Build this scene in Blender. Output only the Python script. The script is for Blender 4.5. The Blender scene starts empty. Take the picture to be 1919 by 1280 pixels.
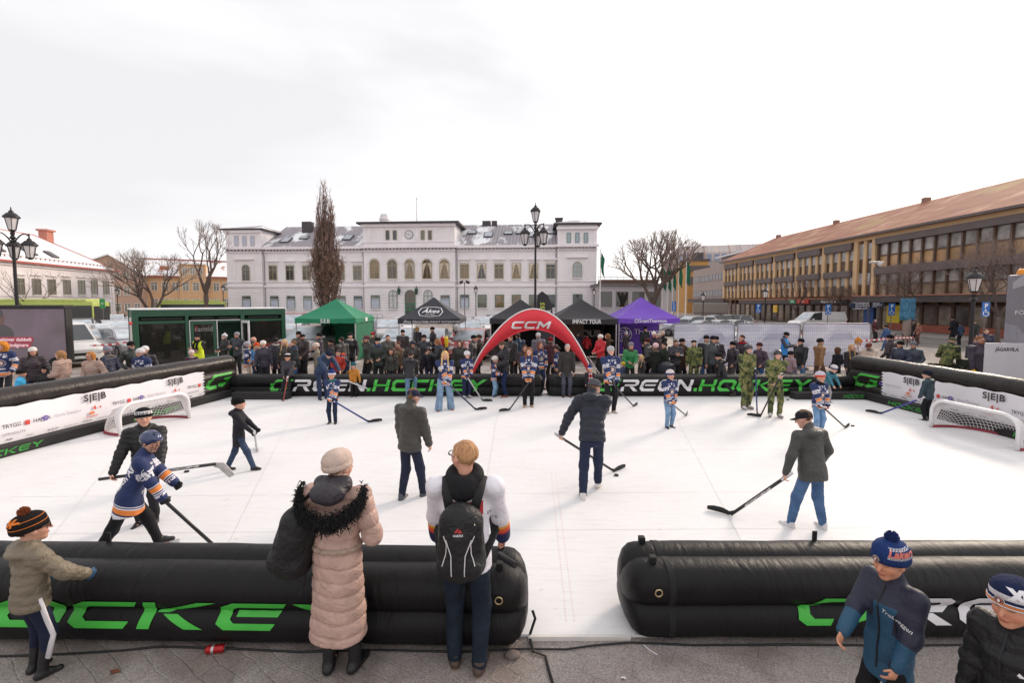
import bpy, bmesh, math, random
import numpy as np
from mathutils import Vector, Matrix, Euler
R_ = math.radians
SC = bpy.context.scene
COL = SC.collection
random.seed(7)
H, F, YP, CX = 2.95, 853.0, 618.0, 959.5        # eye height, focal length and principal point in photo pixels
PITCH = math.atan((YP - 566.0) / F)
cam = bpy.data.cameras.new('camera'); co = bpy.data.objects.new('camera', cam); COL.objects.link(co)
co.location = (0, 0, H); co.rotation_euler = (math.pi / 2 - PITCH, 0, 0)
cam.sensor_width = 36; cam.lens = F / 1919 * 36; cam.shift_y = (YP - 640) / 1919
cam.clip_start = .1; cam.clip_end = 3000
SC.camera = co
SUN_EL, SUN_AZ = 24.0, 47.0                     # degrees; azimuth to the right of the view
w = bpy.data.worlds.new('World'); SC.world = w; w.use_nodes = True
nt = w.node_tree; nt.nodes.clear(); N = nt.nodes.new; L = nt.links.new
wo = N('ShaderNodeOutputWorld'); bg = N('ShaderNodeBackground'); sky = N('ShaderNodeTexSky')
sky.sky_type = 'NISHITA'; sky.sun_disc = False; sky.sun_elevation = R_(SUN_EL); sky.sun_rotation = R_(SUN_AZ)
sky.air_density = 1; sky.dust_density = 3
tc = N('ShaderNodeTexCoord'); mp = N('ShaderNodeMapping'); mp.inputs['Scale'].default_value = (1.0, .55, 3.6)
nz = N('ShaderNodeTexNoise'); nz.inputs['Scale'].default_value = 1.1; nz.inputs['Detail'].default_value = 4; nz.inputs['Roughness'].default_value = .52
nz.inputs['Distortion'].default_value = .5
rp = N('ShaderNodeValToRGB'); rp.color_ramp.elements[0].position = .28; rp.color_ramp.elements[0].color = (5.2, 5.08, 5.16, 1)
rp.color_ramp.elements[1].position = .66; rp.color_ramp.elements[1].color = (7.2, 7.08, 7.08, 1)
mx = N('ShaderNodeMixRGB'); mx.inputs[0].default_value = .93
L(tc.outputs['Generated'], mp.inputs[0]); L(mp.outputs[0], nz.inputs['Vector']); sxx = N('ShaderNodeSeparateXYZ'); L(tc.outputs['Generated'], sxx.inputs[0]); ma = N('ShaderNodeMath'); ma.operation = 'MULTIPLY_ADD'; ma.inputs[1].default_value = .22; L(sxx.outputs[0], ma.inputs[0]); L(nz.outputs[0], ma.inputs[2]); L(ma.outputs[0], rp.inputs[0])
L(sky.outputs[0], mx.inputs[1]); L(rp.outputs[0], mx.inputs[2]); L(mx.outputs[0], bg.inputs[0]); L(bg.outputs[0], wo.inputs[0])
bg.inputs[1].default_value = .105
sl = bpy.data.lights.new('sun', 'SUN'); so = bpy.data.objects.new('sun', sl); COL.objects.link(so)
sl.energy = 1.4; sl.angle = R_(14); sl.color = (1, .84, .68)
sd = Vector((math.sin(R_(SUN_AZ)) * math.cos(R_(SUN_EL)), math.cos(R_(SUN_AZ)) * math.cos(R_(SUN_EL)), math.sin(R_(SUN_EL))))
so.rotation_euler = sd.to_track_quat('Z', 'Y').to_euler()
vs = SC.view_settings; vs.view_transform = 'Standard'; vs.look = 'None'; vs.exposure = .78; vs.gamma = 1
SC.cycles.max_bounces = 6; SC.cycles.transparent_max_bounces = 10; SC.cycles.use_denoising = True
cp, sp_ = math.cos(PITCH), math.sin(PITCH)
def ray(x, y):
 a, b = (x - CX) / F, (y - YP) / F
 return Vector((a, cp - b * sp_, -sp_ - b * cp))
def P(x, y, z=0.):
 d = ray(x, y); t = (z - H) / d.z
 return Vector((d.x * t, d.y * t, z))
def PY(x, y, Y):
 d = ray(x, y); t = Y / d.y
 return Vector((d.x * t, Y, H + d.z * t))
def PPL(x, y, p0, n):
 d = ray(x, y); o = Vector((0, 0, H)); t = (p0 - o).dot(n) / d.dot(n)
 return o + d * t
def tag(o, label, cat, group=None, kind=None):
 if label: o['label'] = label
 if cat: o['category'] = cat
 if group: o['group'] = group
 if kind: o['kind'] = kind
 return o
def empty(name, loc, rz=0., label=None, cat=None, group=None):
 o = bpy.data.objects.new(name, None); o.empty_display_size = .2; COL.objects.link(o)
 o.location = loc; o.rotation_euler = (0, 0, rz)
 return tag(o, label, cat, group)
def copy_tree(o, parent=None):
 c = o.copy(); COL.objects.link(c)
 if parent: c.parent = parent
 for ch in [k for k in o.children]: copy_tree(ch, c)
 return c
def lin(c):
 if isinstance(c, str):
  c = [int(c[i:i + 2], 16) / 255 for i in (0, 2, 4)]
  return tuple(v / 12.92 if v <= .04045 else ((v + .055) / 1.055) ** 2.4 for v in c)
 return tuple(c)
_M = {}
def mat(color, rough=.6, metal=0., var=.12, scale=3., bump=0., bscale=40., spec=.5, key=None, coat=0., stretch=None, warp=0.):
 k = (str(color), rough, metal, var, scale, bump, bscale, spec, coat, stretch, warp)
 if k in _M: return _M[k]
 m = bpy.data.materials.new(key or 'surface'); m.use_nodes = True; t = m.node_tree; b = t.nodes['Principled BSDF']
 c = lin(color)
 b.inputs['Roughness'].default_value = rough; b.inputs['Metallic'].default_value = metal
 b.inputs['Specular IOR Level'].default_value = spec
 if coat: b.inputs['Coat Weight'].default_value = coat; b.inputs['Coat Roughness'].default_value = .08
 tcn = t.nodes.new('ShaderNodeTexCoord')
 vec = tcn.outputs['Object']
 if stretch:
  mpn = t.nodes.new('ShaderNodeMapping'); mpn.inputs['Scale'].default_value = stretch; t.links.new(vec, mpn.inputs[0]); vec = mpn.outputs[0]
 if var:
  n = t.nodes.new('ShaderNodeTexNoise'); n.inputs['Scale'].default_value = scale; n.inputs['Detail'].default_value = 5
  r = t.nodes.new('ShaderNodeValToRGB'); e = r.color_ramp.elements
  e[0].position = .3; e[1].position = .72
  e[0].color = tuple(v * (1 - var) for v in c) + (1,); e[1].color = tuple(min(v * (1 + var), 1) for v in c) + (1,)
  t.links.new(vec, n.inputs['Vector']); t.links.new(n.outputs[0], r.inputs[0]); t.links.new(r.outputs[0], b.inputs['Base Color'])
 else: b.inputs['Base Color'].default_value = c + (1,)
 if bump:
  n2 = t.nodes.new('ShaderNodeTexNoise'); n2.inputs['Scale'].default_value = bscale; n2.inputs['Detail'].default_value = 4; n2.inputs['Distortion'].default_value = warp
  bp = t.nodes.new('ShaderNodeBump'); bp.inputs['Strength'].default_value = bump; bp.inputs['Distance'].default_value = .02
  t.links.new(vec, n2.inputs['Vector']); t.links.new(n2.outputs[0], bp.inputs['Height']); t.links.new(bp.outputs[0], b.inputs['Normal'])
 _M[k] = m
 return m
def glass(color='20242a', rough=.05, key='window_glass'):
 return mat(color, rough, 0, .35, .6, spec=.9, key=key)
def emit(color, s):
 k = ('emit', str(color), s)
 if k not in _M:
  m = bpy.data.materials.new('screen_light'); m.use_nodes = True; b = m.node_tree.nodes['Principled BSDF']
  b.inputs['Base Color'].default_value = (.02, .02, .02, 1); b.inputs['Emission Color'].default_value = lin(color) + (1,); b.inputs['Emission Strength'].default_value = s
  _M[k] = m
 return _M[k]
def ring_axes(d):
 d = Vector(d).normalized(); u = Vector((0, 0, 1)) if abs(d.z) < .9 else Vector((0, 1, 0))
 a = d.cross(u).normalized(); return a, d.cross(a).normalized()
class MB:
 def __init__(s): s.v = []; s.f = []; s.m = []
 def add(s, vs, fs, mi=0):
  o = len(s.v); s.v.extend([tuple(p) for p in vs]); s.f.extend([tuple(i + o for i in f) for f in fs]); s.m.extend([mi] * len(fs)); return s
 def box(s, x0, x1, y0, y1, z0, z1, mi=0, M=None):
  vs = [Vector(p) for p in ((x0, y0, z0), (x1, y0, z0), (x1, y1, z0), (x0, y1, z0), (x0, y0, z1), (x1, y0, z1), (x1, y1, z1), (x0, y1, z1))]
  if M: vs = [M @ p for p in vs]
  return s.add(vs, [(0, 3, 2, 1), (4, 5, 6, 7), (0, 1, 5, 4), (1, 2, 6, 5), (2, 3, 7, 6), (3, 0, 4, 7)], mi)
 def rbox(s, x0, x1, y0, y1, z0, z1, b=.02, mi=0, M=None):     # box with chamfered edges
  bm = bmesh.new(); bmesh.ops.create_cube(bm, size=1)
  for v in bm.verts: v.co = Vector(((x0 + x1) / 2 + v.co.x * (x1 - x0), (y0 + y1) / 2 + v.co.y * (y1 - y0), (z0 + z1) / 2 + v.co.z * (z1 - z0)))
  bmesh.ops.bevel(bm, geom=bm.edges[:], offset=b, segments=2, affect='EDGES', profile=.6)
  bm.verts.index_update()
  vs = [M @ v.co if M else v.co.copy() for v in bm.verts]
  s.add(vs, [[v.index for v in f.verts] for f in bm.faces], mi); bm.free(); return s
 def tube(s, pts, rad, n=8, mi=0, caps=True, flat=None):
  pts = [Vector(p) for p in pts]; k = len(pts)
  if not hasattr(rad, '__len__'): rad = [rad] * k
  vs = []; a0 = None
  for i, p in enumerate(pts):
   d = (pts[min(i + 1, k - 1)] - pts[max(i - 1, 0)])
   if d.length < 1e-9: d = Vector((0, 0, 1))
   d.normalize()
   if a0 is None: a, b = ring_axes(d)
   else:
    a = (a0 - d * a0.dot(d))
    a = a.normalized() if a.length > 1e-6 else ring_axes(d)[0]
    b = d.cross(a)
   a0 = a
   for j in range(n):
    t = 2 * math.pi * j / n; vs.append(p + (a * math.cos(t) + b * math.sin(t) * (flat or 1)) * rad[i])
  fs = [(i * n + j, i * n + (j + 1) % n, (i + 1) * n + (j + 1) % n, (i + 1) * n + j) for i in range(k - 1) for j in range(n)]
  if caps: fs += [tuple(range(n - 1, -1, -1)), tuple(range((k - 1) * n, k * n))]
  return s.add(vs, fs, mi)
 def lathe(s, prof, n=16, mi=0, M=None, sx=1., sy=1.):
  vs = []; k = len(prof)
  for r, z in prof:
   for j in range(n):
    t = 2 * math.pi * j / n; p = Vector((r * math.cos(t) * sx, r * math.sin(t) * sy, z)); vs.append(M @ p if M else p)
  fs = [(i * n + j, i * n + (j + 1) % n, (i + 1) * n + (j + 1) % n, (i + 1) * n + j) for i in range(k - 1) for j in range(n)]
  fs += [tuple(range(n - 1, -1, -1)), tuple(range((k - 1) * n, k * n))]
  return s.add(vs, fs, mi)
 def ball(s, c, r, n=12, mi=0, M=None):
  if not hasattr(r, '__len__'): r = (r, r, r)
  vs = []; fs = []; k = max(n // 2, 4); c = Vector(c)
  for i in range(k + 1):
   th = math.pi * i / k
   for j in range(n):
    t = 2 * math.pi * j / n
    p = Vector((r[0] * math.sin(th) * math.cos(t), r[1] * math.sin(th) * math.sin(t), r[2] * math.cos(th))) + c
    vs.append(M @ p if M else p)
  for i in range(k):
   for j in range(n): fs.append((i * n + j, (i + 1) * n + j, (i + 1) * n + (j + 1) % n, i * n + (j + 1) % n))
  return s.add(vs, fs, mi)
 def quad(s, a, b, c, d, mi=0): return s.add([a, b, c, d], [(0, 1, 2, 3)], mi)
 def prism(s, poly, d, mi=0, side=None):      # planar polygon (list of 3-D points) pushed by vector d
  n = len(poly); d = Vector(d); a = [Vector(p) for p in poly]
  vs = a + [p + d for p in a]
  s.add(vs, [tuple(range(n - 1, -1, -1)), tuple(range(n, 2 * n))], mi)
  return s.add(vs, [(i, (i + 1) % n, n + (i + 1) % n, n + i) for i in range(n)], mi if side is None else side)
 def build(s, name, mats, parent=None, smooth=False, loc=None, auto=None, weld=False, fixn=True):
  me = bpy.data.meshes.new(name); me.from_pydata(s.v, [], s.f); me.update()
  if weld or fixn:
   bm = bmesh.new(); bm.from_mesh(me)
   for f, mi in zip(bm.faces, s.m): f.material_index = mi
   if weld: bmesh.ops.remove_doubles(bm, verts=bm.verts, dist=1e-5)
   bmesh.ops.recalc_face_normals(bm, faces=bm.faces)
   bm.to_mesh(me); bm.free()
  else: me.polygons.foreach_set('material_index', s.m)
  for m in (mats if isinstance(mats, (list, tuple)) else [mats]): me.materials.append(m)
  if smooth: me.polygons.foreach_set('use_smooth', [True] * len(me.polygons))
  if smooth and auto: me.set_sharp_from_angle(angle=R_(auto))
  o = bpy.data.objects.new(name, me); COL.objects.link(o)
  if parent: o.parent = parent
  if loc is not None: o.location = loc
  return o
TMP = bpy.data.scenes.new('lettering_workshop'); _TX = {}
def text_tris(txt, size, bold=0., shear=0., align='CENTER', spacing=1.):
 k = (txt, bold / size, shear, align, spacing)
 if k not in _TX:
  c = bpy.data.curves.new('t', 'FONT'); c.body = txt; c.size = 1.; c.offset = bold / size; c.shear = shear; c.align_x = align; c.align_y = 'CENTER'
  c.resolution_u = 3; c.space_character = spacing
  o = bpy.data.objects.new('t', c); TMP.collection.objects.link(o); vl = TMP.view_layers[0]; vl.update()
  me = bpy.data.meshes.new_from_object(o.evaluated_get(vl.depsgraph))
  _TX[k] = ([v.co.copy() for v in me.vertices], [tuple(p.vertices) for p in me.polygons])
  bpy.data.objects.remove(o); bpy.data.curves.remove(c); bpy.data.meshes.remove(me)
 return [v * size for v in _TX[k][0]], _TX[k][1]
def text_on(mb, txt, size, O, U, V, mi=0, bold=0., shear=0., align='CENTER', sx=1., spacing=1.):
 """flat lettering lying in the plane O + u*U + v*V"""
 vs, fs = text_tris(txt, size, bold, shear, align, spacing); O, U, V = Vector(O), Vector(U), Vector(V)
 return mb.add([O + U * (v.x * sx) + V * v.y for v in vs], fs, mi)
def node_mat(name):
 m = bpy.data.materials.new(name); m.use_nodes = True; return m, m.node_tree, m.node_tree.nodes['Principled BSDF']
def nd(t, typ, **kw):
 n = t.nodes.new(typ)
 for k, v in kw.items():
  if k.startswith('i_'): n.inputs[k[2:].replace('_', ' ')].default_value = v
  else: setattr(n, k, v)
 return n
def ramp(t, src, stops, interp='LINEAR'):
 r = t.nodes.new('ShaderNodeValToRGB'); r.color_ramp.interpolation = interp; e = r.color_ramp.elements
 while len(e) < len(stops): e.new(.5)
 for q, (p, c) in zip(e, stops): q.position = p; q.color = tuple(c)[:3] + (1,)
 t.links.new(src, r.inputs[0]); return r.outputs[0]
def mixc(t, fac, a, b):
 m = t.nodes.new('ShaderNodeMixRGB')
 for s, i in ((fac, 0), (a, 1), (b, 2)):
  if isinstance(s, (int, float)): m.inputs[i].default_value = s
  elif isinstance(s, tuple): m.inputs[i].default_value = s[:3] + (1,)
  else: t.links.new(s, m.inputs[i])
 return m.outputs[0]
def bumpn(t, b, src, st=.4, dist=.02):
 n = t.nodes.new('ShaderNodeBump'); n.inputs['Strength'].default_value = st; n.inputs['Distance'].default_value = dist
 t.links.new(src, n.inputs['Height']); t.links.new(n.outputs[0], b.inputs['Normal'])
gm, t, b = node_mat('gravel_square'); tcn = nd(t, 'ShaderNodeTexCoord'); ob = tcn.outputs['Object']
n1 = nd(t, 'ShaderNodeTexNoise', i_Scale=.35, i_Detail=8.); n2 = nd(t, 'ShaderNodeTexNoise', i_Scale=30., i_Detail=3.)
n3 = nd(t, 'ShaderNodeTexNoise', i_Scale=1.3, i_Detail=7., i_Distortion=1.)
for n in (n1, n2, n3): t.links.new(ob, n.inputs['Vector'])
c1 = ramp(t, n1.outputs[0], [(.3, (.33, .265, .225)), (.7, (.47, .395, .345))]); c2 = ramp(t, n2.outputs[0], [(.35, (.6, .6, .6)), (.65, (1.1, 1.1, 1.1))])
mm = nd(t, 'ShaderNodeMixRGB', blend_type='MULTIPLY'); mm.inputs[0].default_value = .8; t.links.new(c1, mm.inputs[1]); t.links.new(c2, mm.inputs[2])
sn = ramp(t, n3.outputs[0], [(.56, (0, 0, 0)), (.66, (.75, .75, .75))])
t.links.new(mixc(t, sn, mm.outputs[0], (.62, .6, .6)), b.inputs['Base Color']); b.inputs['Roughness'].default_value = .9; bumpn(t, b, n2.outputs[0], .5)
g = MB(); g.quad((-500, -60, 0), (500, -60, 0), (500, 900, 0), (-500, 900, 0)); tag(g.build('square_ground', gm, fixn=False), None, None, kind='structure')
pm, t, b = node_mat('sett_paving'); tcn = nd(t, 'ShaderNodeTexCoord'); mpn = nd(t, 'ShaderNodeMapping'); mpn.inputs['Rotation'].default_value = (0, 0, R_(32)); t.links.new(tcn.outputs['Object'], mpn.inputs[0])
n0 = nd(t, 'ShaderNodeTexNoise', i_Scale=2.2, i_Detail=3.); t.links.new(tcn.outputs['Object'], n0.inputs['Vector'])
wv = nd(t, 'ShaderNodeVectorMath', operation='MULTIPLY_ADD'); wv.inputs[1].default_value = (.12, .12, 0); t.links.new(n0.outputs['Color'], wv.inputs[0]); t.links.new(mpn.outputs[0], wv.inputs[2])
br = nd(t, 'ShaderNodeTexBrick', i_Scale=1., i_Mortar_Size=.007, i_Brick_Width=.24, i_Row_Height=.15, i_Mortar_Smooth=.6)
br.inputs['Color1'].default_value = (.8, .8, .8, 1); br.inputs['Color2'].default_value = (1.05, 1, .97, 1); br.inputs['Mortar'].default_value = (.4, .38, .36, 1); t.links.new(wv.outputs[0], br.inputs['Vector'])
n2 = nd(t, 'ShaderNodeTexNoise', i_Scale=95., i_Detail=4., i_Roughness=.7); n3 = nd(t, 'ShaderNodeTexNoise', i_Scale=1.5, i_Detail=6., i_Distortion=.8); n4 = nd(t, 'ShaderNodeTexVoronoi', i_Scale=120.)
for n in (n2, n3, n4): t.links.new(tcn.outputs['Object'], n.inputs['Vector'])
gr = ramp(t, n2.outputs[0], [(.32, (.13, .11, .105)), (.58, (.385, .335, .31)), (.75, (.52, .47, .45))])
st_ = mixc(t, .55, (.13, .095, .08), gr)
mm = nd(t, 'ShaderNodeMixRGB', blend_type='MULTIPLY'); mm.inputs[0].default_value = .55; t.links.new(st_, mm.inputs[1]); t.links.new(br.outputs[0], mm.inputs[2])
cov = ramp(t, n3.outputs[0], [(.36, (.15, .15, .15)), (.54, (1, 1, 1))])
t.links.new(mixc(t, cov, mm.outputs[0], gr), b.inputs['Base Color']); t.links.new(ramp(t, n3.outputs[0], [(.4, (.35, .35, .35)), (.6, (.85, .85, .85))]), b.inputs['Roughness'])
ad = nd(t, 'ShaderNodeMath', operation='MULTIPLY_ADD'); ad.inputs[1].default_value = .5; t.links.new(n2.outputs[0], ad.inputs[0]); t.links.new(br.outputs['Color'], ad.inputs[2]); bumpn(t, b, ad.outputs[0], .55, .015)
g = MB(); g.quad((-16, -8, .004), (16, -8, .004), (16, 4.35, .004), (-16, 4.5, .004)); tag(g.build('pavement', pm, fixn=False), None, None, kind='structure')
im, t, b = node_mat('rink_sheet'); tcn = nd(t, 'ShaderNodeTexCoord'); ob = tcn.outputs['Object']
n1 = nd(t, 'ShaderNodeTexNoise', i_Scale=.7, i_Detail=8., i_Roughness=.65); mpn = nd(t, 'ShaderNodeMapping'); mpn.inputs['Scale'].default_value = (1., 7., 1.); mpn.inputs['Rotation'].default_value = (0, 0, .5); t.links.new(ob, mpn.inputs[0])
n2 = nd(t, 'ShaderNodeTexNoise', i_Scale=2.5, i_Detail=10., i_Roughness=.7); n3 = nd(t, 'ShaderNodeTexNoise', i_Scale=14., i_Detail=6.)
t.links.new(ob, n1.inputs['Vector']); t.links.new(mpn.outputs[0], n2.inputs['Vector']); t.links.new(ob, n3.inputs['Vector'])
c1 = ramp(t, n1.outputs[0], [(.3, (.72, .70, .705)), (.55, (.75, .737, .742)), (.8, (.77, .76, .768))]); c2 = ramp(t, n2.outputs[0], [(.3, (.90, .89, .89)), (.5, (1, 1, 1))]); c3 = ramp(t, n3.outputs[0], [(.26, (.7, .66, .64)), (.32, (1, 1, 1))])
mm = nd(t, 'ShaderNodeMixRGB', blend_type='MULTIPLY'); mm.inputs[0].default_value = 1; t.links.new(c1, mm.inputs[1]); t.links.new(c2, mm.inputs[2])
m3 = nd(t, 'ShaderNodeMixRGB', blend_type='MULTIPLY'); m3.inputs[0].default_value = .5; t.links.new(mm.outputs[0], m3.inputs[1]); t.links.new(c3, m3.inputs[2])
t.links.new(m3.outputs[0], b.inputs['Base Color']); b.inputs['Roughness'].default_value = .6; b.inputs['Specular IOR Level'].default_value = .2
RINK = [Vector((-10.9, 3.98, 0)), P(1175, 1197), Vector((11.7, 3.98, 0)), Vector((11.7, 14.9, 0)), Vector((-9.4, 14.9, 0)), Vector((-10.9, 4.2, 0))]
g = MB(); g.prism([(p.x, p.y, .006) for p in RINK], (0, 0, .022)); rink = tag(g.build('rink_floor', im), None, None, kind='structure')
sm = MB()                                         # seams between the sheets and faint red dotted line
def strip(mb, a, b_, wd, z, mi=0):
 a, b_ = Vector(a), Vector(b_); d = (b_ - a).normalized(); nn = Vector((-d.y, d.x, 0)) * wd / 2
 mb.quad((a + nn).to_tuple()[:2] + (z,), (a - nn).to_tuple()[:2] + (z,), (b_ - nn).to_tuple()[:2] + (z,), (b_ + nn).to_tuple()[:2] + (z,), mi)
strip(sm, P(930, 790), P(912, 905), .012, .032, 0); strip(sm, P(945, 750), P(930, 790), .012, .032, 0)
for x0, x1 in ((300, 90), (560, 430), (1250, 1390), (1520, 1830)): strip(sm, P(x0, 752), P(x1, 1020), .006, .032, 0)
for y0 in (805, 850, 930, 1000): strip(sm, P(20, y0 + 5), P(1900, y0 - 8), .006, .032, 0)
a_, b2 = P(1033, 890), P(1062, 1175)
for dx in (0, .075):
 for i in range(70):
  u = a_.lerp(b2, i / 70) + Vector((dx, 0, 0)); v = a_.lerp(b2, (i + .4) / 70) + Vector((dx, 0, 0)); strip(sm, u, v, .006, .032, 1)
o = sm.build('rink_line', [mat('d8d2d2', .6), mat('e8b8b4', .6)], fixn=False); tag(o, None, None, kind='structure')
am = mat('77706c', .85, var=.2, scale=2., bump=.3, bscale=60.)
g = MB(); g.quad((27, 22, .004), (33.5, 22, .004), (33.5, 120, .004), (27, 120, .004)); tag(g.build('street', am, fixn=False), None, None, kind='structure')
g = MB(); g.box(33.5, 39.4, 20, 110, 0, .12); tag(g.build('pavement_strip', mat('8f8682', .85, var=.2, scale=1.5, bump=.3)), None, None, kind='structure')
g = MB(); g.box(-70, 40, 66, 69, 0, .1); tag(g.build('footpath', mat('a09691', .85, var=.2)), None, None, kind='structure')
def plane_frame(a, b_):                            # facade plane through two ground points: origin, U along, N towards camera
 U = (b_ - a); U.z = 0; U.normalize(); Nn = Vector((U.y, -U.x, 0)); return a, U, Nn
class Facade:
 """maps photo pixels on the facade plane to local (x along, y out of the wall, z up) of an Empty"""
 def __init__(s, a, b_, name, label, cat='building', group=None):
  s.o, s.U, s.N = plane_frame(a, b_); s.root = empty(name, a, math.atan2(s.U.y, s.U.x), label, cat, group)
 def loc(s, x, y):
  p = PPL(x, y, s.o, s.N); d = p - s.o; return d.dot(s.U), p.z
def window(root, x, z0, z1, w, y=0., depth=.18, fm=None, gm_=None, arch=False, bars=(1, 1), fw=.09, name='window', sill=None, curtain=None, blind=None, lamp=None):
 """a window set in front of wall plane y (outside is -y): casing with reveal, panes behind it"""
 mb = MB(); y0 = y - .05
 n = 9
 def outline(ww, lo, hi):
  if not arch: return [(x - ww, lo), (x + ww, lo), (x + ww, hi), (x - ww, hi)]
  r = ww; return [(x - ww, lo), (x + ww, lo)] + [(x + r * math.cos(math.pi * i / n), hi - r + r * math.sin(math.pi * i / n)) for i in range(n + 1)]
 A = outline(w / 2, z0, z1); B = outline(w / 2 - fw, z0 + fw, z1 - fw); k = len(A)
 vs = [(p[0], y0, p[1]) for p in A] + [(p[0], y0, p[1]) for p in B] + [(p[0], y + .0, p[1]) for p in A] + [(p[0], y - .012, p[1]) for p in B]
 fs = []
 for i in range(k):
  j = (i + 1) % k; fs += [(i, j, k + j, k + i), (i, i + 2 * k, j + 2 * k, j), (k + i, k + j, 3 * k + j, 3 * k + i)]
 mb.add(vs, fs)
 nx, nz = bars; hi = z1 - fw - (.35 * w if arch else 0)
 for i in range(1, nx + 1):
  bx = x - w / 2 + w * i / (nx + 1); mb.box(bx - .035, bx + .035, y - .042, y - .012, z0 + fw, z1 - fw)
 for i in range(1, nz + 1):
  bz = z0 + (z1 - z0) * (.68 if nz == 1 else i / (nz + 1)); mb.box(x - w / 2 + fw, x + w / 2 - fw, y - .038, y - .012, bz - .04, bz + .04)
 o = mb.build(name, fm, root)
 pb = MB(); pb.add([(p[0], y - .01, p[1]) for p in B], [tuple(range(k))])
 mats = [gm_]
 if curtain:
  for sgn in (-1, 1):
   xa, xb = x + sgn * (w / 2 - fw), x + sgn * .06 * w
   pb.add([(xa, y - .011, z1 - fw - (.4 * w if arch else 0)), (xb, y - .011, z1 - fw - (.3 * w if arch else 0)), (x + sgn * .3 * w, y - .011, z0 + (z1 - z0) * .45), (xa, y - .011, z0 + fw)], [(0, 1, 2, 3)], 1)
  mats.append(curtain)
 if blind:
  pb.add([(x - w / 2 + fw, y - .0115, z0 + fw), (x + w / 2 - fw, y - .0115, z0 + fw), (x + w / 2 - fw, y - .0115, z1 - .24 * (z1 - z0)), (x - w / 2 + fw, y - .0115, z1 - .24 * (z1 - z0))], [(0, 1, 2, 3)], 1); mats.append(blind)
 pb.build('pane', mats, o)
 if sill:
  sb = MB(); sb.box(x - w / 2 - .1, x + w / 2 + .1, y - .16, y - .004, z0 - .14, z0 - .003); sb.build('sill', sill, o)
 return o
WALL = mat('e8e3e5', .85, var=.06, scale=.5, bump=.1, bscale=12.); TRIM = mat('eae3e7', .8, var=.05, scale=.7); TRIMD = mat('b9b0b6', .8, var=.1)
ROOFD = None
def snow_roof(name, base, cover=(.50, .58), scale=.35, stripe=.6):
 m, t, b = node_mat(name); tcn = nd(t, 'ShaderNodeTexCoord'); mpn = nd(t, 'ShaderNodeMapping'); mpn.inputs['Scale'].default_value = (1, .45, .7); mpn.inputs['Rotation'].default_value = (0, 0, .35); t.links.new(tcn.outputs['Object'], mpn.inputs[0])
 n1 = nd(t, 'ShaderNodeTexNoise', i_Scale=scale, i_Detail=8., i_Roughness=.6); t.links.new(mpn.outputs[0], n1.inputs['Vector'])
 wv = nd(t, 'ShaderNodeTexWave', i_Scale=stripe, bands_direction='X'); t.links.new(tcn.outputs['Object'], wv.inputs['Vector'])
 c = lin(base); bc = ramp(t, wv.outputs['Fac'], [(.0, tuple(v * .6 for v in c)), (.12, c), (.9, tuple(v * 1.15 for v in c))])
 f = ramp(t, n1.outputs[0], [(cover[0], (0, 0, 0)), (cover[1], (1, 1, 1))])
 t.links.new(mixc(t, f, bc, (.8, .8, .82)), b.inputs['Base Color']); b.inputs['Roughness'].default_value = .6; bumpn(t, b, f, .6, .05); return m
a, b_ = PY(423, 590, 75.5), PY(1119, 590, 71.5); a.z = b_.z = 0
hf = Facade(a, b_, 'hotel_building', 'long white two-storey hotel with clock, corner towers and patchy snow on its grey roof')
hr = hf.root; LX = lambda x: hf.loc(x, 500)[0]; LZ = lambda y, x=770: hf.loc(x, y)[1]
xT0, xT1, xC0, xC1, xR0, xR1 = LX(425), LX(491), LX(683), LX(853), LX(1045), LX(1118)
ZC = LZ(462); ZB = LZ(533.5); ZT = LZ(424); ZA = LZ(416)
mb = MB(); D_ = 15
mb.box(xT0, xT1, 0, D_, 0, ZT - .3); mb.box(xT1, xC0, .35, D_, 0, ZC); mb.box(xC0, xC1, -.3, D_, 0, ZA - .3); mb.box(xC1, xR0, .35, D_, 0, ZC); mb.box(xR0, xR1, 0, D_, 0, ZT)
mb.build('wall', WALL, hr)
tr = MB(); dn = MB()
secs = [(xT0, xT1, 0.), (xT1 + .01, xC0 - .01, .35), (xC0, xC1, -.3), (xC1 + .01, xR0 - .01, .35), (xR0, xR1, 0.)]
for x0, x1, y in secs:
 e = .25 if y < .3 else 0
 tr.box(x0 - e, x1 + e, y - .55, y - .003, ZC - .28, ZC + .12); tr.box(x0 - e * .5, x1 + e * .5, y - .3, y - .003, ZC - .75, ZC - .6)
 tr.box(x0 - e * .3, x1 + e * .3, y - .22, y - .003, ZB - .35, ZB - .1); tr.box(x0 - e * .3, x1 + e * .3, y - .14, y - .003, LZ(527) - .12, LZ(527) + .04)
 tr.box(x0, x1, y - .12, y - .003, 0, .9)
 k = int((x1 - x0) / .55)
 for i in range(k):
  xx = x0 + (i + .5) * (x1 - x0) / k; dn.box(xx - .13, xx + .13, y - .42, y - .002, ZC - .58, ZC - .285)
for x0, x1, y in (secs[0], secs[4]):
 for xx in (x0 + .25, x1 - .25): tr.box(xx - .24, xx + .24, y - .07, y - .003, ZC + .15, ZT - .75)
 tr.box(x0 - .2, x1 + .2, y - .4, y - .003, ZT - .75, ZT - .35)
 xm = (x0 + x1) / 2; tr.box(xm - 1.7, xm + 1.7, y - .35, y - .003, LZ(485), LZ(485) + .2)
 for sx in (-1, 1): tr.box(xm + sx * 1.55 - .15, xm + sx * 1.55 + .15, y - .08, y - .003, LZ(524), LZ(486))
tr.box(xC0 - .2, xC1 + .2, -.75, -.303, ZA - .75, ZA - .35); tr.box(xC0 - .06, xC1 + .06, -.48, -.303, LZ(452) - .2, LZ(452))
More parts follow.
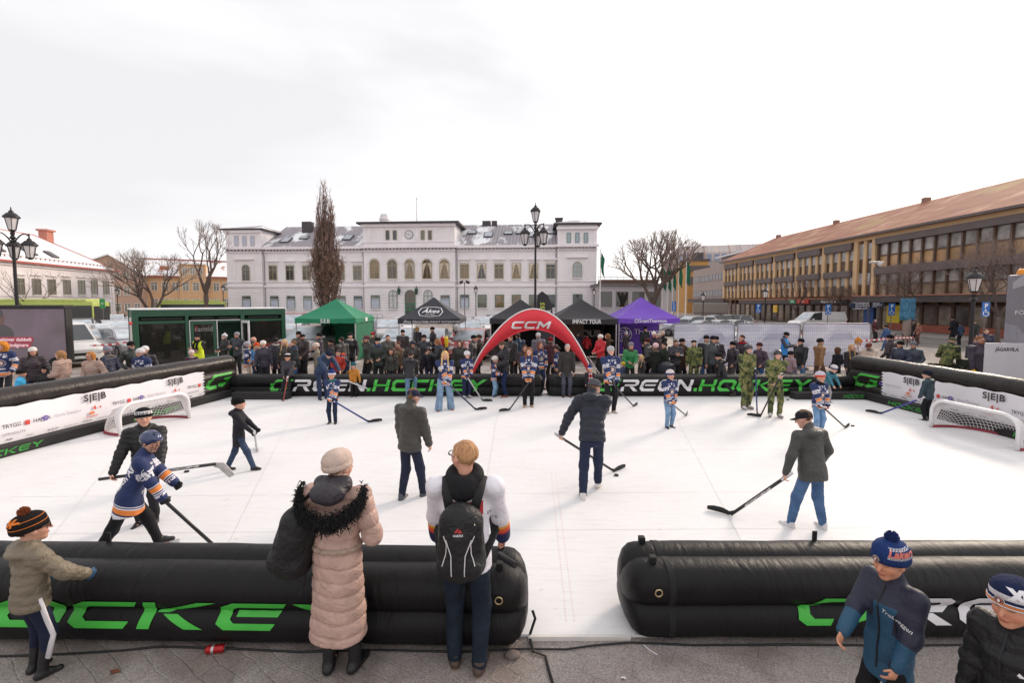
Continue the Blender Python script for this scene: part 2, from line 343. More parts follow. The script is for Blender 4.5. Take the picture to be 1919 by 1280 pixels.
for px in (695, 718, 752, 783, 818, 842):
 xx = LX(px); tr.box(xx - .2, xx + .2, -.37, -.303, LZ(450), ZA - .78)
for px in (690, 719, 752, 785, 817, 847):
 xx = LX(px); tr.box(xx - .17, xx + .17, -.37, -.303, LZ(525), LZ(505))
tr.build('cornice', TRIM, hr); dn.build('dentil_course', TRIMD, hr)
gj = MB()
for x0, x1, y in secs:
 for i in range(9): z = 1.1 + i * .42; gj.box(x0 + .02, x1 - .02, y - .008, y - .001, z, z + .03)
gj.build('joint_course', TRIMD, hr)
RM = snow_roof('snowy_metal_roof', '8d878d'); DK = mat('3a3539', .6); rb = MB()
def gable(mb, x0, x1, y0, y1, z0, z1, mi=0, th=.12):
 ym = (y0 + y1) / 2
 for s0, s1 in ((y0, ym), (y1, ym)): mb.prism([(x0, s0, z0), (x1, s0, z0), (x1, s1, z1), (x0, s1, z1)], (0, 0, th), mi)
ZR = LZ(427) + 1.5
gable(rb, xT1, xC0, -.05, D_, ZC + .05, ZR); rb.build('roof', RM, hr); rb = MB(); gable(rb, xC1, xR0, -.05, D_, ZC + .05, ZR)
roof = rb.build('roof', RM, hr)
TRM = [snow_roof('tower_roof', '9a9296', (.5, .6)), DK]
for x0, x1, zz, y0 in ((xT0, xT1, ZT, 0), (xR0, xR1, ZT + .3, 0)):
 hip = MB()
 e = .7; pts = [(x0 - e, y0 - e, zz - .3), (x1 + e, y0 - e, zz - .3), (x1 + e, D_ + e, zz - .3), (x0 - e, D_ + e, zz - .3)]
 hip.prism(pts, (0, 0, .18), 1); m_ = ((x0 + x1) / 2, D_ * .35, zz + 1.3); m2 = ((x0 + x1) / 2, D_ * .6, zz + 1.3)
 q = [(p[0], p[1], p[2] + .18) for p in pts]; hip.add(q + [m_, m2], [(0, 1, 4), (1, 2, 5, 4), (2, 3, 5), (3, 0, 4, 5)], 0); hip.build('tower_roof', TRM, hr)
hip = MB(); hip.box(xC0 - .8, xC1 + .8, -1.1, D_ + .8, ZA - .35, ZA - .05, 1); hip.box(xC0, xC1, 0, D_, ZA - .05, ZA + .12, 0)
hip.build('flat_roof', TRM, hr)
ch = MB(); zr = ZR
for px, y, w_, z0, z1 in ((547, 5.5, .8, zr - 1.3, zr + .6), (577, 6.5, .7, zr - .6, zr + .7), (679, 6.8, .5, zr - 1, zr + .4)): ch.box(LX(px) - w_, LX(px) + w_, y - .6, y + .6, z0, z1)
ch.box(LX(1048.5) - .55, LX(1048.5) + .55, 3, 4.1, ZT - 1, LZ(406)); ch.box(LX(1048.5) - .65, LX(1048.5) + .65, 2.9, 4.2, LZ(406), LZ(406) + .12)
for px in (899, 905, 918): ch.box(LX(px) - .45, LX(px) + .45, 6.8, 7.6, zr - .2, zr + .7)
ch.build('chimney', mat('4a4547', .8), roof)
vt = MB(); xx = LX(703); vt.lathe([(.85, ZA), (.85, ZA + 1.2), (1., ZA + 1.25), (.9, ZA + 1.5), (.7, ZA + 2.2), (.0, ZA + 2.2)], 14, 0, Matrix.Translation((xx, 5, 0))); xx = LX(577)
vt.lathe([(.5, zr + .7), (.75, zr + 1.), (.75, zr + 1.2), (.3, zr + 1.5), (0, zr + 1.5)], 14, 0, Matrix.Translation((xx, 6.5, 0))); vt.build('ventilator', mat('cfc9cc', .4, .5), roof, smooth=True, auto=40)
ap = MB(); xx = LX(769.5); ap.tube([(xx, 4, ZA), (xx, 4, LZ(361))], [.09, .05], 8); ap.ball((xx, 4, LZ(361)), .14, 8)
for px in (795, 800): ap.tube([(LX(px), 4, ZA), (LX(px), 4, ZA + 1.)], .03, 5)
ap.build('flagpole', mat('c9c2c4', .5), hr)
slope = math.atan2(ZR - ZC, D_ / 2)
for px, py, big in ((525, 453, 1), (555, 447, 0), (586, 448, 1), (640, 448, 1), (877, 438, 0), (911, 444, 1), (949, 440, 0), (972.5, 439, 0), (998, 445, 1), (1037, 440, 0)):
 xx = LX(px); zz = LZ(py) + .5; k = max(min((zz - ZC) / (ZR - ZC), .8), .2); yy = -.05 + k * D_ / 2; zz = ZC + k * (ZR - ZC) + .2
 M = Matrix.Translation((xx, yy, zz)) @ Matrix.Rotation(slope, 4, 'X'); s_ = MB(); hh = 1. if big else .6
 s_.box(-.75, .75, -hh, hh, -.02, .16, 0, M); o = s_.build('skylight', mat('4c484c', .5), roof)
 s_ = MB(); s_.box(-.6, .6, -hh + .15, hh - .15, .161, .17, 0, M); s_.build('pane', mat('9aa0aa', .1, spec=.9), o)
FM = mat('a39b76', .6); FG = mat('5c7a68', .5); GL = glass('3a3a40'); GLW = glass('7b6448'); BL = mat('b4bac8', .5, var=.05); CU = mat('cdbfae', .8, var=.2, scale=4.)
GLV = [glass('3a3a40'), glass('57504a'), glass('2c2c32'), glass('6c685e'), GL]; CUV = [None, None, CU, CU, mat('b3aaa4', .8, var=.2, scale=3.)]
def hw(px, y0, y1, wpx, yw, **k):
 rr_ = random.Random(px * 7 + y0)
 if k.get('gm_') is GL: k['gm_'] = rr_.choice(GLV)
 if k.get('curtain'): k['curtain'] = rr_.choice(CUV); k['gm_'] = rr_.choice([GLW, GLW, GL, glass('5a4c40')])
 x, z1 = hf.loc(px, y0); z0 = hf.loc(px, y1)[1]; return window(hr, x, z0, z1, wpx * 75 / F, yw - .06, **k)
for px in (443, 458, 473): hw(px, 442, 461, 7.4, 0, fm=TRIMD, gm_=BL, bars=(0, 0), fw=.05)
for px in (1066, 1082, 1098): hw(px, 436, 455, 7.4, 0, fm=FG, gm_=mat('8fa0a8', .1, spec=.8), bars=(0, 0), fw=.06)
for px in (727.5, 741, 793, 806.6): hw(px, 432, 450, 7.4, -.3, fm=FM, gm_=GL, bars=(0, 0), fw=.07)
hw(460.6, 495.5, 526, 15, 0, fm=FM, gm_=GL, arch=True, sill=TRIM); hw(1082, 490, 520.5, 16.5, 0, fm=FM, gm_=mat('99a0a6', .15, spec=.8), arch=True, sill=TRIM)
for px in (509, 541, 572.4, 604, 636, 668): hw(px, 495.5, 525.2, 16, .35, fm=FM, gm_=GL, sill=TRIM)
for i, px in enumerate((703, 736, 768.5, 801, 833.5)): hw(px, 486, 523, 18, -.3, fm=FM, gm_=GLW if i else GL, arch=True, curtain=CU, sill=TRIM)
for i, px in enumerate((869.7, 902, 934.7, 967.4, 1000, 1032)): hw(px, 492, 522.5, 16.5, .35, fm=FM, gm_=GLW, curtain=CU if i else None, sill=TRIM)
for px in (509, 541, 572.4, 604, 636, 668, 869.7, 902, 934.7, 967.4, 1000, 1032):
 pass
hd = MB()
for px in (509, 541, 572.4, 604, 636, 668, 869.7, 902, 934.7, 967.4, 1000, 1032):
 x, z = hf.loc(px, 489 if px < 700 else 485.5); hd.box(x - 1.05, x + 1.05, .35 - .3, .347, z - .1, z + .12); hd.box(x - .9, x + .9, .35 - .1, .347, z - .75, z - .62)
for px in (703, 736, 768.5, 801, 833.5):      # arch mouldings
 x, z = hf.loc(px, 486); r = 18 * 75 / F / 2; zc = z - r
 for i in range(12):
  a0, a1 = math.pi * i / 12, math.pi * (i + 1) / 12
  hd.prism([(x + (r + .18) * math.cos(a0), -.303, zc + (r + .18) * math.sin(a0)), (x + (r + .38) * math.cos(a0), -.303, zc + (r + .38) * math.sin(a0)), (x + (r + .38) * math.cos(a1), -.303, zc + (r + .38) * math.sin(a1)), (x + (r + .18) * math.cos(a1), -.303, zc + (r + .18) * math.sin(a1))], (0, -.1, 0))
hd.build('hood_mould', TRIM, hr)
for px in (462, 512, 543, 574.5, 606, 638, 669.5): hw(px, 554.5, 579, 16, 0 if px < 480 else .35, fm=FG, gm_=GL, blind=BL, bars=(0, 1), sill=TRIM, fw=.07)
for px in (704.7, 835): hw(px, 553, 578.5, 16.5, -.3, fm=FG, gm_=GL, blind=BL, bars=(0, 1), sill=TRIM, fw=.07)
hw(870, 552, 577, 16.5, .35, fm=FG, gm_=GL, blind=BL, bars=(0, 1), sill=TRIM)
for px in (903, 935.6, 967.4, 1000, 1032): hw(px, 552, 577, 16.5, .35, fm=FG, gm_=GLW if px in (935.6, 967.4) else GL, bars=(0, 1), sill=TRIM)
hw(1082.4, 551, 577, 17, 0, fm=FG, gm_=GL, bars=(0, 1), sill=TRIM)
for px in (737.6, 803): hw(px, 543.5, 578, 16, -.3, fm=FG, gm_=mat('c5c2c4', .3, var=.2), arch=True, sill=TRIM)
x, z1 = hf.loc(769.7, 543); z0 = .55
dr = window(hr, x, z0, z1, 20 * 75 / F, -.36, fm=FG, gm_=glass('5d4a3a'), arch=True, bars=(0, 1), name='door')
for s_ in (-1, 1):
 lf = MB(); lf.box(x + s_ * .42 - .39, x + s_ * .42 + .39, -.415, -.4, z0 + .1, z0 + 2.25); lf.build('door_leaf', mat('3f7358', .5), dr)
 pn = MB()
 for q0, q1 in ((.35, 1.05), (1.25, 2.1)): pn.box(x + s_ * .42 - .24, x + s_ * .42 + .24, -.42, -.4155, z0 + q0, z0 + q1)
 pn.build('door_panel', glass('26332c'), dr)
st = MB()
for i in range(4): st.box(x - 1.6, x + 1.6, -.9 - .35 * (3 - i), -.36, i * .14, (i + 1) * .14 - (.0 if i else 0))
st.build('doorstep', mat('9b9496', .8), hr)
for px in (750, 782.5):                              # green wall lanterns by the door
 x_, z_ = hf.loc(px, 547); lb = MB(); lb.lathe([(.1, -.45), (.2, -.3), (.28, .3), (.32, .33), (.1, .6), (.03, .8)], 6, 0, Matrix.Translation((x_, -.75, z_))); lb.tube([(x_, -.36, z_ + .75), (x_, -.75, z_ + .95), (x_, -.75, z_ + .7)], .03, 6); lb.build('wall_lantern', mat('2b4a38', .4), hr)
ck = MB(); x, z = hf.loc(767.6, 440); ck.tube([(x, -.32, z), (x, -.40, z)], .68, 28); ck.tube([(x, -.4, z), (x, -.408, z)], .62, 28, 1)
for i in range(12):
 a0 = i * math.pi / 6; d0 = Vector((math.sin(a0), 0, math.cos(a0))); pp = Vector((x, -.412, z)); nn = Vector((d0.z, 0, -d0.x)) * .035
 ck.add([pp + d0 * .44 + nn, pp + d0 * .44 - nn, pp + d0 * .58 - nn, pp + d0 * .58 + nn], [(0, 1, 2, 3)], 0)
for ang, ln, wd in ((285, .5, .04), (108, .34, .055)):
 d0 = Vector((math.sin(R_(ang + 180 if 0 else ang)), 0, math.cos(R_(ang)))); pp = Vector((x, -.416, z)); nn = Vector((d0.z, 0, -d0.x)) * wd; ck.add([pp - d0 * .1 + nn, pp - d0 * .1 - nn, pp + d0 * ln - nn * .5, pp + d0 * ln + nn * .5], [(0, 1, 2, 3)], 0)
ck.build('clock', [mat('262430', .5), mat('dedae0', .5)], hr)
for xx, y in ((xT1 + .25, .35), (xC0 - .25, .35), (xC1 + .25, .35), (xR0 - .25, .35)):
 dp = MB(); dp.tube([(xx, y - .5, ZC - .1), (xx, y - .5, ZC - .4), (xx, y - .12, ZC - 1.6), (xx, y - .12, .2)], .07, 8); dp.build('downpipe', mat('8f878c', .5), hr)
rl = MB()
for px0, px1 in ((672, 724), (845, 862)):
 x0, x1 = LX(px0), LX(px1)
 for z in (.5, 1.): rl.tube([(x0, -2, z), (x1, -2, z)], .03, 5)
 for i in range(6): xx = x0 + (x1 - x0) * i / 5; rl.tube([(xx, -2, 0), (xx, -2, 1.)], .03, 5)
rl.build('railing', mat('5a5558', .5), hr)
a, b_ = PY(0, 600, 51), PY(216, 600, 69.5); a.z = b_.z = 0
ext = (a - b_).normalized() * 9; a2 = a + ext
lf = Facade(a2, b_, 'white_house', 'white plastered house with red eaves and a snow covered roof behind the bus'); r = lf.root
WL = (b_ - a2).length; WW = mat('e9e2e2', .85, var=.05, scale=.6); zE = lf.loc(216, 508)[1]
mb = MB(); mb.box(0, WL, 0, 12, 0, zE); mb.build('wall', WW, r)
tr = MB(); tr.box(-.2, WL + .15, -.2, -.003, zE - .5, zE - .1); tr.box(-.1, WL + .1, -.1, -.003, zE * .47, zE * .47 + .15); tr.box(WL - .5, WL + .06, -.08, -.003, 0, zE - .5)
tr.build('cornice', mat('e4dcdc', .8), r)
zr = zE + 4.4; rb = MB(); e = .45
rb.add([(-e, -e, zE), (WL + e, -e, zE), (WL + e, 12 + e, zE), (-e, 12 + e, zE), (2, 6, zr), (WL - 5.5, 6, zr)], [(0, 1, 5, 4), (1, 2, 5), (2, 3, 4, 5), (3, 0, 4), (0, 3, 2, 1)])
roof = rb.build('roof', snow_roof('snow_cover', 'b9a29c', (.1, .2)), r)
gb = MB(); gb.box(-e, WL + e, -e - .16, -e - .002, zE - .16, zE + .06); gb.box(WL + e, WL + e + .15, -e - .16, 12, zE - .16, zE + .06); gb.build('gutter', mat('b0564c', .5), r)
gb = MB(); gb.tube([(2, 6, zr + .05), (WL - 5.5, 6, zr + .05), (WL + e, -e, zE + .1)], .055, 6); k = 30
gb.build('ridge', mat('b8635a', .6), roof)
gb = MB()
for i in range(40): xx = i * WL / 40; gb.box(xx, xx + .1, .25, .32, zE + .5, zE + .75)
gb.tube([(0, .28, zE + .72), (WL, .28, zE + .72)], .03, 5); gb.build('snow_guard', mat('8a5a56', .6), roof)
xx = (PPL(87, 452, lf.o - lf.N * 6, lf.N) - lf.o).dot(lf.U); cb = MB(); cb.box(xx - .6, xx + .6, 5.5, 6.5, zr - 1.2, zr + .85); cb.box(xx - .75, xx + .75, 5.3, 6.7, zr + .85, zr + 1.1); cb.build('chimney', mat('b97868', .85, var=.15, scale=6), roof)
xx = 3.; cb = MB(); cb.box(xx - .9, xx + .9, 5.3, 6.7, zr - 1.2, zr + 1.2); cb.build('chimney', mat('b9695a', .85, var=.15, scale=6), roof)
for px in (25, 84, 123):
 xx = lf.loc(px, 490)[0]; M = Matrix.Translation((xx, 1.6, zE + 1.52)) @ Matrix.Rotation(math.atan2(4.4, 6.4), 4, 'X'); s_ = MB(); s_.box(-.5, .5, -.7, .7, -.05, .12, 0, M); s_.build('skylight', mat('514a4c', .4), roof)
FW = mat('8d8778', .6); GW = glass('6d6a5c', .15)
for px, w_ in ((36, 1.25), (67.5, 1.25), (96, 1.25), (124.5, 1.25), (152, 1.25), (176, 1.25), (198, 1.25)):
 x, z1 = lf.loc(px, 521 + (px - 36) * .034); z0 = z1 - 2.0
 window(r, x, z0, z1, w_, -.03, fm=FW, gm_=GW, sill=tr and mat('e4dcdc', .8))
 hb = MB(); hb.box(x - .8, x + .8, -.18, -.003, z1 + .35, z1 + .5); hb.build('window_hood', mat('e4dcdc', .8), r)
 window(r, x, .9, zE * .47 - .7, w_, -.03, fm=FW, gm_=GW, sill=mat('e4dcdc', .8))
a, b_ = PY(262, 600, 92), PY(440, 600, 100); a.z = b_.z = 0
YB = mat('c9a47e', .9, var=.14, scale=9., bump=.15); PK = mat('b39684', .9, var=.1, scale=.8)
yf = Facade(a, b_, 'brick_building', 'yellow brick block with snowy red-edged roof behind the bare trees'); r = yf.root
WL = (b_ - a).length; zE = yf.loc(330, 518)[1]; mb = MB(); mb.box(0, WL, 0, 14, 0, zE); mb.box(WL * .42, WL * .70, -.5, 3, 0, zE + 2.6); mb.build('wall', YB, r)
mb = MB(); gable(mb, -.4, WL, -.5, 14.5, zE, zE + 3.8); mb.prism([(WL * .40, -.9, zE + 2.6), (WL * .72, -.9, zE + 2.6), (WL * .72, 3, zE + 2.9), (WL * .40, 3, zE + 2.9)], (0, 0, .25)); roof = mb.build('roof', snow_roof('brick_roof', 'a06a60', (.36, .45), .5), r)
mb = MB(); mb.box(-.4, WL * .41, -.75, -.51, zE - .2, zE + .1); mb.box(WL * .71, WL, -.75, -.51, zE - .2, zE + .1); mb.box(-.4, WL, 6.8, 7.2, zE + 3.8, zE + 4.1); mb.build('roof_edge', mat('9c5148', .6), roof)
mb = MB(); mb.box(WL * .2, WL * .29, 2, 3, zE + .2, zE + 2.2); mb.build('chimney', mat('a86a52', .9), roof)
for row, (z0, z1) in enumerate(((zE - 3., zE - 1.2), (zE - 6.4, zE - 4.6))):
 for i in range(9):
  xx = WL * (.05 + i * .108); window(r, xx, z0, z1, 1.15, -.03 if not .42 < xx / WL < .70 else -.53, fm=mat('d8d2cc', .6), gm_=GW)
for i in range(3): window(r, WL * (.48 + .08 * i), zE + .5, zE + 1.9, 1., -.53, fm=mat('d8d2cc', .6), gm_=GW)
db = MB(); db.box(WL * .50, WL * .56, -.56, -.501, 0, 3.); db.build('door', mat('7a5a48', .6), r)
a, b_ = PY(196, 600, 88), PY(270, 600, 90.5); a.z = b_.z = 0
pf = Facade(a, b_, 'gabled_building', 'pinkish plastered gable end between the white house and the brick block'); r = pf.root; WL = (b_ - a).length; zE = pf.loc(262, 516)[1]; zA = pf.loc(205, 478)[1]
mb = MB(); mb.prism([(-5, 0, 0), (WL, 0, 0), (WL, 0, zE), (1.2, 0, zA), (-5, 0, zE + 1.)], (0, 12, 0)); mb.build('wall', PK, r)
mb = MB(); mb.prism([(1.1, -.4, zA + .02), (WL + .4, -.4, zE - .1), (WL + .4, -.4, zE + .12), (1.1, -.4, zA + .25)], (0, 12.6, 0)); mb.prism([(-5.4, -.4, zE + .85), (1.1, -.4, zA + .02), (1.1, -.4, zA + .25), (-5.4, -.4, zE + 1.1)], (0, 12.6, 0)); mb.build('roof', snow_roof('gable_roof', 'b09a92', (.15, .25)), r)
for z0 in (1., 4.3, 7.6):
 for xx in (WL * .35, WL * .6, WL * .85): window(r, xx, z0, z0 + 1.7, 1.1, -.03, fm=mat('d8d2cc', .6), gm_=GW)
a, b_ = PY(1121, 600, 66), PY(1252, 600, 66); a.z = b_.z = 0
of = Facade(a, b_, 'shop_building', 'low pale grey flat-roofed shop with four large dark windows beside the hotel'); r = of.root; WL = (b_ - a).length; zE = of.loc(1180, 536)[1]
mb = MB(); mb.box(0, WL, 0, 10, 0, zE); mb.build('wall', mat('bab5bb', .85, var=.06), r)
mb = MB(); mb.box(-.3, WL + .3, -.4, 10, zE, zE + .35); mb.build('roof', mat('6f686c', .6), r)
mb = MB(); mb.box(1, WL - 1, 2.5, 6, zE + .35, zE + 1.); mb.build('roof_terrace', mat('6b4d42', .8), r)
mb = MB()
for z in (zE + .9, zE + 1.35): mb.tube([(0, .3, z), (WL, .3, z)], .04, 5)
for i in range(12): mb.tube([(WL * i / 11, .3, zE + .35), (WL * i / 11, .3, zE + 1.35)], .03, 5)
mb.build('railing', mat('4d484b', .5), r)
for px in (1135.4, 1166, 1196.4, 1227):
 x, z1 = of.loc(px, 546.6); z0 = of.loc(px, 575.7)[1]; window(r, x, z0, z1, 1.75, -.03, fm=mat('6d685f', .5), gm_=glass('2f2d2a'), bars=(0, 0), sill=mat('bab5bb', .85))
a, b_ = PY(1240, 600, 135), PY(1470, 600, 125); a.z = b_.z = 0
sf = Facade(a, b_, 'tower_block', 'distant block with steep striped metal roof over a row of windows'); r = sf.root; WL = (b_ - a).length
zb, zm, zt = sf.loc(1300, 492)[1], sf.loc(1300, 470)[1], sf.loc(1300, 454.5)[1]
mb = MB(); mb.box(0, WL, 4, 18, 0, zb + 1); mb.build('wall', mat('a39a98', .8), r)
m, t, b = node_mat('striped_metal'); tcn = nd(t, 'ShaderNodeTexCoord'); sx = nd(t, 'ShaderNodeSeparateXYZ'); t.links.new(tcn.outputs['Object'], sx.inputs[0])
cbn = nd(t, 'ShaderNodeCombineXYZ'); t.links.new(sx.outputs[0], cbn.inputs[0]); n1 = nd(t, 'ShaderNodeTexNoise', i_Scale=.9, i_Detail=2.); t.links.new(cbn.outputs[0], n1.inputs['Vector'])
t.links.new(ramp(t, n1.outputs[0], [(.3, lin('9c8077')), (.42, lin('a9a0a2')), (.5, lin('b8a79c')), (.6, lin('9a9698')), (.7, lin('c8c4c6'))], 'CONSTANT'), b.inputs['Base Color']); b.inputs['Roughness'].default_value = .45; b.inputs['Metallic'].default_value = .3
mb = MB(); mb.prism([(0, 4, zb), (WL, 4, zb), (WL, 5, zm), (2.5, 5, zm)], (0, .3, 0)); mb.prism([(2.5, 5, zm), (WL, 5, zm), (WL, 9, zt), (5, 9, zt)], (0, .3, 0)); mb.prism([(0, 4.2, zb), (2.5, 5.2, zm), (5, 9.2, zt), (5, 17, zt), (0, 17, zb)], (.2, 0, 0)); mb.build('roof', m, r)
for i in range(13):
 xx = 4 + i * (WL - 5) / 13; pb = MB(); pb.prism([(xx, 4.02 - .04, zb + .5), (xx + 1.25, 3.98, zb + .5), (xx + 1.25, 4.72, zm - .6), (xx, 4.72, zm - .6)], (0, -.1, .02)); pb.build('window', mat('6c7892', .15, spec=.9), r)
a, b_ = PY(1297, 600, 112), PY(1366, 600, 90); a.z = b_.z = 0
gf = Facade(a, b_, 'office_building', 'pinkish grey flat-roofed office with two bands of windows'); r = gf.root; WL = (b_ - a).length; zE = gf.loc(1330, 501)[1]
mb = MB(); mb.box(0, WL, 0, 30, 0, zE); mb.build('wall', mat('a3948f', .85, var=.06, scale=.3), r)
for px0, px1 in ((515, 527), (544, 556)):
 z1, z0 = gf.loc(1330, px0)[1], gf.loc(1330, px1)[1]; nw = 12
 for i in range(nw): xx = WL * (.06 + .9 * (i + .5) / nw); window(r, xx, z0, z1, WL * .9 / nw - .15, -.03, fm=mat('8b8284', .6), gm_=glass('77747a', .1), bars=(1, 0), fw=.12)
mb = MB(); mb.box(0, WL, -1.2, -.01, 2.9, 3.7); mb.build('canopy', mat('584c4a', .7), r)
mb = MB(); mb.box(1, WL - .5, -.06, -.01, .1, 2.8); mb.build('shopfront', glass('3d3634'), r)
mb = MB(); mb.box(4, WL - 3, 5, 16, zE, zE + 2.6); mb.build('penthouse', mat('8d8a90', .6), r)
mb = MB(); mb.prism([(3, 4, zE + 2.6), (WL - 2, 4, zE + 2.6), (WL - 2, 17, zE + 3.6), (3, 17, zE + 3.6)], (0, 0, .3)); mb.build('roof', mat('d8d8dc', .6), r)
a, b_ = PY(1287, 600, 118), PY(1325, 600, 118); a.z = b_.z = 0
gf = Facade(a, b_, 'annex_building', 'small ochre clad block between the striped roof and the grey office'); r = gf.root; WL = (b_ - a).length; zE = gf.loc(1300, 489)[1]
mb = MB(); mb.box(0, WL, 0, 8, 0, zE); mb.build('wall', mat('b88a50', .8), r); mb = MB(); mb.box(-.3, WL + .3, -.3, 8, zE, zE + .5); mb.box(WL * .6, WL * .9, 2, 5, zE + .5, zE + 2.4); mb.build('roof', mat('4a4444', .7), r)
mb = MB(); mb.box(-.5, WL + .3, -.25, -.02, zE - 2.6, zE - 1.2); mb.box(-.5, WL + .3, -.25, -.02, zE - 6, zE - 4); mb.build('dark_band', mat('5d575a', .7), r)
XR, Y0, Y1 = 38.5, 24., 83.
rr = empty('ochre_office', (XR, Y1, 0), -math.pi / 2, 'long ochre and brown three-storey office with red tiled roof and shops below', 'building')
LEN = Y1 - Y0; YX = lambda x: Y1 - XR * F * 1. / (x - CX)                # local x of a photo column on the wall
OC = mat('d2b088', .8, var=.08, scale=.6); BR = mat('665b5b', .6, var=.12, scale=.8); PIER = mat('5f4a3e', .6); GR = glass('8a7a66', .08); SPN = mat('b08a60', .25, var=.35, scale=.35, spec=.9)
mb = MB(); mb.box(0, LEN, .25, 20, 3.3, 10.); mb.box(0, LEN, 1.6, 20, 0, 3.3); mb.build('wall', mat('86684e', .8), rr)
xs = YX(1640)                                                       # where the deep-banded part begins
tr = MB(); tr.box(0, LEN, -.25, .249, 9.62, 10.05); tr.box(xs - .5, xs - .05, -.3, .249, 3.65, 9.62)
npier = 26; bay = (xs - .6) / npier
for i in range(npier + 1): x0 = i * bay; tr.box(x0, x0 + (.6 if i % 4 == 0 else .42), -.2 if i % 4 == 0 else -.1, .249, 3.65, 9.62)
tr.build('ochre_pier', OC, rr)
bd = MB()
for i in range(0, npier - 4, 4):
 x0, x1 = i * bay + .66, (i + 4) * bay - .08
 bd.rbox(x0, x1, -.45, -.21, 8.75, 9.6, .08); bd.rbox(x0, x1, -.45, -.21, 5.75, 6.5, .08)
bd.box(xs, LEN, -.4, .249, 9.0, 9.61); bd.box(xs, LEN, -.4, .249, 5.85, 6.6); bd.build('dark_band', BR, rr)
for i in range(npier):
 x0, x1 = i * bay + .42, (i + 1) * bay
 for z0, z1 in ((3.7, 6.2), (6.25, 9.4)):
  zm = z0 + (z1 - z0) * .42; w_ = MB(); w_.box(x0 + .01, x1 - .01, .08, .2, z0, z1); w_.box(x0 + .05, x1 - .03, .02, .079, zm - .05, zm + .05); o = w_.build('window', PIER, rr)
  p_ = MB(); p_.box(x0 + .08, x1 - .08, .06, .079, zm + .08, z1 - .1); p_.build('pane', mat('9a9a9e', .06, var=.5, scale=.8, spec=1.), o); p_ = MB(); p_.box(x0 + .08, x1 - .08, .06, .079, z0 + .05, zm - .08); p_.build('lower_panel', mat('54402f', .3, var=.3), o)
nw = int((LEN - xs) / 1.22); ww = (LEN - xs) / nw
for i in range(nw):
 x0, x1 = xs + i * ww, xs + (i + 1) * ww
 for z0, z1 in ((3.66, 5.84), (6.61, 8.99)):
  zm = z0 + (z1 - z0) * .5; w_ = MB(); w_.box(x0, x0 + .16, -.1, .249, z0, z1); w_.box(x0 + .16, x1, .0, .249, zm - .06, zm + .06); w_.box(x0 + .16, x0 + .2, .02, .249, zm + .06, z1); o = w_.build('window', PIER, rr)
  up = z0 > 6
  p_ = MB(); p_.box(x0 + .2, x1, .1, .2, zm + .06, z1); p_.build('pane', mat('a09c9a' if up else '8e8a88', .05, var=.55, scale=.9, spec=1.), o); p_ = MB(); p_.box(x0 + .17, x1, .1, .2, z0, zm - .06); p_.build('lower_panel', SPN if up else mat('907e6c', .06, var=.5, scale=.9, spec=1.), o)
tl, t, b = node_mat('roof_tiles'); tcn = nd(t, 'ShaderNodeTexCoord'); wv = nd(t, 'ShaderNodeTexWave', i_Scale=1.1, bands_direction='X'); w2 = nd(t, 'ShaderNodeTexWave', i_Scale=.8, bands_direction='Y'); n1 = nd(t, 'ShaderNodeTexNoise', i_Scale=.5, i_Detail=9.); n2 = nd(t, 'ShaderNodeTexNoise', i_Scale=.16, i_Detail=3.)
for n in (wv, w2, n1, n2): t.links.new(tcn.outputs['Object'], n.inputs['Vector'])
c1 = ramp(t, n1.outputs[0], [(.3, lin('86523f')), (.55, lin('9d6650')), (.72, lin('b8937c'))]); c1 = mixc(t, ramp(t, n2.outputs[0], [(.56, (0, 0, 0)), (.64, (.7, .7, .7))]), c1, lin('a58a5a'))
mm = nd(t, 'ShaderNodeMixRGB', blend_type='MULTIPLY'); mm.inputs[0].default_value = .4; t.links.new(c1, mm.inputs[1]); t.links.new(ramp(t, w2.outputs['Fac'], [(0, (.5, .5, .5)), (.4, (1, 1, 1))]), mm.inputs[2]); t.links.new(mm.outputs[0], b.inputs['Base Color']); b.inputs['Roughness'].default_value = .8
bumpn(t, b, wv.outputs['Fac'], .5, .04)
mb = MB(); mb.prism([(-.3, -.7, 10.05), (LEN, -.7, 10.05), (LEN, 9, 14.3), (-.3, 9, 14.3)], (0, 0, .18)); mb.prism([(-.3, 19, 10.05), (LEN, 19, 10.05), (LEN, 9, 14.3), (-.3, 9, 14.3)], (0, 0, .18)); roof = mb.build('roof', tl, rr)
mb = MB(); mb.box(-.3, LEN, -.86, -.702, 10., 10.22); mb.build('gutter', BR, rr)
mb = MB()
for x_ in np.linspace(1, LEN, 5): mb.box(x_ - .3, x_ + .3, 8.7, 9.3, 14.2, 14.9)
mb.build('roof_vent', mat('8a6a5c', .7), roof)
xx = YX(1790); mb = MB(); mb.ball((xx, 7.5, 14.6), 1., 16); mb.tube([(xx, 7.5, 13.4), (xx, 7.5, 14)], .9, 12); mb.build('ventilator', mat('b58a6e', .5), roof, smooth=True)
mb = MB()                                                             # roof walkway truss near the near end
for i in range(4):
 x0, x1 = YX(1855) + i * 2.4, YX(1855) + (i + 1) * 2.4
 mb.tube([(x0, 8.6, 16.2), (x1, 8.6, 16.2)], .08, 6); mb.tube([(x0, 8.6, 14.4), (x0, 8.6, 16.2)], .07, 6); mb.tube([(x0, 8.6, 14.5), (x1, 8.6, 16.2)], .05, 6); mb.tube([(x0, 9.6, 14.4), (x0, 9.6, 16.2), (x0, 8.6, 16.2)], .05, 6)
mb.tube([(YX(1855) - 2.6, 8.6, 14.5), (YX(1855), 8.6, 16.2)], .07, 6); mb.build('roof_truss', mat('c9a68c', .6), roof)
cn = MB(); cn.box(xs - 1.5, LEN, -1.5, .24, 2.95, 3.55); cn.box(8, xs - 1.5, -1.2, .24, 2.7, 3.25); cn.build('canopy', mat('4f4647', .6, var=.15), rr)
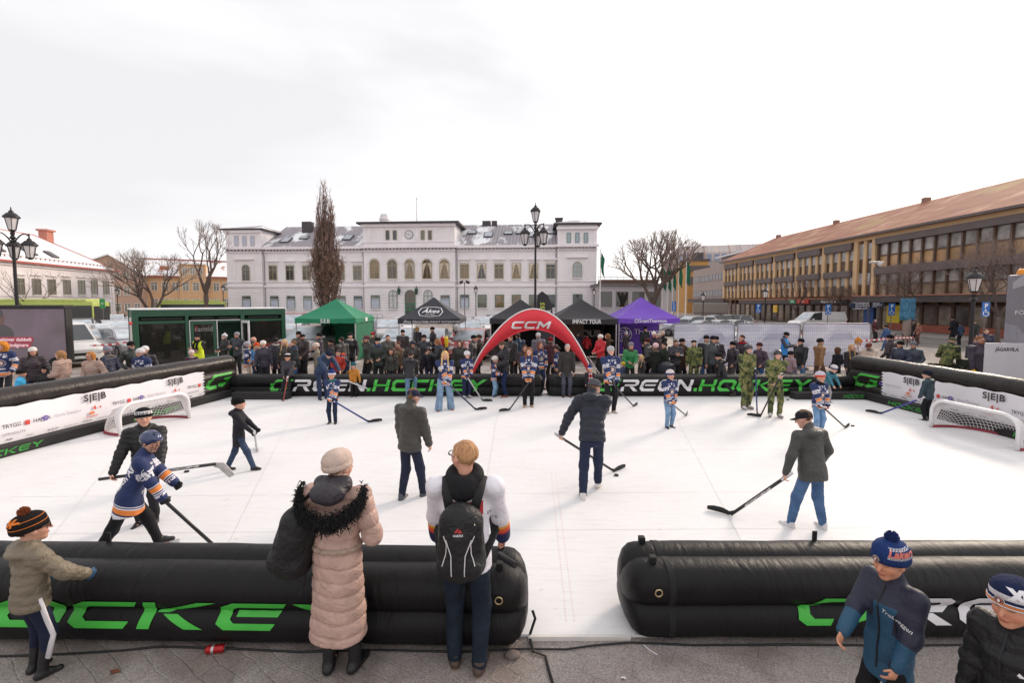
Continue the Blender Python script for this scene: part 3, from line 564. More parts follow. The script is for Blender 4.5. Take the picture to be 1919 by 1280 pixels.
cn = MB(); cn.box(xs - 1.5, LEN, -1.55, .24, 3.552, 3.64); cn.box(8, xs - 1.5, -1.25, .24, 3.252, 3.33); cn.build('canopy_flashing', mat('b97c66', .6), rr)
sf_ = MB(); i = 0; x0 = .2
while x0 < LEN:
 sf_.box(x0, x0 + .3, 1.2, 1.59, .12, 3.3); x0 += 1.6
sf_.box(0, LEN, 1.25, 1.58, 2.5, 2.7); sf_.build('shopfront_frame', PIER, rr)
x0 = .5; k = 0; cols = ['5a4a40', '8a7a6c', '4c4440', '9a8a78', '6b5a4a', '7d746c']
while x0 < LEN - 1:
 p_ = MB(); p_.box(x0, x0 + 1.3, 1.3, 1.5, .75 if x0 > xs else .15, 2.5); p_.build('shop_window', mat(cols[k % 6], .08, var=.5, scale=1.4, spec=.9), rr); x0 += 1.6; k += 1
pl = MB(); pl.box(xs + 1, LEN, .6, 1.19, .12, .8); pl.build('brick_plinth', mat('9c5a4a', .85, var=.2, scale=5), rr)
def sign_board(x0, x1, z0, z1, col, txt=None, tc_='ffffff', name='shop_sign', y=-1.3, sz=.3):
 s_ = MB(); s_.box(x0, x1, y - .12, y, z0, z1, 0)
 if txt: text_on(s_, txt, sz, ((x0 + x1) / 2, y - .125, (z0 + z1) / 2), (1, 0, 0), (0, 0, 1), 1, bold=.01)
 return s_.build(name, [mat(col, .5), mat(tc_, .5)], rr)
sign_board(YX(1497), YX(1497) + 1.6, 2.75, 3.25, '2f8a5a', '3 6 5', 'ffffff'); sign_board(YX(1497) + 1.7, YX(1497) + 4., 2.75, 3.25, 'c0392f', 'TAXI', 'f4e7e0')
sign_board(YX(1541), YX(1541) + 6., 2.75, 3.25, '332d30', 'Bergs Guld Smide', 'd8d0cc', sz=.34)
sign_board(YX(1467), YX(1467) + .9, 1.5, 2.5, 'e2b63a', 'i', '33302a', sz=.5); sign_board(YX(1642), YX(1642) + 1.6, .8, 2.6, 'e8cf3f', None, y=1.2); sign_board(YX(1600), YX(1600) + 1.4, .6, 2.4, '2f5a9c', None, y=1.2)
BARK = mat('5c4e48', .9, var=.25, scale=8., bump=.4); TWIG = mat('85736b', .9, var=.2)
def branch_tree(px, Y, top_px, label, seed, r0=.2, spread=.75, forks=3, lean=0., trunk_frac=.28, group='bare street trees', depth=6, zbase=0., upw=.12, twig=TWIG):
 rnd = random.Random(seed); base = PY(px, 600, Y); base.z = zbase
 Ht = PY(px, top_px, Y).z - zbase
 root = empty('bare_tree', base, rnd.uniform(0, 6), label, 'tree', group)
 tk = MB(); cr = MB(); th = Ht * trunk_frac
 top = Vector((rnd.uniform(-.1, .1), rnd.uniform(-.1, .1), th))
 tk.tube([(0, 0, -.05), (0, 0, .25), top * .5, top], [r0 * 1.5, r0 * 1.1, r0 * .95, r0 * .85], 9); tk.build('trunk', BARK, root, smooth=True)
 Lr = Ht - th; tot = sum(.74 ** i for i in range(depth))
 def go(p, d, r, lv):
  ln = Lr / tot * .74 ** lv * rnd.uniform(.8, 1.2) * 1.12
  pts = [p]; q = p; dd = d
  for _ in range(3):
   dd = (dd + Vector((rnd.gauss(0, .16), rnd.gauss(0, .16), rnd.gauss(0, .1) + upw)) ).normalized(); q = q + dd * ln / 3; pts.append(q)
  cr.tube(pts, [r, r * .88, r * .78, r * .68], 6 if lv < 2 else (4 if lv < 4 else 3), 0 if lv < 3 else 1, caps=False)
  if lv >= depth - 1: return
  n = forks if lv < 2 else (3 if rnd.random() < .7 else 2)
  for k in range(n):
   ang = 2 * math.pi * (k + rnd.random() * .6) / n; a, b_ = ring_axes(dd); sp = spread * rnd.uniform(.55, 1.2)
   nd_ = (dd + (a * math.cos(ang) + b_ * math.sin(ang)) * sp).normalized(); go(q, nd_, max(r * .6, .008), lv + 1)
  if lv >= 1:
   for _ in range(1):
    s_ = pts[rnd.randint(1, 2)]; ang = rnd.uniform(0, 6.3); a, b_ = ring_axes(dd); go(s_, (dd * .6 + (a * math.cos(ang) + b_ * math.sin(ang)) * .9).normalized(), max(r * .4, .007), max(lv + 2, depth - 2))
 nb = forks + 1
 for k in range(nb):
  ang = 2 * math.pi * (k + rnd.random() * .5) / nb; go(top, Vector((math.cos(ang) * spread, math.sin(ang) * spread, 1)).normalized(), r0 * .6, 0)
 cr.build('crown', [BARK, twig], root, fixn=False, smooth=True); return root
branch_tree(283, 60, 470, 'wide spreading bare tree in front of the brick block', 3, .34, .8, 3, trunk_frac=.15, upw=.1)
branch_tree(389, 66, 430, 'tall bare tree left of the hotel corner, forked high', 11, .36, .42, 2, trunk_frac=.3, upw=.16)
branch_tree(59, 42, 505, 'small young bare tree in front of the white house', 5, .1, .6, 2, trunk_frac=.3, depth=5)
branch_tree(1222, 58, 440, 'large gnarled bare tree behind the purple tent', 21, .5, .62, 3, trunk_frac=.22, upw=.14)
for i, (px, Y, tp, lb) in enumerate(((1492, 58, 520, 'thin bare street tree by the shop signs, far one'), (1705, 40, 498, 'slim bare street tree beside the blue wrapped post'), (1872, 29, 455, 'broad bare street tree behind the right lamp post and grey trailer'), (1560, 52, 540, 'small bare street tree between the white van and the arrow sign'))):
 branch_tree(px, Y, tp, lb, 40 + i, .12, .7, 3, trunk_frac=.3, depth=6 if i else 5)
def columnar(px, Y, top_px, label):
 rnd = random.Random(4); base = PY(px, 600, Y); base.z = 0; Ht = PY(px, top_px, Y).z
 root = empty('columnar_tree', base, 0, label, 'tree'); tk = MB(); tk.tube([(0, 0, -.05), (0, 0, Ht * .5), (.05, 0, Ht * .9)], [.32, .2, .04], 8); tk.build('trunk', BARK, root, smooth=True)
 cr = MB(); lv = MB()
 def prof(u): return 2.3 * (min(1, (u / .2) ** .6) if u < .2 else (1 - (u - .2) / .86) ** .8 * (1 + .13 * math.sin(u * 17)))
 for i in range(210):
  u0 = rnd.uniform(.05, .62) ** 1.1; a = rnd.uniform(0, 6.283); z0 = Ht * u0; ln = Ht * rnd.uniform(.22, .42); pts = []
  for k in range(6):
   z = z0 + ln * k / 5; u = min(z / Ht, .995); rr_ = prof(max(u, .05)) * (k / 5) ** .55 * rnd.uniform(.75, 1.03) if k else .1
   pts.append((math.cos(a) * rr_ + rnd.gauss(0, .05), math.sin(a) * rr_ + rnd.gauss(0, .05), z)); a += rnd.gauss(0, .05)
  cr.tube(pts, [.06, .05, .04, .032, .025, .012], 3, 0, caps=False)
  for k in range(1, 6):
   p0 = Vector(pts[k])
   for _ in range(3):
    d = Vector((rnd.gauss(0, .35), rnd.gauss(0, .35), 1)).normalized(); q = p0 + d * rnd.uniform(.4, .9); cr.tube([p0, q], [.018, .008], 3, 1, caps=False)
    if q.z < Ht * .52 and rnd.random() < .95:
     for _ in range(3):
      c = p0.lerp(q, rnd.random()) + Vector((rnd.gauss(0, .12), rnd.gauss(0, .12), rnd.gauss(0, .12))); a1 = Vector((rnd.gauss(0, 1), rnd.gauss(0, 1), rnd.gauss(0, 1))).normalized() * .085; a2 = Vector((rnd.gauss(0, 1), rnd.gauss(0, 1), rnd.gauss(0, 1))).normalized() * .06
      lv.add([c - a1, c + a2, c + a1, c - a2], [(0, 1, 2, 3)], rnd.randint(0, 1))
 c = cr.build('crown', [BARK, mat('8a6e64', .9, var=.2)], root, fixn=False); lv.build('leaves', [mat('6b5442', .8, var=.3), mat('806049', .8, var=.3)], c, fixn=False)
columnar(614, 52, 339, 'tall columnar tree with brown winter leaves in front of the hotel')
IRON = mat('2b272b', .45, .3, var=.1); LGL = mat('d9d3d4', .25, var=.08, spec=.6)
def lantern(root, c, s=1., name='lantern'):
 M = Matrix.Translation(c) @ Matrix.Scale(s, 4); lb = MB()
 lb.lathe([(.06, -.42), (.13, -.36), (.14, -.32)], 6, 0, M); lb.lathe([(.27, .22), (.31, .25), (.30, .30), (.16, .46), (.1, .48), (.08, .56), (.03, .6), (.015, .75)], 12, 0, M)
 for i in range(6):
  a = i * math.pi / 3; lb.tube([M @ Vector((.14 * math.cos(a), .14 * math.sin(a), -.33)), M @ Vector((.255 * math.cos(a), .255 * math.sin(a), .23))], .016 * s, 4)
 o = lb.build(name, IRON, root, smooth=True, auto=35); gb = MB(); gb.lathe([(.13, -.32), (.24, .22)], 6, 0, M); gb.build('glass_shade', LGL, o); return o
def lamp_post(px, Y, top_px, label, arms=0, rot=0., s=1., group=None, r=.075, lean=None):
 base = PY(px, 600, Y); base.z = 0; Ht = PY(px, top_px, Y).z
 root = empty('lamp_post', base, rot, label, 'lamp post', group); pb = MB(); zl = Ht - .78 * s
 pb.tube([(0, 0, 0), (0, 0, .25), (0, 0, .9), (0, 0, 1.), (0, 0, 1.05), (0, 0, zl - .45 * s)], [r * 2.1, r * 2., r * 1.7, r * 1.8, r, r * .72], 12)
 pb.lathe([(r * .9, 0), (r * 1.6, .05), (r * .8, .15), (r * 1.2, .3)], 10, 0, Matrix.Translation((0, 0, zl - .75 * s))); pb.build('pole', IRON, root, smooth=True, auto=40)
 lantern(root, (0, 0, zl), s)
 for k in range(arms):
  a = 2 * math.pi * k / arms; d = Vector((math.cos(a), math.sin(a), 0)); ab = MB(); zz = zl - 1.0 * s; pts = []
  for i in range(9): u = i / 8; pts.append(d * (.62 * s * u) + Vector((0, 0, zz + .5 * s * math.sin(u * 2.2))))
  ab.tube(pts, .03 * s, 6); e = pts[-1]; ab.tube([e + Vector((0, 0, .12 * s)), e - Vector((0, 0, .1 * s))], .035 * s, 6); ab.build('arm', IRON, root); lantern(root, e - Vector((0, 0, .68 * s)), s)
 return root
lamp_post(1003, 26, 378, 'tall black four-armed lamp post in front of the hotel', 3, R_(75), 1.0, 'ornate multi-lantern lamp posts')
lamp_post(34, 20.5, 386, 'tall black lamp post with four lanterns at the left edge', 3, R_(15), .95, 'ornate multi-lantern lamp posts')
lamp_post(1822, 20, 498, 'black single-lantern lamp post in front of the ochre office', 0, 0, 1., 'single-lantern lamp posts', .09)
for px, Y, tp, lb in ((892, 55, 533, 'slim lamp post left of the tall one, by the hotel wing'), (1113, 58, 537, 'slim lamp post at the right corner of the hotel'), (1317, 50, 545, 'slim lamp post behind the mesh fence, by snowy cars'), (1433, 42, 536, 'slim lamp post against the brown shopfront'), (222, 64, 538, 'slim lamp post at the corner of the white house'), (420, 68, 532, 'slim lamp post left of the hotel, by the black board')):
 lamp_post(px, Y, tp, lb, 0, 0, .95, 'single-lantern lamp posts', .06)
def pole_thing(px, Y, top_px, name, label, cat, build, r=.05, group=None):
 base = PY(px, 600, Y); base.z = 0; Ht = PY(px, top_px, Y).z; root = empty(name, base, 0, label, cat, group)
 pb = MB(); pb.tube([(0, 0, 0), (0, 0, Ht)], [r, r * .8], 8); pb.build('pole', mat('5b5558', .5, .4), root); build(root, Ht); return root
def _fl(root, Ht):
 for s_ in (-1, 1):
  b1 = MB(); b1.rbox(-.22, .22, -.15, .15, -.14, .14, .03, 0, Matrix.Translation((s_ * .35, 0, Ht)) @ Matrix.Rotation(s_ * .4, 4, 'Y')); b1.build('floodlight', IRON, root)
pole_thing(871, 50, 529, 'floodlight_pole', 'dark pole with two floodlights in front of the hotel', 'pole', _fl)
def _cam(root, Ht):
 b1 = MB(); b1.rbox(-.1, .7, -.1, .1, Ht - .05, Ht + .12, .03); b1.build('bracket', mat('c9c4c4', .4), root); b1 = MB(); b1.lathe([(.05, -.32), (.17, -.22), (.2, -.05), (.18, .02)], 14, 0, Matrix.Translation((.75, 0, Ht))); b1.rbox(.5, 1., -.13, .13, Ht, Ht + .09, .03); b1.build('camera', mat('d5d0d0', .4), root, smooth=True, auto=40)
pole_thing(1627, 38, 492, 'camera_pole', 'grey pole carrying a white surveillance camera', 'pole', _cam)
def flag(px, Y, top_px, label, seed, base_px=None, fl=True):
 base = PY(px, 600, Y); base.z = 0; Ht = PY(px, top_px, Y).z; root = empty('flagpole', base, 0, label, 'flagpole', 'white flagpoles with green flags'); rnd = random.Random(seed)
 pb = MB(); pb.tube([(0, 0, 0), (0, 0, Ht)], [.09, .05], 8); pb.ball((0, 0, Ht), .09, 8); pb.build('pole', mat('d9d4d4', .5), root)
 fb = MB(); n, m_ = 7, 10; vs = []
 for i in range(n):
  for j in range(m_ + 1):
   u, v = i / (n - 1), j / m_; vs.append((.06 + u * .42 + .06 * math.sin(v * 7 + seed), .1 * math.sin(u * 9 + v * 3 + seed), Ht - .3 - v * 2.6 - u * .8))
 fb.add(vs, [(i * (m_ + 1) + j, (i + 1) * (m_ + 1) + j, (i + 1) * (m_ + 1) + j + 1, i * (m_ + 1) + j + 1) for i in range(n - 1) for j in range(m_)])
 fb.build('flag', mat('1f6b4f', .7, var=.2), root, smooth=True, fixn=False)
flag(1124, 60, 468, 'white flagpole with limp green flag at the hotel corner', 1)
for i, (px, tp) in enumerate(((1240, 497), (1250, 497), (1259, 492), (1270, 486), (1284, 482))): flag(px, 62 - i * 1.5, tp, ['leftmost of the five green flags behind the purple tent', 'second from left of the five green flags behind the purple tent', 'middle one of the five green flags behind the purple tent', 'fourth from left of the five green flags behind the purple tent', 'rightmost and tallest of the five green flags behind the purple tent'][i], i + 2)
TYRE = mat('1c1b1c', .85); RIM = mat('8f8c90', .35, .7); CGL = glass('34383e', .06); FROST = mat('b9c0c8', .35, var=.25, scale=2.5)
def car(x, y, rz, kind, col, label, group='cars parked on the square', frost=False, z=0.):
 root = empty('parked_' + ('van' if kind == 'van' else 'car'), (x, y, z), rz, label, 'van' if kind == 'van' else 'car', group)
 L_, W_, hb, ht = dict(hatch=(4.1, 1.76, .92, 1.47), sedan=(4.6, 1.82, .92, 1.44), wagon=(4.7, 1.84, .95, 1.5), suv=(4.6, 1.86, 1.05, 1.68), van=(5.1, 1.95, 1.15, 1.98))[kind]
 n, t_ = L_ / 2, -L_ / 2
 if kind == 'van': belt = [(n, .45), (n - .02, .8), (n - .25, 1.02), (n - .85, 1.15), (t_ + .03, 1.15), (t_, .5)]; top = [(n - .9, 1.15), (n - 1.75, 1.9), (n - 2.3, ht), (t_ + .25, ht - .02), (t_ + .05, 1.15)]
 else:
  belt = [(n, .42), (n - .03, .66), (n - .3, .80), (n - 1.15, hb), (t_ + (.5 if kind == 'sedan' else .06), hb + .04), (t_, .55)]
  bk = dict(hatch=((t_ + .75, ht - .08), (t_ + .12, hb + .04)), sedan=((t_ + 1.45, ht - .1), (t_ + .62, hb + .04)), wagon=((t_ + .5, ht - .06), (t_ + .1, hb + .04)), suv=((t_ + .5, ht - .06), (t_ + .12, hb + .04)))[kind]
  top = [(n - 1.1, hb), (n - 1.95, ht - .05), (n - 2.4, ht), bk[0], bk[1]]
 body = MB(); hw_ = W_ / 2
 prof = [(n - .12, .2), (n, .34)] + belt + [(t_ + .05, .28), (t_ + .2, .2)]
 rows = []
 for s_ in (-1., -.93, -.6, .6, .93, 1.):
  sh = abs(s_); rows.append([(s_ * hw_ * (1 if .3 < zz < hb * .93 else .96), yy * (1 - .035 * (sh > .9) - .02 * (sh == 1.)), zz - (.05 if sh == 1. and zz > .6 else 0)) for yy, zz in prof])
 k = len(prof); vs = [p for r_ in rows for p in r_]; fs = []
 for i in range(5):
  for j in range(k): fs.append((i * k + j, i * k + (j + 1) % k, (i + 1) * k + (j + 1) % k, (i + 1) * k + j))
 fs += [tuple(range(k)), tuple(range(6 * k - 1, 5 * k - 1, -1))]
 body.add(vs, fs); paint = mat(col, .28, .1, var=.08, scale=1.2, coat=.6)
 body.build('body', paint, root, smooth=True, auto=32)
 tp = MB(); ti = .17; A = [(-1, 0.), (1, 0.)]
 lo = lambda s_: [(s_ * (hw_ - (.05 if zz < hb + .1 or (kind == 'van' and zz < 1.2) else ti)), yy, zz) for yy, zz in top]
 l_, r_ = lo(-1), lo(1); m_ = len(top); vs = l_ + r_
 fs = [(i, i + 1, m_ + i + 1, m_ + i) for i in range(m_ - 1)] + [tuple(range(m_)), tuple(range(2 * m_ - 1, m_ - 1, -1))]
 tp.add(vs, fs); cabin = tp.build('cabin', paint, root, smooth=True, auto=20)
 def inset(pl, f=.1, off=.012, name='side_window', m=CGL):
  pl = [Vector(p) for p in pl]; c = sum(pl, Vector()) / len(pl); nn = (pl[1] - pl[0]).cross(pl[2] - pl[0]).normalized()
  if nn.dot(c - Vector((0, 0, hb + .2))) < 0: nn = -nn
  g_ = MB(); g_.add([p + (c - p) * f + nn * off for p in pl], [tuple(range(len(pl)))]); g_.build(name, m, cabin)
 inset([l_[0], r_[0], r_[1], l_[1]], .08, name='windscreen', m=FROST if frost else CGL); inset([l_[-2], r_[-2], r_[-1], l_[-1]], .12, name='rear_window', m=FROST if frost else CGL)
 for q in (l_, r_):
  a, b2, c, d, e = [Vector(p) for p in q]
  if kind == 'van': inset([a.lerp(e, .05), b2.lerp(a, .1), c.lerp(d, .1), a.lerp(e, .38)], .06)
  else:
   mid_lo, mid_hi = a.lerp(e, .52), c.lerp(d, .45); inset([a.lerp(mid_lo, .12), b2, c, mid_hi, mid_lo], .07); inset([mid_lo, mid_hi, d, e.lerp(mid_lo, .1)], .09)
 for s_ in (-1, 1):
  for yy in (n - .85, t_ + .82):
   w_ = MB(); w_.tube([(s_ * (hw_ - .2), yy, .32), (s_ * (hw_ + .012), yy, .32)], .32, 18, 0); o = w_.build('wheel', TYRE, root); w_ = MB(); w_.tube([(s_ * (hw_ - .1), yy, .32), (s_ * (hw_ + .02), yy, .32)], .2, 12, 0); w_.build('rim', RIM, o)
  h_ = MB(); h_.rbox(s_ * hw_ * .72 - .2, s_ * hw_ * .72 + .2, n - .34, n - .012, .62, .77, .04); h_.build('headlight', mat('cfd3d8', .1, spec=1.), root)
  h_ = MB(); h_.rbox(s_ * hw_ * .8 - .14, s_ * hw_ * .8 + .14, t_ - .012, t_ + .2, .72, .98, .04); h_.build('tail_light', mat('9c2420', .2), root)
  h_ = MB(); h_.rbox(s_ * (hw_ + .08) - .1, s_ * (hw_ + .08) + .1, n - 1.55, n - 1.42, hb + .02, hb + .16, .03); h_.build('mirror', paint, root)
 g_ = MB(); g_.rbox(-hw_ * .45, hw_ * .45, n - .06, n + .012, .5, .66, .02); g_.rbox(-hw_ * .7, hw_ * .7, n - .1, n + .004, .27, .4, .02); g_.build('grille', mat('242326', .4), root)
 for yy, s_ in ((n + .018, 1), (t_ - .012, -1)):
  g_ = MB(); g_.box(-.26, .26, min(yy, yy + .01 * s_), max(yy, yy + .01 * s_), .42, .53); g_.build('number_plate', mat('d9d9d6', .4), root)
 return root
def carp(px, gy, rz, kind, col, label, **k): p = P(px, gy); return car(p.x, p.y, R_(rz), kind, col, label, **k)
def carY(px, Y, rz, kind, col, label, **k): p = PY(px, 600, Y); return car(p.x, p.y, R_(rz), kind, col, label, **k)
S1, S2, WH, BL_, DG, RD, GY = 'a39c9c', 'b4adad', 'd9d6d6', '26262b', '4a484e', '8c2a2c', '8b8890'
for a in ((108, 21.6, 238, 'van', WH, 'white van facing the square beside the big screen'), (190, 26, 232, 'sedan', S1, 'silver saloon parked behind the white van, front to the square'),
   (236, 25.5, 238, 'wagon', GY, 'grey estate car half hidden by the green pavilion'), (142, 29, 215, 'wagon', 'b7a79d', 'beige estate car behind the silver saloon, next to the screen'), (176, 30.5, 225, 'wagon', WH, 'white estate car in the second row left'),
   (215, 32.5, 230, 'suv', S2, 'light silver SUV near the corner of the green pavilion'), (152, 36.5, 40, 'suv', DG, 'dark grey SUV seen in the third row left'), (192, 37, 40, 'hatch', WH, 'white hatchback with red tail lights in the third row'), (232, 38, 225, 'hatch', BL_, 'black hatchback behind the silver SUV'),
   (140, 45, 215, 'sedan', GY, 'grey saloon in the back row near the bus'), (178, 46, 215, 'sedan', S1, 'silver saloon in the back row, centre of the left parking'), (215, 48, 215, 'suv', WH, 'white SUV in the back row in front of the bus nose'), (246, 50, 215, 'sedan', DG, 'dark saloon in the back row by the house corner')): carY(*a[:2], *a[2:], frost=a[3] != 'van')
for a in ((552, 40, 195, 'van', RD, 'dark red van behind the green pavilion and tent'), (545, 31, 190, 'wagon', WH, 'white estate car with snow left of the green tent'), (584, 24.5, 178, 'suv', S2, 'silver SUV with frosted windscreen under the green tent'), (547, 24, 185, 'hatch', RD, 'red hatchback beside the green pavilion wall'),
   (726, 35, 200, 'suv', S2, 'silver SUV right of the green tent'), (700, 37, 200, 'suv', DG, 'dark SUV behind the silver one by the green tent'), (757, 40, 190, 'suv', WH, 'white SUV behind the black hexagon-logo tent'), (752, 26.5, 182, 'sedan', 'aab0bb', 'frosted blue-grey saloon under the hexagon-logo tent, left one'), (812, 26.5, 178, 'sedan', 'b9bcc4', 'frosted pale saloon under the hexagon-logo tent, right one'),
   (886, 24.5, 172, 'wagon', 'c27a78', 'pinkish red estate car with frosted windows left of the arch'), (880, 34, 185, 'suv', S1, 'grey SUV behind the pinkish estate car'), (905, 40, 190, 'suv', WH, 'white SUV with black roof left of the CCM tent'), (868, 44, 190, 'wagon', GY, 'grey estate car far behind, in front of the hotel wing'), (930, 46, 190, 'suv', BL_, 'black SUV in front of the hotel wing')): carY(*a[:2], *a[2:], frost=True)
for a in ((1296, 41, 100, 'suv', WH, 'white snowy SUV right of the purple tent'), (1318, 38, 95, 'sedan', S2, 'snowy silver saloon behind the mesh fence, left one'), (1340, 45, 95, 'suv', DG, 'dark SUV behind the snowy saloons'), (1350, 39, 95, 'sedan', 'bdbabd', 'snowy pale saloon behind the mesh fence, middle one'), (1378, 39, 92, 'sedan', WH, 'snowy white saloon behind the mesh fence, right one'), (1366, 46, 92, 'suv', S1, 'silver SUV parked by the office shopfront'),
   (1435, 31, 92, 'sedan', WH, 'white car showing only its roof above the fence'), (1530, 46, 92, 'van', WH, 'white van parked by the shops'), (1268, 40, 98, 'hatch', GY, 'grey hatchback at the corner of the purple tent')): carY(*a[:2], *a[2:], frost=True)
def bus(px_front, Y, rz, label, Lb=12.):
 p = PY(px_front, 600, Y); root = empty('city_bus', (p.x, p.y, 0), R_(rz), label, 'bus', 'green city buses'); GRN = mat('a8b45a', .4, var=.06); BK = mat('1d1e20', .2, spec=.8)
 b = MB(); b.rbox(-1.25, 1.25, -Lb, 0, .35, 3.0, .18); b.build('body', GRN, root, smooth=True, auto=40)
 b = MB(); b.rbox(-1.1, 1.1, -Lb + .5, -.6, 2.98, 3.25, .12); b.build('roof_pod', mat('b6bf72', .5), root)
 for s_ in (-1, 1):
  b = MB(); b.box(s_ * 1.255 - .006, s_ * 1.255 + .006, -Lb + .4, -.1, 1.15, 2.62); b.build('side_glass', BK, root)
  for yy in (-2.6, -Lb + 3): b = MB(); b.tube([(s_ * .9, yy, .48), (s_ * 1.27, yy, .48)], .48, 18); b.build('wheel', TYRE, root)
 b = MB(); b.box(-1.1, 1.1, -.006, .02, 1.0, 2.55); b.build('windscreen', BK, root)
 b = MB(); text_on(b, '4 Teleborg', .28, (-1.268, -2.2, 2.35), (0, -1, 0), (0, 0, 1)); text_on(b, '4', .3, (0, .026, 2.35), (-1, 0, 0), (0, 0, 1)); b.build('route_display', emit('e0502c', 1.2), root)
 return root
p = PY(192, 600, 44); bus(192, 44, -78, 'lime green city bus with dark windows behind the parked cars', 14)
p = PY(436, 600, 64); bus(424, 68, -60, 'bus nose with lit route board left of the hotel wall', 8)
from mathutils.bvhtree import BVHTree
from mathutils.geometry import tessellate_polygon
GL_ = {
 'C': [[(.3, 1), (1.6, 1), (1.52, .76), (.44, .76), (.32, .64), (.32, .36), (.44, .24), (1.5, .24), (1.42, 0), (.25, 0), (.02, .2), (.02, .8)]],
 'E': [[(.3, 1), (1.6, 1), (1.54, .78), (.44, .78), (.32, .66), (.32, .34), (.44, .22), (1.45, .22), (1.38, 0), (.25, 0), (.02, .2), (.02, .8)], [(.45, .6), (1.5, .6), (1.45, .41), (.45, .41)]],
 'K': [[(0, 0), (.3, 0), (.3, 1), (0, 1)], [(.34, .54), (1.3, 1), (1.75, 1), (.62, .5), (.34, .5)], [(.5, .46), (.85, .46), (1.6, 0), (1.15, 0)]],
 'O': [[(.3, 1), (.85, 1), (.85, .76), (.44, .76), (.32, .64), (.32, .36), (.44, .24), (.85, .24), (.85, 0), (.25, 0), (.02, .2), (.02, .8)], [(.85, 1), (1.4, 1), (1.68, .8), (1.68, .2), (1.4, 0), (.85, 0), (.85, .24), (1.26, .24), (1.38, .36), (1.38, .64), (1.26, .76), (.85, .76)]],
 'Y': [[(0, 1), (.4, 1), (.85, .66), (1.3, 1), (1.7, 1), (1.0, .44), (1.0, 0), (.7, 0), (.7, .44)]],
 'H': [[(0, 0), (.3, 0), (.3, 1), (0, 1)], [(1.2, 0), (1.5, 0), (1.5, 1), (1.2, 1)], [(.3, .38), (1.2, .38), (1.2, .6), (.3, .6)]],
 'R': [[(0, 0), (.3, 0), (.3, .4), (0, .3)], [(0, 1), (1.4, 1), (1.58, .86), (1.58, .56), (1.4, .4), (.3, .4), (.3, .6), (1.2, .6), (1.28, .66), (1.28, .74), (1.2, .8), (0, .8)], [(.8, .38), (1.15, .38), (1.65, 0), (1.25, 0)]],
 'N': [[(0, 0), (.3, 0), (.3, 1), (0, 1)], [(1.2, 0), (1.5, 0), (1.5, 1), (1.2, 1)], [(.3, 1), (.3, .7), (1.2, 0), (1.2, .3)]],
 'M': [[(0, 0), (.32, 0), (.32, 1), (0, 1)], [(1.38, 0), (1.7, 0), (1.7, 1), (1.38, 1)], [(.32, 1), (.32, .58), (.85, .12), (.85, .54)], [(.85, .54), (.85, .12), (1.38, .58), (1.38, 1)]],
 'G': [[(.5, 1), (2.1, 1), (1.95, .84), (.75, .84), (.3, .74)], [(.0, .66), (.5, .7), (.3, .56), (.3, .36), (.42, .22), (.9, .22), (.85, 0), (.25, 0), (.02, .2)], [(1.0, .1), (1.25, .42), (1.28, .26), (1.9, .26), (2.0, .66), (1.4, .66), (1.36, .52), (1.68, .5), (1.64, .42), (1.3, .02)][0:10]],
 '.': [[(0, 0), (.3, 0), (.3, .26), (0, .26)]]}
GW_ = dict(C=1.75, E=1.75, K=1.85, O=1.85, Y=1.8, H=1.75, M=1.95, R=1.8, N=1.75, G=2.25)
GW_['.'] = .5
def lay_poly(mb, poly, surf, mi, mx=.045):
 tri = tessellate_polygon([[Vector((p[0], p[1], 0)) for p in poly]])
 T = [[Vector(poly[i][:2]) if not isinstance(i, Vector) else i for i in t] for t in tri]; out = []
 while T:
  t = T.pop(); e = max(range(3), key=lambda i: (t[i] - t[(i + 1) % 3]).length); a, b2, c = t[e], t[(e + 1) % 3], t[(e + 2) % 3]
  if (a - b2).length > mx: m = (a + b2) / 2; T += [[a, m, c], [m, b2, c]]
  else: out.append(t)
 vs, fs, ix = [], [], {}
 for t in out:
  q = []
  for p in t:
   k = (round(p.x, 5), round(p.y, 5))
   if k not in ix: ix[k] = len(vs); vs.append(surf(p.x, p.y))
   q.append(ix[k])
  fs.append(tuple(q))
 mb.add(vs, fs, mi)
def letters(mb, txt, surf, u0, z0, size, cols, sx=1., shear=.28, mx=.045):
 u = u0
 for i, ch in enumerate(txt):
  if ch != ' ':
   for poly in GL_[ch]: lay_poly(mb, [(u + (p[0] * sx + p[1] * shear) * size, z0 + p[1] * size) for p in poly], surf, cols[i] if hasattr(cols, '__len__') else cols, mx)
  u += GW_.get(ch, 1) * size * sx
 return u
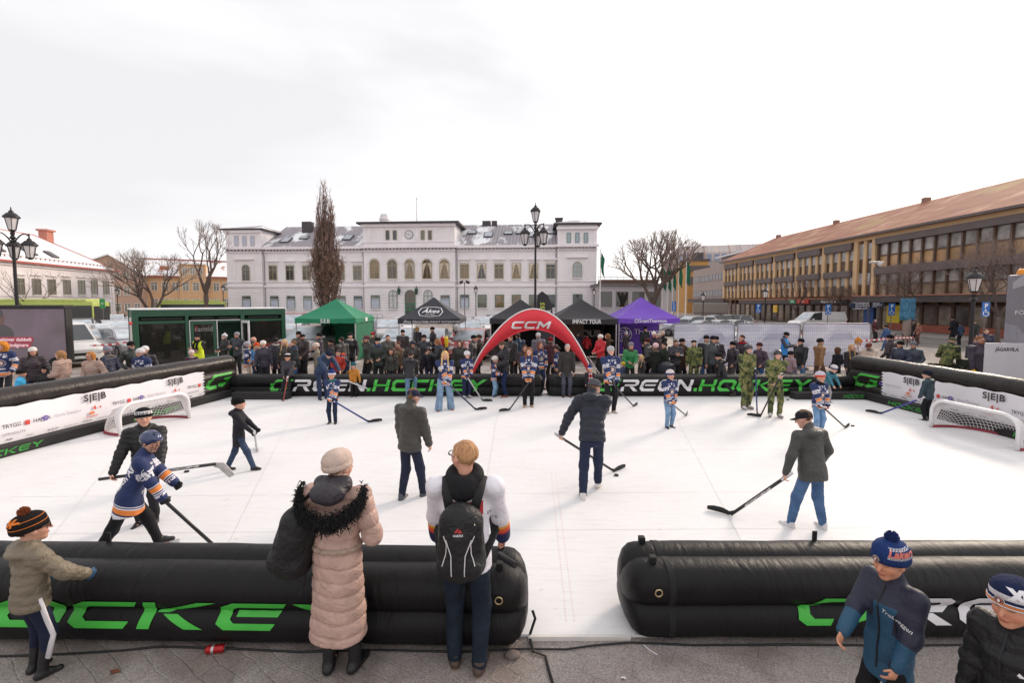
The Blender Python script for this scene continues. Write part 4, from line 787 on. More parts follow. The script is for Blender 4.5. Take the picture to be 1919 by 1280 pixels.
def vinyl(name, c, rough, warm=0.):
 m, t, b = node_mat(name); tcn = nd(t, 'ShaderNodeTexCoord'); mpn = nd(t, 'ShaderNodeMapping'); mpn.inputs['Scale'].default_value = (4., 1.2, 1.2); mpn.inputs['Rotation'].default_value = (.2, .5, .3); t.links.new(tcn.outputs['Object'], mpn.inputs[0])
 n1 = nd(t, 'ShaderNodeTexNoise', i_Scale=2.2, i_Detail=5., i_Distortion=1.2); t.links.new(mpn.outputs[0], n1.inputs['Vector']); n2 = nd(t, 'ShaderNodeTexNoise', i_Scale=3., i_Detail=7.); t.links.new(tcn.outputs['Object'], n2.inputs['Vector'])
 n3 = nd(t, 'ShaderNodeTexNoise', i_Scale=700., i_Detail=1.); t.links.new(tcn.outputs['Object'], n3.inputs['Vector'])
 t.links.new(ramp(t, n2.outputs[0], [(.3, tuple(v * .75 for v in c)), (.7, tuple(v * 1.25 for v in c))]), b.inputs['Base Color']); t.links.new(ramp(t, n2.outputs[0], [(.3, (rough - .06,) * 3), (.7, (rough + .1,) * 3)]), b.inputs['Roughness'])
 b.inputs['Specular IOR Level'].default_value = .22; ad = nd(t, 'ShaderNodeMath', operation='MULTIPLY_ADD'); ad.inputs[1].default_value = .06; t.links.new(n3.outputs[0], ad.inputs[0]); t.links.new(n1.outputs[0], ad.inputs[2]); bumpn(t, b, ad.outputs[0], .5, .03); return m
VIN = vinyl('black_vinyl', (.008, .007, .008), .4); VIN2 = vinyl('brown_black_vinyl', (.03, .025, .024), .3)
GRN = mat('43b53f', .5, var=.06, bump=.15, bscale=8.); WHT = mat('d6d3d6', .5, var=.05, bump=.15, bscale=8.); STRAP = mat('0f0e10', .75, bump=.3, bscale=200.)
class Tube4:
 """four stacked tubes seen as one outline: a 2 x 2 bundle (or a single column of k tubes)"""
 def __init__(s, w, h, k=2, cols=2):
  s.w, s.h, s.k, s.cols = w, h, k, cols; r = h / (2 * k) * 1.14; s.r = r; s.zs = [r + (h - 2 * r) * i / (k - 1) for i in range(k)]; s.a = w / 2 - r if cols == 2 else 0.
 def front(s, z): return s.a + max([math.sqrt(max(s.r ** 2 - (z - c) ** 2, 0)) for c in s.zs])
 def outline(s):
  zz = []; n = 14
  for i, c in enumerate(s.zs):
   lo = c - s.r if i == 0 else (s.zs[i - 1] + c) / 2; hi = c + s.r if i == s.k - 1 else (c + s.zs[i + 1]) / 2
   a0, a1 = math.asin(max(-1, (lo - c) / s.r)), math.asin(min(1, (hi - c) / s.r))
   zz += [(s.a + s.r * math.cos(a0 + (a1 - a0) * j / n), c + s.r * math.sin(a0 + (a1 - a0) * j / n)) for j in range(n + (i == s.k - 1))]
  if s.cols == 2:      # groove along the middle of the top
   c = s.zs[-1]; top = []
   a1 = math.acos(max(-1, min(1, -s.a / s.r)))
   top = [(s.a + s.r * math.cos(t), c + s.r * math.sin(t)) for t in np.linspace(math.pi / 2, a1, 8)[1:]]
   zz += top[:-1] + [(0., top[-1][1])]
  mir = [(-x, z) for x, z in reversed(zz) if abs(x) > 1e-6]
  return zz + mir
def barrier(A, B, prof, name, label, group, m=VIN, caps=(1, 1), seed=0, straps=()):
 A, B = Vector(A), Vector(B); U = (B - A); Ln = U.length; U.normalize(); root = empty(name, A, math.atan2(U.y, U.x), label, 'barrier', group)
 out = prof.outline(); n = len(out); rnd = random.Random(seed); mb = MB(); vs = []; st = []
 zc = prof.h / 2; cap = [(-.13, .0), (-.125, .35), (-.10, .62), (-.055, .84), (0, .955), (.06, .99)]
 L0 = [(u, s_) for u, s_ in cap] if caps[0] else [(0, 1.)]; L1 = [(Ln - u, s_) for u, s_ in reversed(cap)] if caps[1] else [(Ln, 1.)]
 k = max(int((Ln - .4) / .22), 1); mid = [(.2 + (Ln - .4) * i / k, 1.) for i in range(k + 1)]; rings = L0 + mid + L1
 ph = [rnd.uniform(0, 6) for _ in range(8)]
 for u, s_ in rings:
  for j, (d, z) in enumerate(out):
   wob = 1 + .006 * math.sin(u * 5.1 + j * .4 + ph[0]) + .005 * math.sin(u * 11 + ph[1] + j * .9) if s_ == 1. else 1.
   vs.append((u, -d * s_ * wob, max(zc + (z - zc) * s_ * wob, 0.004)))
 R__ = len(rings); fs = [(i * n + j, (i + 1) * n + j, (i + 1) * n + (j + 1) % n, i * n + (j + 1) % n) for i in range(R__ - 1) for j in range(n)]
 fs += [tuple(range(n)), tuple(range(R__ * n - 1, (R__ - 1) * n - 1, -1))]
 mb.add(vs, fs); mb.build('inflated_body', m, root, smooth=True, auto=62)
 for u in straps:
  sb = MB(); v2 = []
  for du in (-.028, .028):
   for d, z in out: v2.append((u + du, -d * 1.012, zc + (z - zc) * 1.012 if z > .03 else z))
  sb.add(v2, [(j, n + j, n + (j + 1) % n, (j + 1) % n) for j in range(n)]); sb.build('strap', STRAP, root, smooth=True, fixn=False)
 return root, Ln, (lambda u, z: Vector((u, -prof.front(z) * 1.0 - .007, z))), (lambda u, z: Vector((u, prof.front(z) + .007, z)))
p4 = Tube4(.66, .67)
def near_axis(a, b_, off=.33):
 U = (b_ - a).normalized(); n_ = Vector((-U.y, U.x, 0)); return a + n_ * off, b_ + n_ * off
a, b_ = near_axis(P(-260, 1214), P(962, 1233)); nl, LnL, fr, bk = barrier(a, b_, p4, 'inflatable_barrier', 'black inflatable barrier near left with green lettering, woman and man leaning over it', 'black inflatable rink barriers', seed=1, caps=(1, 1), straps=((b_ - a).length - .3,))
lm = MB(); sz = .245; ux = lambda px, py=1150: (PPL(px, py, P(-260, 1214), Vector((0, -1, 0))) - a).length
letters(lm, 'HOCKEY', fr, ux(-206), .205, .23, 0, sx=1.53); lm.build('lettering', GRN, nl, fixn=False)
a2, b2_ = near_axis(P(1205, 1216), P(2300, 1214)); nr, LnR, fr2, bk2 = barrier(a2, b2_, p4, 'inflatable_barrier', 'black inflatable barrier near right with green and white lettering, behind the two boys', 'black inflatable rink barriers', seed=2, straps=(.25,))
lm = MB(); u = (PPL(1476, 1150, P(1205, 1216), Vector((0, -1, 0))) - a2).length; letters(lm, 'GREEN.HOCKEY', fr2, u, .205, .235, [0] + [1] * 4 + [0] * 7, sx=1.44); lm.build('lettering', [GRN, WHT], nr, fixn=False)
for root, u in ((nr, .12), (nl, LnL - .12)):          # tie-down rings and tabs
 rb = MB(); c = fr(u, .5); pts = [c + Vector((.03 * math.cos(t), -.012, .03 * math.sin(t))) for t in np.linspace(0, 6.283, 13)]; rb.tube(pts, .006, 6); rb.build('eyelet', mat('c8b48c', .3, .8), root)
 for y in (-.16, .17): tb = MB(); tb.rbox(u - .03, u + .03, y - .03, y + .03, .66, .72, .01); tb.build('tab', STRAP, root)
for px in (150, 1570):
 root, A_ = (nl, a) if px < 900 else (nr, a2); u = (P(px, 1060, .6) - A_).x; tb = MB(); tb.box(u - .02, u + .02, .2, .215, .62, .75); tb.build('tab', STRAP, root)
def far_axis(x0, x1, y0=745, y1=745): a, b_ = P(x0, y0), P(x1, y1); return near_axis(a, b_, .3)
a, b_ = far_axis(432, 1012); fl_, Lf, fr, bk = barrier(a, b_, p4, 'inflatable_barrier', 'black inflatable barrier at the far left side of the rink with lettering', 'black inflatable rink barriers', seed=3, straps=(.3, (b_ - a).length - .3))
fu = lambda px, A_: (P(px, 745) - A_).x
lm = MB(); s_ = .36; letters(lm, 'GREEN.HOCKEY', fr, fu(505, a), .2, s_, [0] + [1] * 4 + [0] * 7, sx=(fu(915, a) - fu(505, a)) / s_ / sum(GW_[c] for c in 'GREEN.HOCKEY') * .985); lm.build('lettering', [GRN, WHT], fl_, fixn=False)
a, b_ = far_axis(1032, 1600); fr_, Lf, fr, bk = barrier(a, b_, p4, 'inflatable_barrier', 'black inflatable barrier at the far right side of the rink with lettering', 'black inflatable rink barriers', seed=4, straps=(.12, .28, .44))
lm = MB(); letters(lm, 'GREEN.HOCKEY', fr, fu(1118, a), .2, s_, [0] + [1] * 4 + [0] * 7, sx=(fu(1522, a) - fu(1118, a)) / s_ / sum(GW_[c] for c in 'GREEN.HOCKEY') * .985); lm.build('lettering', [GRN, WHT], fr_, fixn=False)
p3 = Tube4(.5, 1.27, 3, 1)
ORG = mat('e07a3a', .6); RDT = mat('d0453c', .6); VIO = mat('6c55b0', .6); TXT = mat('3b3638', .6); GYT = mat('a7a0a8', .6); BAN = mat('e6e2e6', .55, var=.04, scale=1.5, bump=.25, bscale=3.)
def side_wall(A, B, label, seed, end_far, sgn):
 """A near end, B far end; rink side is +normal*sgn"""
 root, Ln, frn, bkn = barrier(A, B, p3, 'inflatable_wall', label, 'tall inflatable side walls', m=VIN2, seed=seed)
 face = frn if sgn > 0 else bkn; sy = -1 if sgn > 0 else 1
 d = p3.r + .035; u1 = Ln - end_far
 bb = MB(); zz0, zz1 = .24, .93; n = 44; vs = []; yb = lambda u: sy * (d + .012 * math.sin(u * 3.))
 for i in range(n + 1):
  u = u1 * i / n
  for q in range(5): vs.append((u, yb(u), zz0 + (zz1 + .018 * math.sin(i * 2.1) - zz0) * q / 4))
 bb.add(vs, [(i * 5 + q, i * 5 + 5 + q, i * 5 + 6 + q, i * 5 + 1 + q) for i in range(n) for q in range(4)]); z_ = (zz1 - zz0) / 8
 for q in range(8): bb.add([(u1, yb(u1), zz0 + z_ * q), (u1 + .08, yb(u1), zz0 + z_ * (q + .5)), (u1, yb(u1), zz0 + z_ * (q + 1))], [(0, 1, 2)])
 ban = bb.build('sponsor_banner', BAN, root, fixn=False)
 dirU = Vector((1, 0, 0)) * (1 if sgn > 0 else -1)
 tb = MB(); per = 2.05; k = 0; u = u1 - .9
 def tx(txt, size, du, z, mi, **kw): text_on(tb, txt, size, (u + dirU.x * du, sy * (d + .028), z * 1.11), dirU, (0, 0, 1), mi, **kw)
 while u > -.2:
  tx('S|E|B', .21, 0, .72, 0, bold=.006, spacing=1.1); tx('4', .12, -.02, .50, 1, bold=.006); tb.tube([(u + dirU.x * .1, sy * (d + .029), .555), (u + dirU.x * .1, sy * (d + .031), .555)], .022, 8, 1)
  tx('TRYGG', .11, .52, .5, 0, sx=.85); tx('HANSA', .11, 1.02, .5, 0, sx=.85); tb.box(min(u + dirU.x * .73, u + dirU.x * .81), max(u + dirU.x * .73, u + dirU.x * .81), sy * (d + .029) - .001, sy * (d + .029) + .001, .51, .6, 1)
  tx('Grant Thornton', .09, -.55, .51, 3, sx=.85)
  c = Vector((u - dirU.x * .97, sy * (d + .029), .566)); tb.add([c + Vector((math.cos(q) * r_, 0, math.sin(q) * r_)) for r_ in (.055, .028) for q in np.linspace(0, 6.283, 13)[:-1]], [(i, (i + 1) % 12, 12 + (i + 1) % 12, 12 + i) for i in range(12)], 2)
  tx('XPENDLITE', .075, .55, .36, 3); tx('Red Bull', .07, -.08, .345, 1); tb.ball((u - dirU.x * .08, sy * (d + .029), .455), (.06, .002, .03), 10, 4)
  for j, s_ in enumerate(('SUZUKI', 'Spendrups', 'OMNIA', 'L´Diversion', 'A6K', 'Dahl')): tx(s_, .06, -.85 + .33 * j, .27, 0 if j % 2 == 0 else 3)
  u -= per
 tb.build('lettering', [TXT, RDT, VIO, GYT, ORG], ban, fixn=False)
 fb = MB(); fb.rbox(0, Ln - .25, min(sy * .3, sy * .52), max(sy * .3, sy * .52), .03, .24, .02); fo = fb.build('foam_bumper', mat('1d1b1c', .7, bump=.2), root)
 hb = MB(); sfc = lambda u, z: Vector((u, sy * .5235, z)); u = .7
 while u < Ln - 1.5:
  if sgn > 0: letters(hb, 'HOCKEY', sfc, u, .075, .11, 0, sx=1.05, mx=.5)
  else: letters(hb, 'HOCKEY', lambda q, z: Vector((2 * u + 1.2 - q, sy * .5235, z)), u, .075, .11, 0, sx=1.05, mx=.5)
  u += 3.1
 hb.build('lettering', mat('2f8f35', .6), fo, fixn=False)
 lg = MB(); s_ = .34                                  # green arrow logo on the uncovered far end
 if sgn > 0: letters(lg, 'G', face, u1 + .17, .33, .42, 0, sx=(end_far - .25) / .42 / 2.4, shear=.2)
 else: letters(lg, 'G', lambda q, z: face(u1 + .17 + (Ln - .1) - q, z), u1 + .2, .33, .42, 0, sx=(end_far - .25) / .42 / 2.4, shear=.2)
 lg.build('logo', GRN, root, fixn=False); return root
aL, bL = Vector((-10.75, 4.1, 0)), Vector((P(433, 744).x - .32, 14.5, 0)); side_wall(aL, bL, 'tall inflatable wall with white sponsor banner along the left side of the rink', 5, 1.35, 1)
aR, bR = Vector((11.4, 4.6, 0)), Vector((11.05, 14.5, 0))
side_wall(aR, bR, 'tall inflatable wall with white sponsor banner along the right side of the rink', 6, 1.35, -1)
for nm, x0, x1, lb in (('left', 445, 548, 'low black foam bumper in the far left corner of the rink'), ('right', 1478, 1612, 'low black foam bumper with green lettering in the far right corner')):
 p0, p1 = P(x0, 747), P(x1, 747); bb = MB(); bb.rbox(p0.x, p1.x, p0.y - .3, p0.y - .03, .03, .24, .02); o = bb.build('foam_bumper', mat('1d1b1c', .7, bump=.2)); tag(o, lb, 'bumper', 'black foam bumpers')
 if nm == 'right': hb = MB(); letters(hb, 'HOCKEY', lambda u, z: Vector((u, p0.y - .3035, z)), P(1567, 747).x, .075, .11, 0, sx=.62, mx=.5); hb.build('lettering', mat('2f8f35', .6), o, fixn=False)
e0, e1 = P(990, 1199), P(1180, 1197); eb = MB(); eb.box(e0.x, e1.x, e0.y - .03, e0.y, .005, .045); tag(eb.build('floor_edging', mat('cfc9c4', .6)), 'white edging strip of the rink floor between the two near barriers', 'edging')
cb = MB(); pts = [P(x, y) + Vector((0, 0, .016)) for x, y in ((-60, 1236), (60, 1232), (150, 1228), (230, 1223), (300, 1216), (420, 1219), (560, 1226), (700, 1222), (860, 1226), (985, 1220), (1060, 1221), (1110, 1214), (1180, 1208), (1300, 1213), (1480, 1212), (1700, 1214), (1990, 1210))]
cb.tube(pts, .008, 6); tag(cb.build('power_cable', mat('141315', .6), smooth=True), 'thin black cable lying along the foot of the near barriers', 'cable')
cb = MB(); pts = [Vector(p) for p in (fr2(-.9, .2),)]; c0 = nl.matrix_world
q = P(1000, 1150, .25); cb.tube([P(998, 1145, .3), P(1003, 1160, .2), P(992, 1195, .02) + Vector((0, 0, .01)), P(1000, 1222, .02), P(1022, 1230, .015), P(1030, 1262, .015), P(1042, 1300, .015)], .012, 6, flat=.4); tag(cb.build('tie_strap', STRAP, smooth=True), 'black tie-down strap trailing from the end of the near left barrier', 'strap')
c = P(404, 1224) + Vector((0, 0, .033)); M = Matrix.Translation(c) @ Matrix.Rotation(R_(8), 4, 'Z') @ Matrix.Rotation(R_(90), 4, 'Y') @ Matrix.Translation((0, 0, -.075)); cb = MB(); cb.lathe([(.022, 0), (.03, .012), (.033, .02), (.033, .135), (.026, .148), (.024, .15)], 20, 0, M); cb.lathe([(.0235, .1502), (.019, .1504)], 20, 1, M); cb.lathe([(.0335, .05), (.0336, .07)], 20, 1, M)
tag(cb.build('drink_can', [mat('a3151b', .25, .4), mat('b9b4b4', .3, .7)], smooth=True, auto=40), 'red drink can lying on the paving by the left barrier', 'can')
def litter(px, py, label, col, s_, seed):
 rnd = random.Random(seed); c = P(px, py); n = 7; mb = MB(); pts = [(c.x + s_ * math.cos(t * 6.283 / n) * rnd.uniform(.5, 1.2), c.y + .5 * s_ * math.sin(t * 6.283 / n) * rnd.uniform(.5, 1.2), .01 + rnd.uniform(0, .012)) for t in range(n)]; mb.prism(pts, (0, 0, .004)); tag(mb.build('paper_scrap' if col != '6b3a26' else 'dead_leaf', mat(col, .8)), label, 'litter')
litter(1168, 1275, 'torn white paper scrap on the paving in the middle', 'd8d4d4', .03, 1); litter(215, 1262, 'brown dead leaf on the paving at the left', '6b3a26', .04, 2)
rs = MB(); rnd = random.Random(9)
st_ = MB(); c = P(960, 1232); st_.ball((c.x, c.y, .02), (.07, .05, .03), 10); tag(st_.build('stone', mat('6e625c', .9, bump=.5), smooth=True), 'flat stone by the end of the near left barrier', 'stone')
cb = MB(); cb.tube([P(1207, 1210, .02), P(1217, 1219, .01), P(1232, 1228, .008)], .004, 5); tag(cb.build('cable_tie', mat('d9d6dc', .4)), 'white cable tie on the paving by the near right barrier', 'cable tie')
GWH = mat('e4e0e0', .35, var=.03); GRED = mat('8c2c38', .4); NETM = mat('d8d2d2', .7)
def goal(pa, pb, depth, label):
 """pa near post, pb far post (ground points of the opening); net goes to the right of pa->pb when depth>0"""
 U = (pb - pa); W = U.length; U.normalize(); mid = (pa + pb) / 2; rz = math.atan2(U.y, U.x); root = empty('hockey_goal', mid, rz, label, 'goal', 'low hockey goals with white nets'); s_ = -1 if depth > 0 else 1; D = abs(depth); hh, hw_, rr_ = .66, W / 2, .28
 arch = [(-hw_, 0, 0)] + [(-hw_ + rr_ - rr_ * math.cos(t), 0, hh - rr_ + rr_ * math.sin(t)) for t in np.linspace(0, math.pi / 2, 7)] + [(hw_ - rr_ + rr_ * math.sin(t), 0, hh - rr_ + rr_ * math.cos(t)) for t in np.linspace(0, math.pi / 2, 7)] + [(hw_, 0, 0)]
 mb = MB(); mb.tube([(x, y, z + .04) for x, y, z in arch], .036, 10); mb.build('goal_frame', GWH, root, smooth=True)
 def base(t): return (-(hw_ + .0) * math.cos(t), s_ * D * math.sin(t) ** .6 if math.sin(t) > 0 else 0, .05)
 mb = MB(); mb.tube([base(t) for t in np.linspace(0, math.pi, 25)], .034, 8); mb.build('base_rail', GRED, root, smooth=True)
 nb = MB(); n, m_ = 40, 14; Ar = [Vector(p) for p in arch]; ln = [0]
 for i in range(1, len(Ar)): ln.append(ln[-1] + (Ar[i] - Ar[i - 1]).length)
 def ap_(u):
  q = u * ln[-1]
  for i in range(1, len(Ar)):
   if q <= ln[i] + 1e-9: return Ar[i - 1].lerp(Ar[i], (q - ln[i - 1]) / (ln[i] - ln[i - 1]))
  return Ar[-1]
 G = [[None] * (m_ + 1) for _ in range(n + 1)]
 for i in range(n + 1):
  u = i / n; p = ap_(u); q = Vector(base(math.pi * u)); q.z = .04
  for j in range(m_ + 1):
   v = j / m_; c = p.lerp(q, v); c.z = p.z + (q.z - p.z) * (v ** 1.7) + .02 * math.sin(v * 3.14); c.y = p.y + (q.y - p.y) * (1 - (1 - v) ** 1.6); G[i][j] = c
 for i in range(0, n + 1): nb.tube([G[i][j] for j in range(m_ + 1)], .0055, 3, 0, caps=False)
 for j in range(1, m_): nb.tube([G[i][j] for i in range(n + 1)], .0055, 3, 0, caps=False)
 nb.build('net', NETM, root, fixn=False)
 pb_ = MB(); J = 4
 for j0, j1 in ((0, 3), ): pb_.add([G[i][j] + Vector((0, 0, .006)) for i in range(n + 1) for j in range(j0, j1 + 1)], [(i * (j1 - j0 + 1) + j, (i + 1) * (j1 - j0 + 1) + j, (i + 1) * (j1 - j0 + 1) + j + 1, i * (j1 - j0 + 1) + j + 1) for i in range(n) for j in range(j1 - j0)])
 pb_.build('top_panel', GWH, root, smooth=True, fixn=False); return root
goal(P(226, 820), P(355, 786), -.95, 'low hockey goal in front of the left sponsor banner'); goal(P(1744, 803), P(1906, 848), -.9, 'low hockey goal in front of the right sponsor banner')
for px, py, lb in ((350, 888, 'black puck near the boy in dark coat'), (1155, 895, 'black puck by the bending man on the ice'), (1476, 752, 'black puck in front of the far right bumper'), (1598, 801, 'black puck at the blade of the boy with orange headband')):
 c = P(px, py); mb = MB(); mb.lathe([(.036, .029), (.038, .031), (.038, .051), (.036, .053)], 20, 0, Matrix.Translation(c)); tag(mb.build('puck', mat('161517', .6)), lb, 'puck', 'black pucks on the white floor')
def tent(px0, px1, Y, col, label, back=None, bside=None, text=None, peak=3.12, zv=(1.9, 2.16), side_col=None):
 c0, c1 = PY(px0, 600, Y), PY(px1, 600, Y); root = empty('canopy_tent', (c0.x, Y, 0), 0, label, 'tent', 'pop-up canopy tents'); W = c1.x - c0.x; D = 3.; m = mat(col, .6, var=.08, scale=1.5, bump=.4, bscale=2.5)
 mb = MB(); n = 8; ctr = Vector((W / 2, D / 2, peak)); cs = [Vector((0, 0, zv[1])), Vector((W, 0, zv[1])), Vector((W, D, zv[1])), Vector((0, D, zv[1]))]
 for i in range(4):
  a, b2 = cs[i], cs[(i + 1) % 4]; vs = []
  for j in range(n + 1):
   t = j / n
   for q in range(n + 1):
    e = a.lerp(b2, q / n); e.z -= .05 * math.sin(math.pi * q / n) * (1 - t); p = e.lerp(ctr, t); p.z -= .22 * math.sin(math.pi * t) * (.35 + .65 * math.sin(math.pi * q / n)) * .6; vs.append(p)
  mb.add(vs, [(j * (n + 1) + q, j * (n + 1) + q + 1, (j + 1) * (n + 1) + q + 1, (j + 1) * (n + 1) + q) for j in range(n) for q in range(n)])
 mb.build('canopy', m, root, smooth=True, fixn=False, auto=25)
 mb = MB()
 for i in range(4):
  a, b2 = cs[i], cs[(i + 1) % 4]; d = (b2 - a).normalized(); nn = Vector((d.y, -d.x, 0)); vs = []
  for q in range(13):
   p = a.lerp(b2, q / 12); p.z -= .05 * math.sin(math.pi * q / 12); lo = p.copy(); lo.z = zv[0] + .012 * math.sin(q * 2.2); lo += nn * (.015 * math.sin(q * 1.7)); vs += [p, lo]
  mb.add(vs, [(2 * q, 2 * q + 1, 2 * q + 3, 2 * q + 2) for q in range(12)])
 val = mb.build('valance', m, root, smooth=True, fixn=False)
 for p in cs:
  lb = MB(); x, y = p.x + (.04 if p.x < 1 else -.04), p.y + (.04 if p.y < 1 else -.04); lb.box(x - .022, x + .022, y - .022, y + .022, 0, zv[1] - .03); lb.build('leg', mat('b9b4b6', .35, .5), root)
 if back:
  mb = MB(); k = 12; vs = []
  for q in range(k + 1): vs += [(W * q / k, D - .03 + .03 * math.sin(q * 1.9), .05), (W * q / k, D - .03, zv[1] - .05)]
  mb.add(vs, [(2 * q, 2 * q + 2, 2 * q + 3, 2 * q + 1) for q in range(k)]); mb.build('back_wall', mat(back, .65, var=.1, scale=1.2, bump=.3, bscale=3.), root, smooth=True, fixn=False)
 if bside:
  for sx_, on in ((0, bside[0]), (W, bside[1])):
   if on: mb = MB(); mb.add([(sx_ + (.05 if not sx_ else -.05), .05 + (D - .1) * q / 8, z) for q in range(9) for z in (.05, zv[1] - .05)], [(2 * q, 2 * q + 2, 2 * q + 3, 2 * q + 1) for q in range(8)]); mb.build('side_wall', mat(on, .65, var=.1, bump=.3, bscale=3.), root, fixn=False)
 if text: text(root, val, W, D, zv)
 return root
TW = mat('e6e3e6', .5)
def t_text(root, par, items, m=TW, name='lettering'):
 tb = MB()
 for txt, size, O, kw in items: text_on(tb, txt, size, O, (1, 0, 0), (0, 0, 1), 0, **kw)
 return tb.build(name, m, par, fixn=False)
def swirl(mb, c, r, mi=0):
 c = Vector(c)
 for k in range(6):
  a0 = k * math.pi / 3; pts = []
  for i in range(9): u = i / 8; rr_ = r * (.25 + .75 * u); a = a0 + u * 2.0; pts.append(c + Vector((math.cos(a) * rr_, 0, math.sin(a) * rr_)))
  for i in range(8):
   d = (pts[i + 1] - pts[i]).normalized(); nn = Vector((-d.z, 0, d.x)) * r * .05; mb.add([pts[i] - nn, pts[i + 1] - nn, pts[i + 1] + nn, pts[i] + nn], [(0, 1, 2, 3)], mi)
 P_ = [c + Vector((math.cos(t) * r * f, 0, math.sin(t) * r * f)) for f in (1., .9) for t in np.linspace(0, 6.283, 25)[:-1]]; mb.add(P_, [(i, (i + 1) % 24, 24 + (i + 1) % 24, 24 + i) for i in range(24)], mi)
def tx_seb(r, v, W, D, zv):
 t_text(r, v, [('SEB', .27, (W * .5, -.035, 2.0), dict(bold=.004, spacing=1.25))]); tb = MB(); text_on(tb, 'SEB', .5, (W * .8, D - .1, 1.3), (1, 0, 0), (0, 0, 1), 0, bold=.02); tb.build('wall_lettering', TW, r, fixn=False)
 pb = MB(); pb.box(W + .02, W + .03, 1.4, 1.75, 1.95, 2.15); pb.build('badge', TW, v)
tent(552.5, 666.5, 22.4, '0c7a55', 'green pop-up tent with white three-letter bank logo and green back wall', '0a6a4a', ('', '0a6a4a'), tx_seb)
def tx_akes(r, v, W, D, zv):
 t_text(r, v, [('Åkes Hemslakt', .19, (W * .28, -.04, 2.0), dict(shear=.3)), ('SMÅLÄNDSKT MATHANTVERK', .13, (W * .71, -.04, 1.99), {})])
 lo, hi = Vector((W / 2, 0, zv[1] - .05)), Vector((W / 2, D / 2, 3.2)); V = (hi - lo).normalized(); nn = Vector((0, -V.z, V.y)); O = lo + V * .62 + nn * .06; O.z -= .06; tb = MB(); X = Vector((1, 0, 0))
 text_on(tb, 'Åkes', .42, O + V * .06, X, V, 0, shear=.3, bold=.006); text_on(tb, 'hemslakt', .13, O - V * .2, X, V)
 hx = [(-.62, 0), (-.5, .33), (-.18, .42), (.18, .42), (.5, .33), (.62, 0), (.5, -.3), (0, -.4), (-.5, -.3)]
 for i in range(len(hx)):
  a, b2 = hx[i], hx[(i + 1) % len(hx)]; f = .93; tb.add([O + X * q[0] * s_ + V * q[1] * s_ for q, s_ in ((a, 1), (b2, 1), (b2, f), (a, f))], [(0, 1, 2, 3)], 0)
 tb.build('badge_lettering', TW, v, fixn=False)
tent(745.5, 862, 21.9, '2b2a33', 'dark tent with white hexagon logo over the food stall', None, None, tx_akes, peak=3.2)
tent(918, 1035, 22.0, '232126', 'black tent behind the red arch, left of the tall lamp post', '1c1a1e', ('1c1a1e', '1c1a1e'), None, peak=3.1)
def tx_imp(r, v, W, D, zv):
 t_text(r, v, [('IMPACT TOUR', .25, (W * .52, -.04, 2.02), dict(bold=.006, sx=.82))]); tb = MB(); tb.box(W * .3, W * .74, -.04, -.038, 2.14, 2.155); text_on(tb, 'TOUR', .5, (W * .72, D - .08, 1.25), (1, 0, 0), (0, 0, 1), bold=.02); tb.build('wall_lettering', mat('b8b4b8', .6), r, fixn=False)
 pb = MB(); pb.box(W * .35, W * .62, D - .3, D - .2, 0, 1.9); pb.build('display_board', mat('8d7566', .7), r)
tent(1037, 1157, 21.3, '242126', 'black tent with white two-word tour lettering', '1a181b', ('1a181b', '1a181b'), tx_imp, peak=3.12)
def tx_gt(r, v, W, D, zv):
 t_text(r, v, [('GrantThornton', .22, (W * .55, -.04, 2.03), dict(bold=.004))]); tb = MB(); swirl(tb, (W * .29, -.04, 2.03), .11); swirl(tb, (W * .12, D - .1, 1.35), .22); swirl(tb, (W * .34, D - .1, 1.15), .42); text_on(tb, 'Thornton', .4, (W * .78, D - .1, 1.3), (1, 0, 0), (0, 0, 1)); tb.build('wall_lettering', TW, r, fixn=False)
 wb = MB(); wb.rbox(W - .2, W + .0, .0, .16, 1.02, 1.35, .03); wb.tube([(W - .1, .08, 1.35), (W - .1, .08, 1.9)], .01, 5); wb.build('weight_bag', mat('46308a', .6), r)
tent(1159, 1274, 22.2, '6a3fb0', 'purple tent with white swirl logo and purple back wall', '5b35a0', ('5b35a0', ''), tx_gt, peak=3.2)
def feather(px, Y, py_top, label):
 b0 = PY(px, 600, Y); root = empty('feather_flag', (b0.x, Y, 0), 0, label, 'flag'); z1 = PY(px, py_top, Y).z; pm_ = MB(); pm_.tube([(-.35, 0, 0), (-.35, 0, z1 * .7), (-.3, 0, z1 * .95), (-.1, 0, z1)], .016, 6); pm_.build('pole', IRON, root)
 pts = [(-.34, .6), (-.34, z1 * .7), (-.29, z1 * .95), (-.1, z1), (.15, z1 - .18), (.34, z1 - .6), (.4, z1 - 1.1), (.38, .6)]; fb = MB(); fb.prism([(x, -.01, z) for x, z in pts], (0, .01, 0)); fb.build('flag', mat('2c2a30', .7), root)
 tb = MB(); text_on(tb, 'Ehoss', .42, (-.12, -.015, z1 - 1.), (0, 0, 1), (-1, 0, 0), 0, shear=.2); text_on(tb, 'unik', .36, (.2, -.015, z1 - 1.15), (0, 0, 1), (-1, 0, 0), 1); tb.build('lettering', [mat('c5cf4a', .6), TW], root, fixn=False)
feather(1020, 21, 546, 'black feather flag with yellow and white lettering behind the arch')
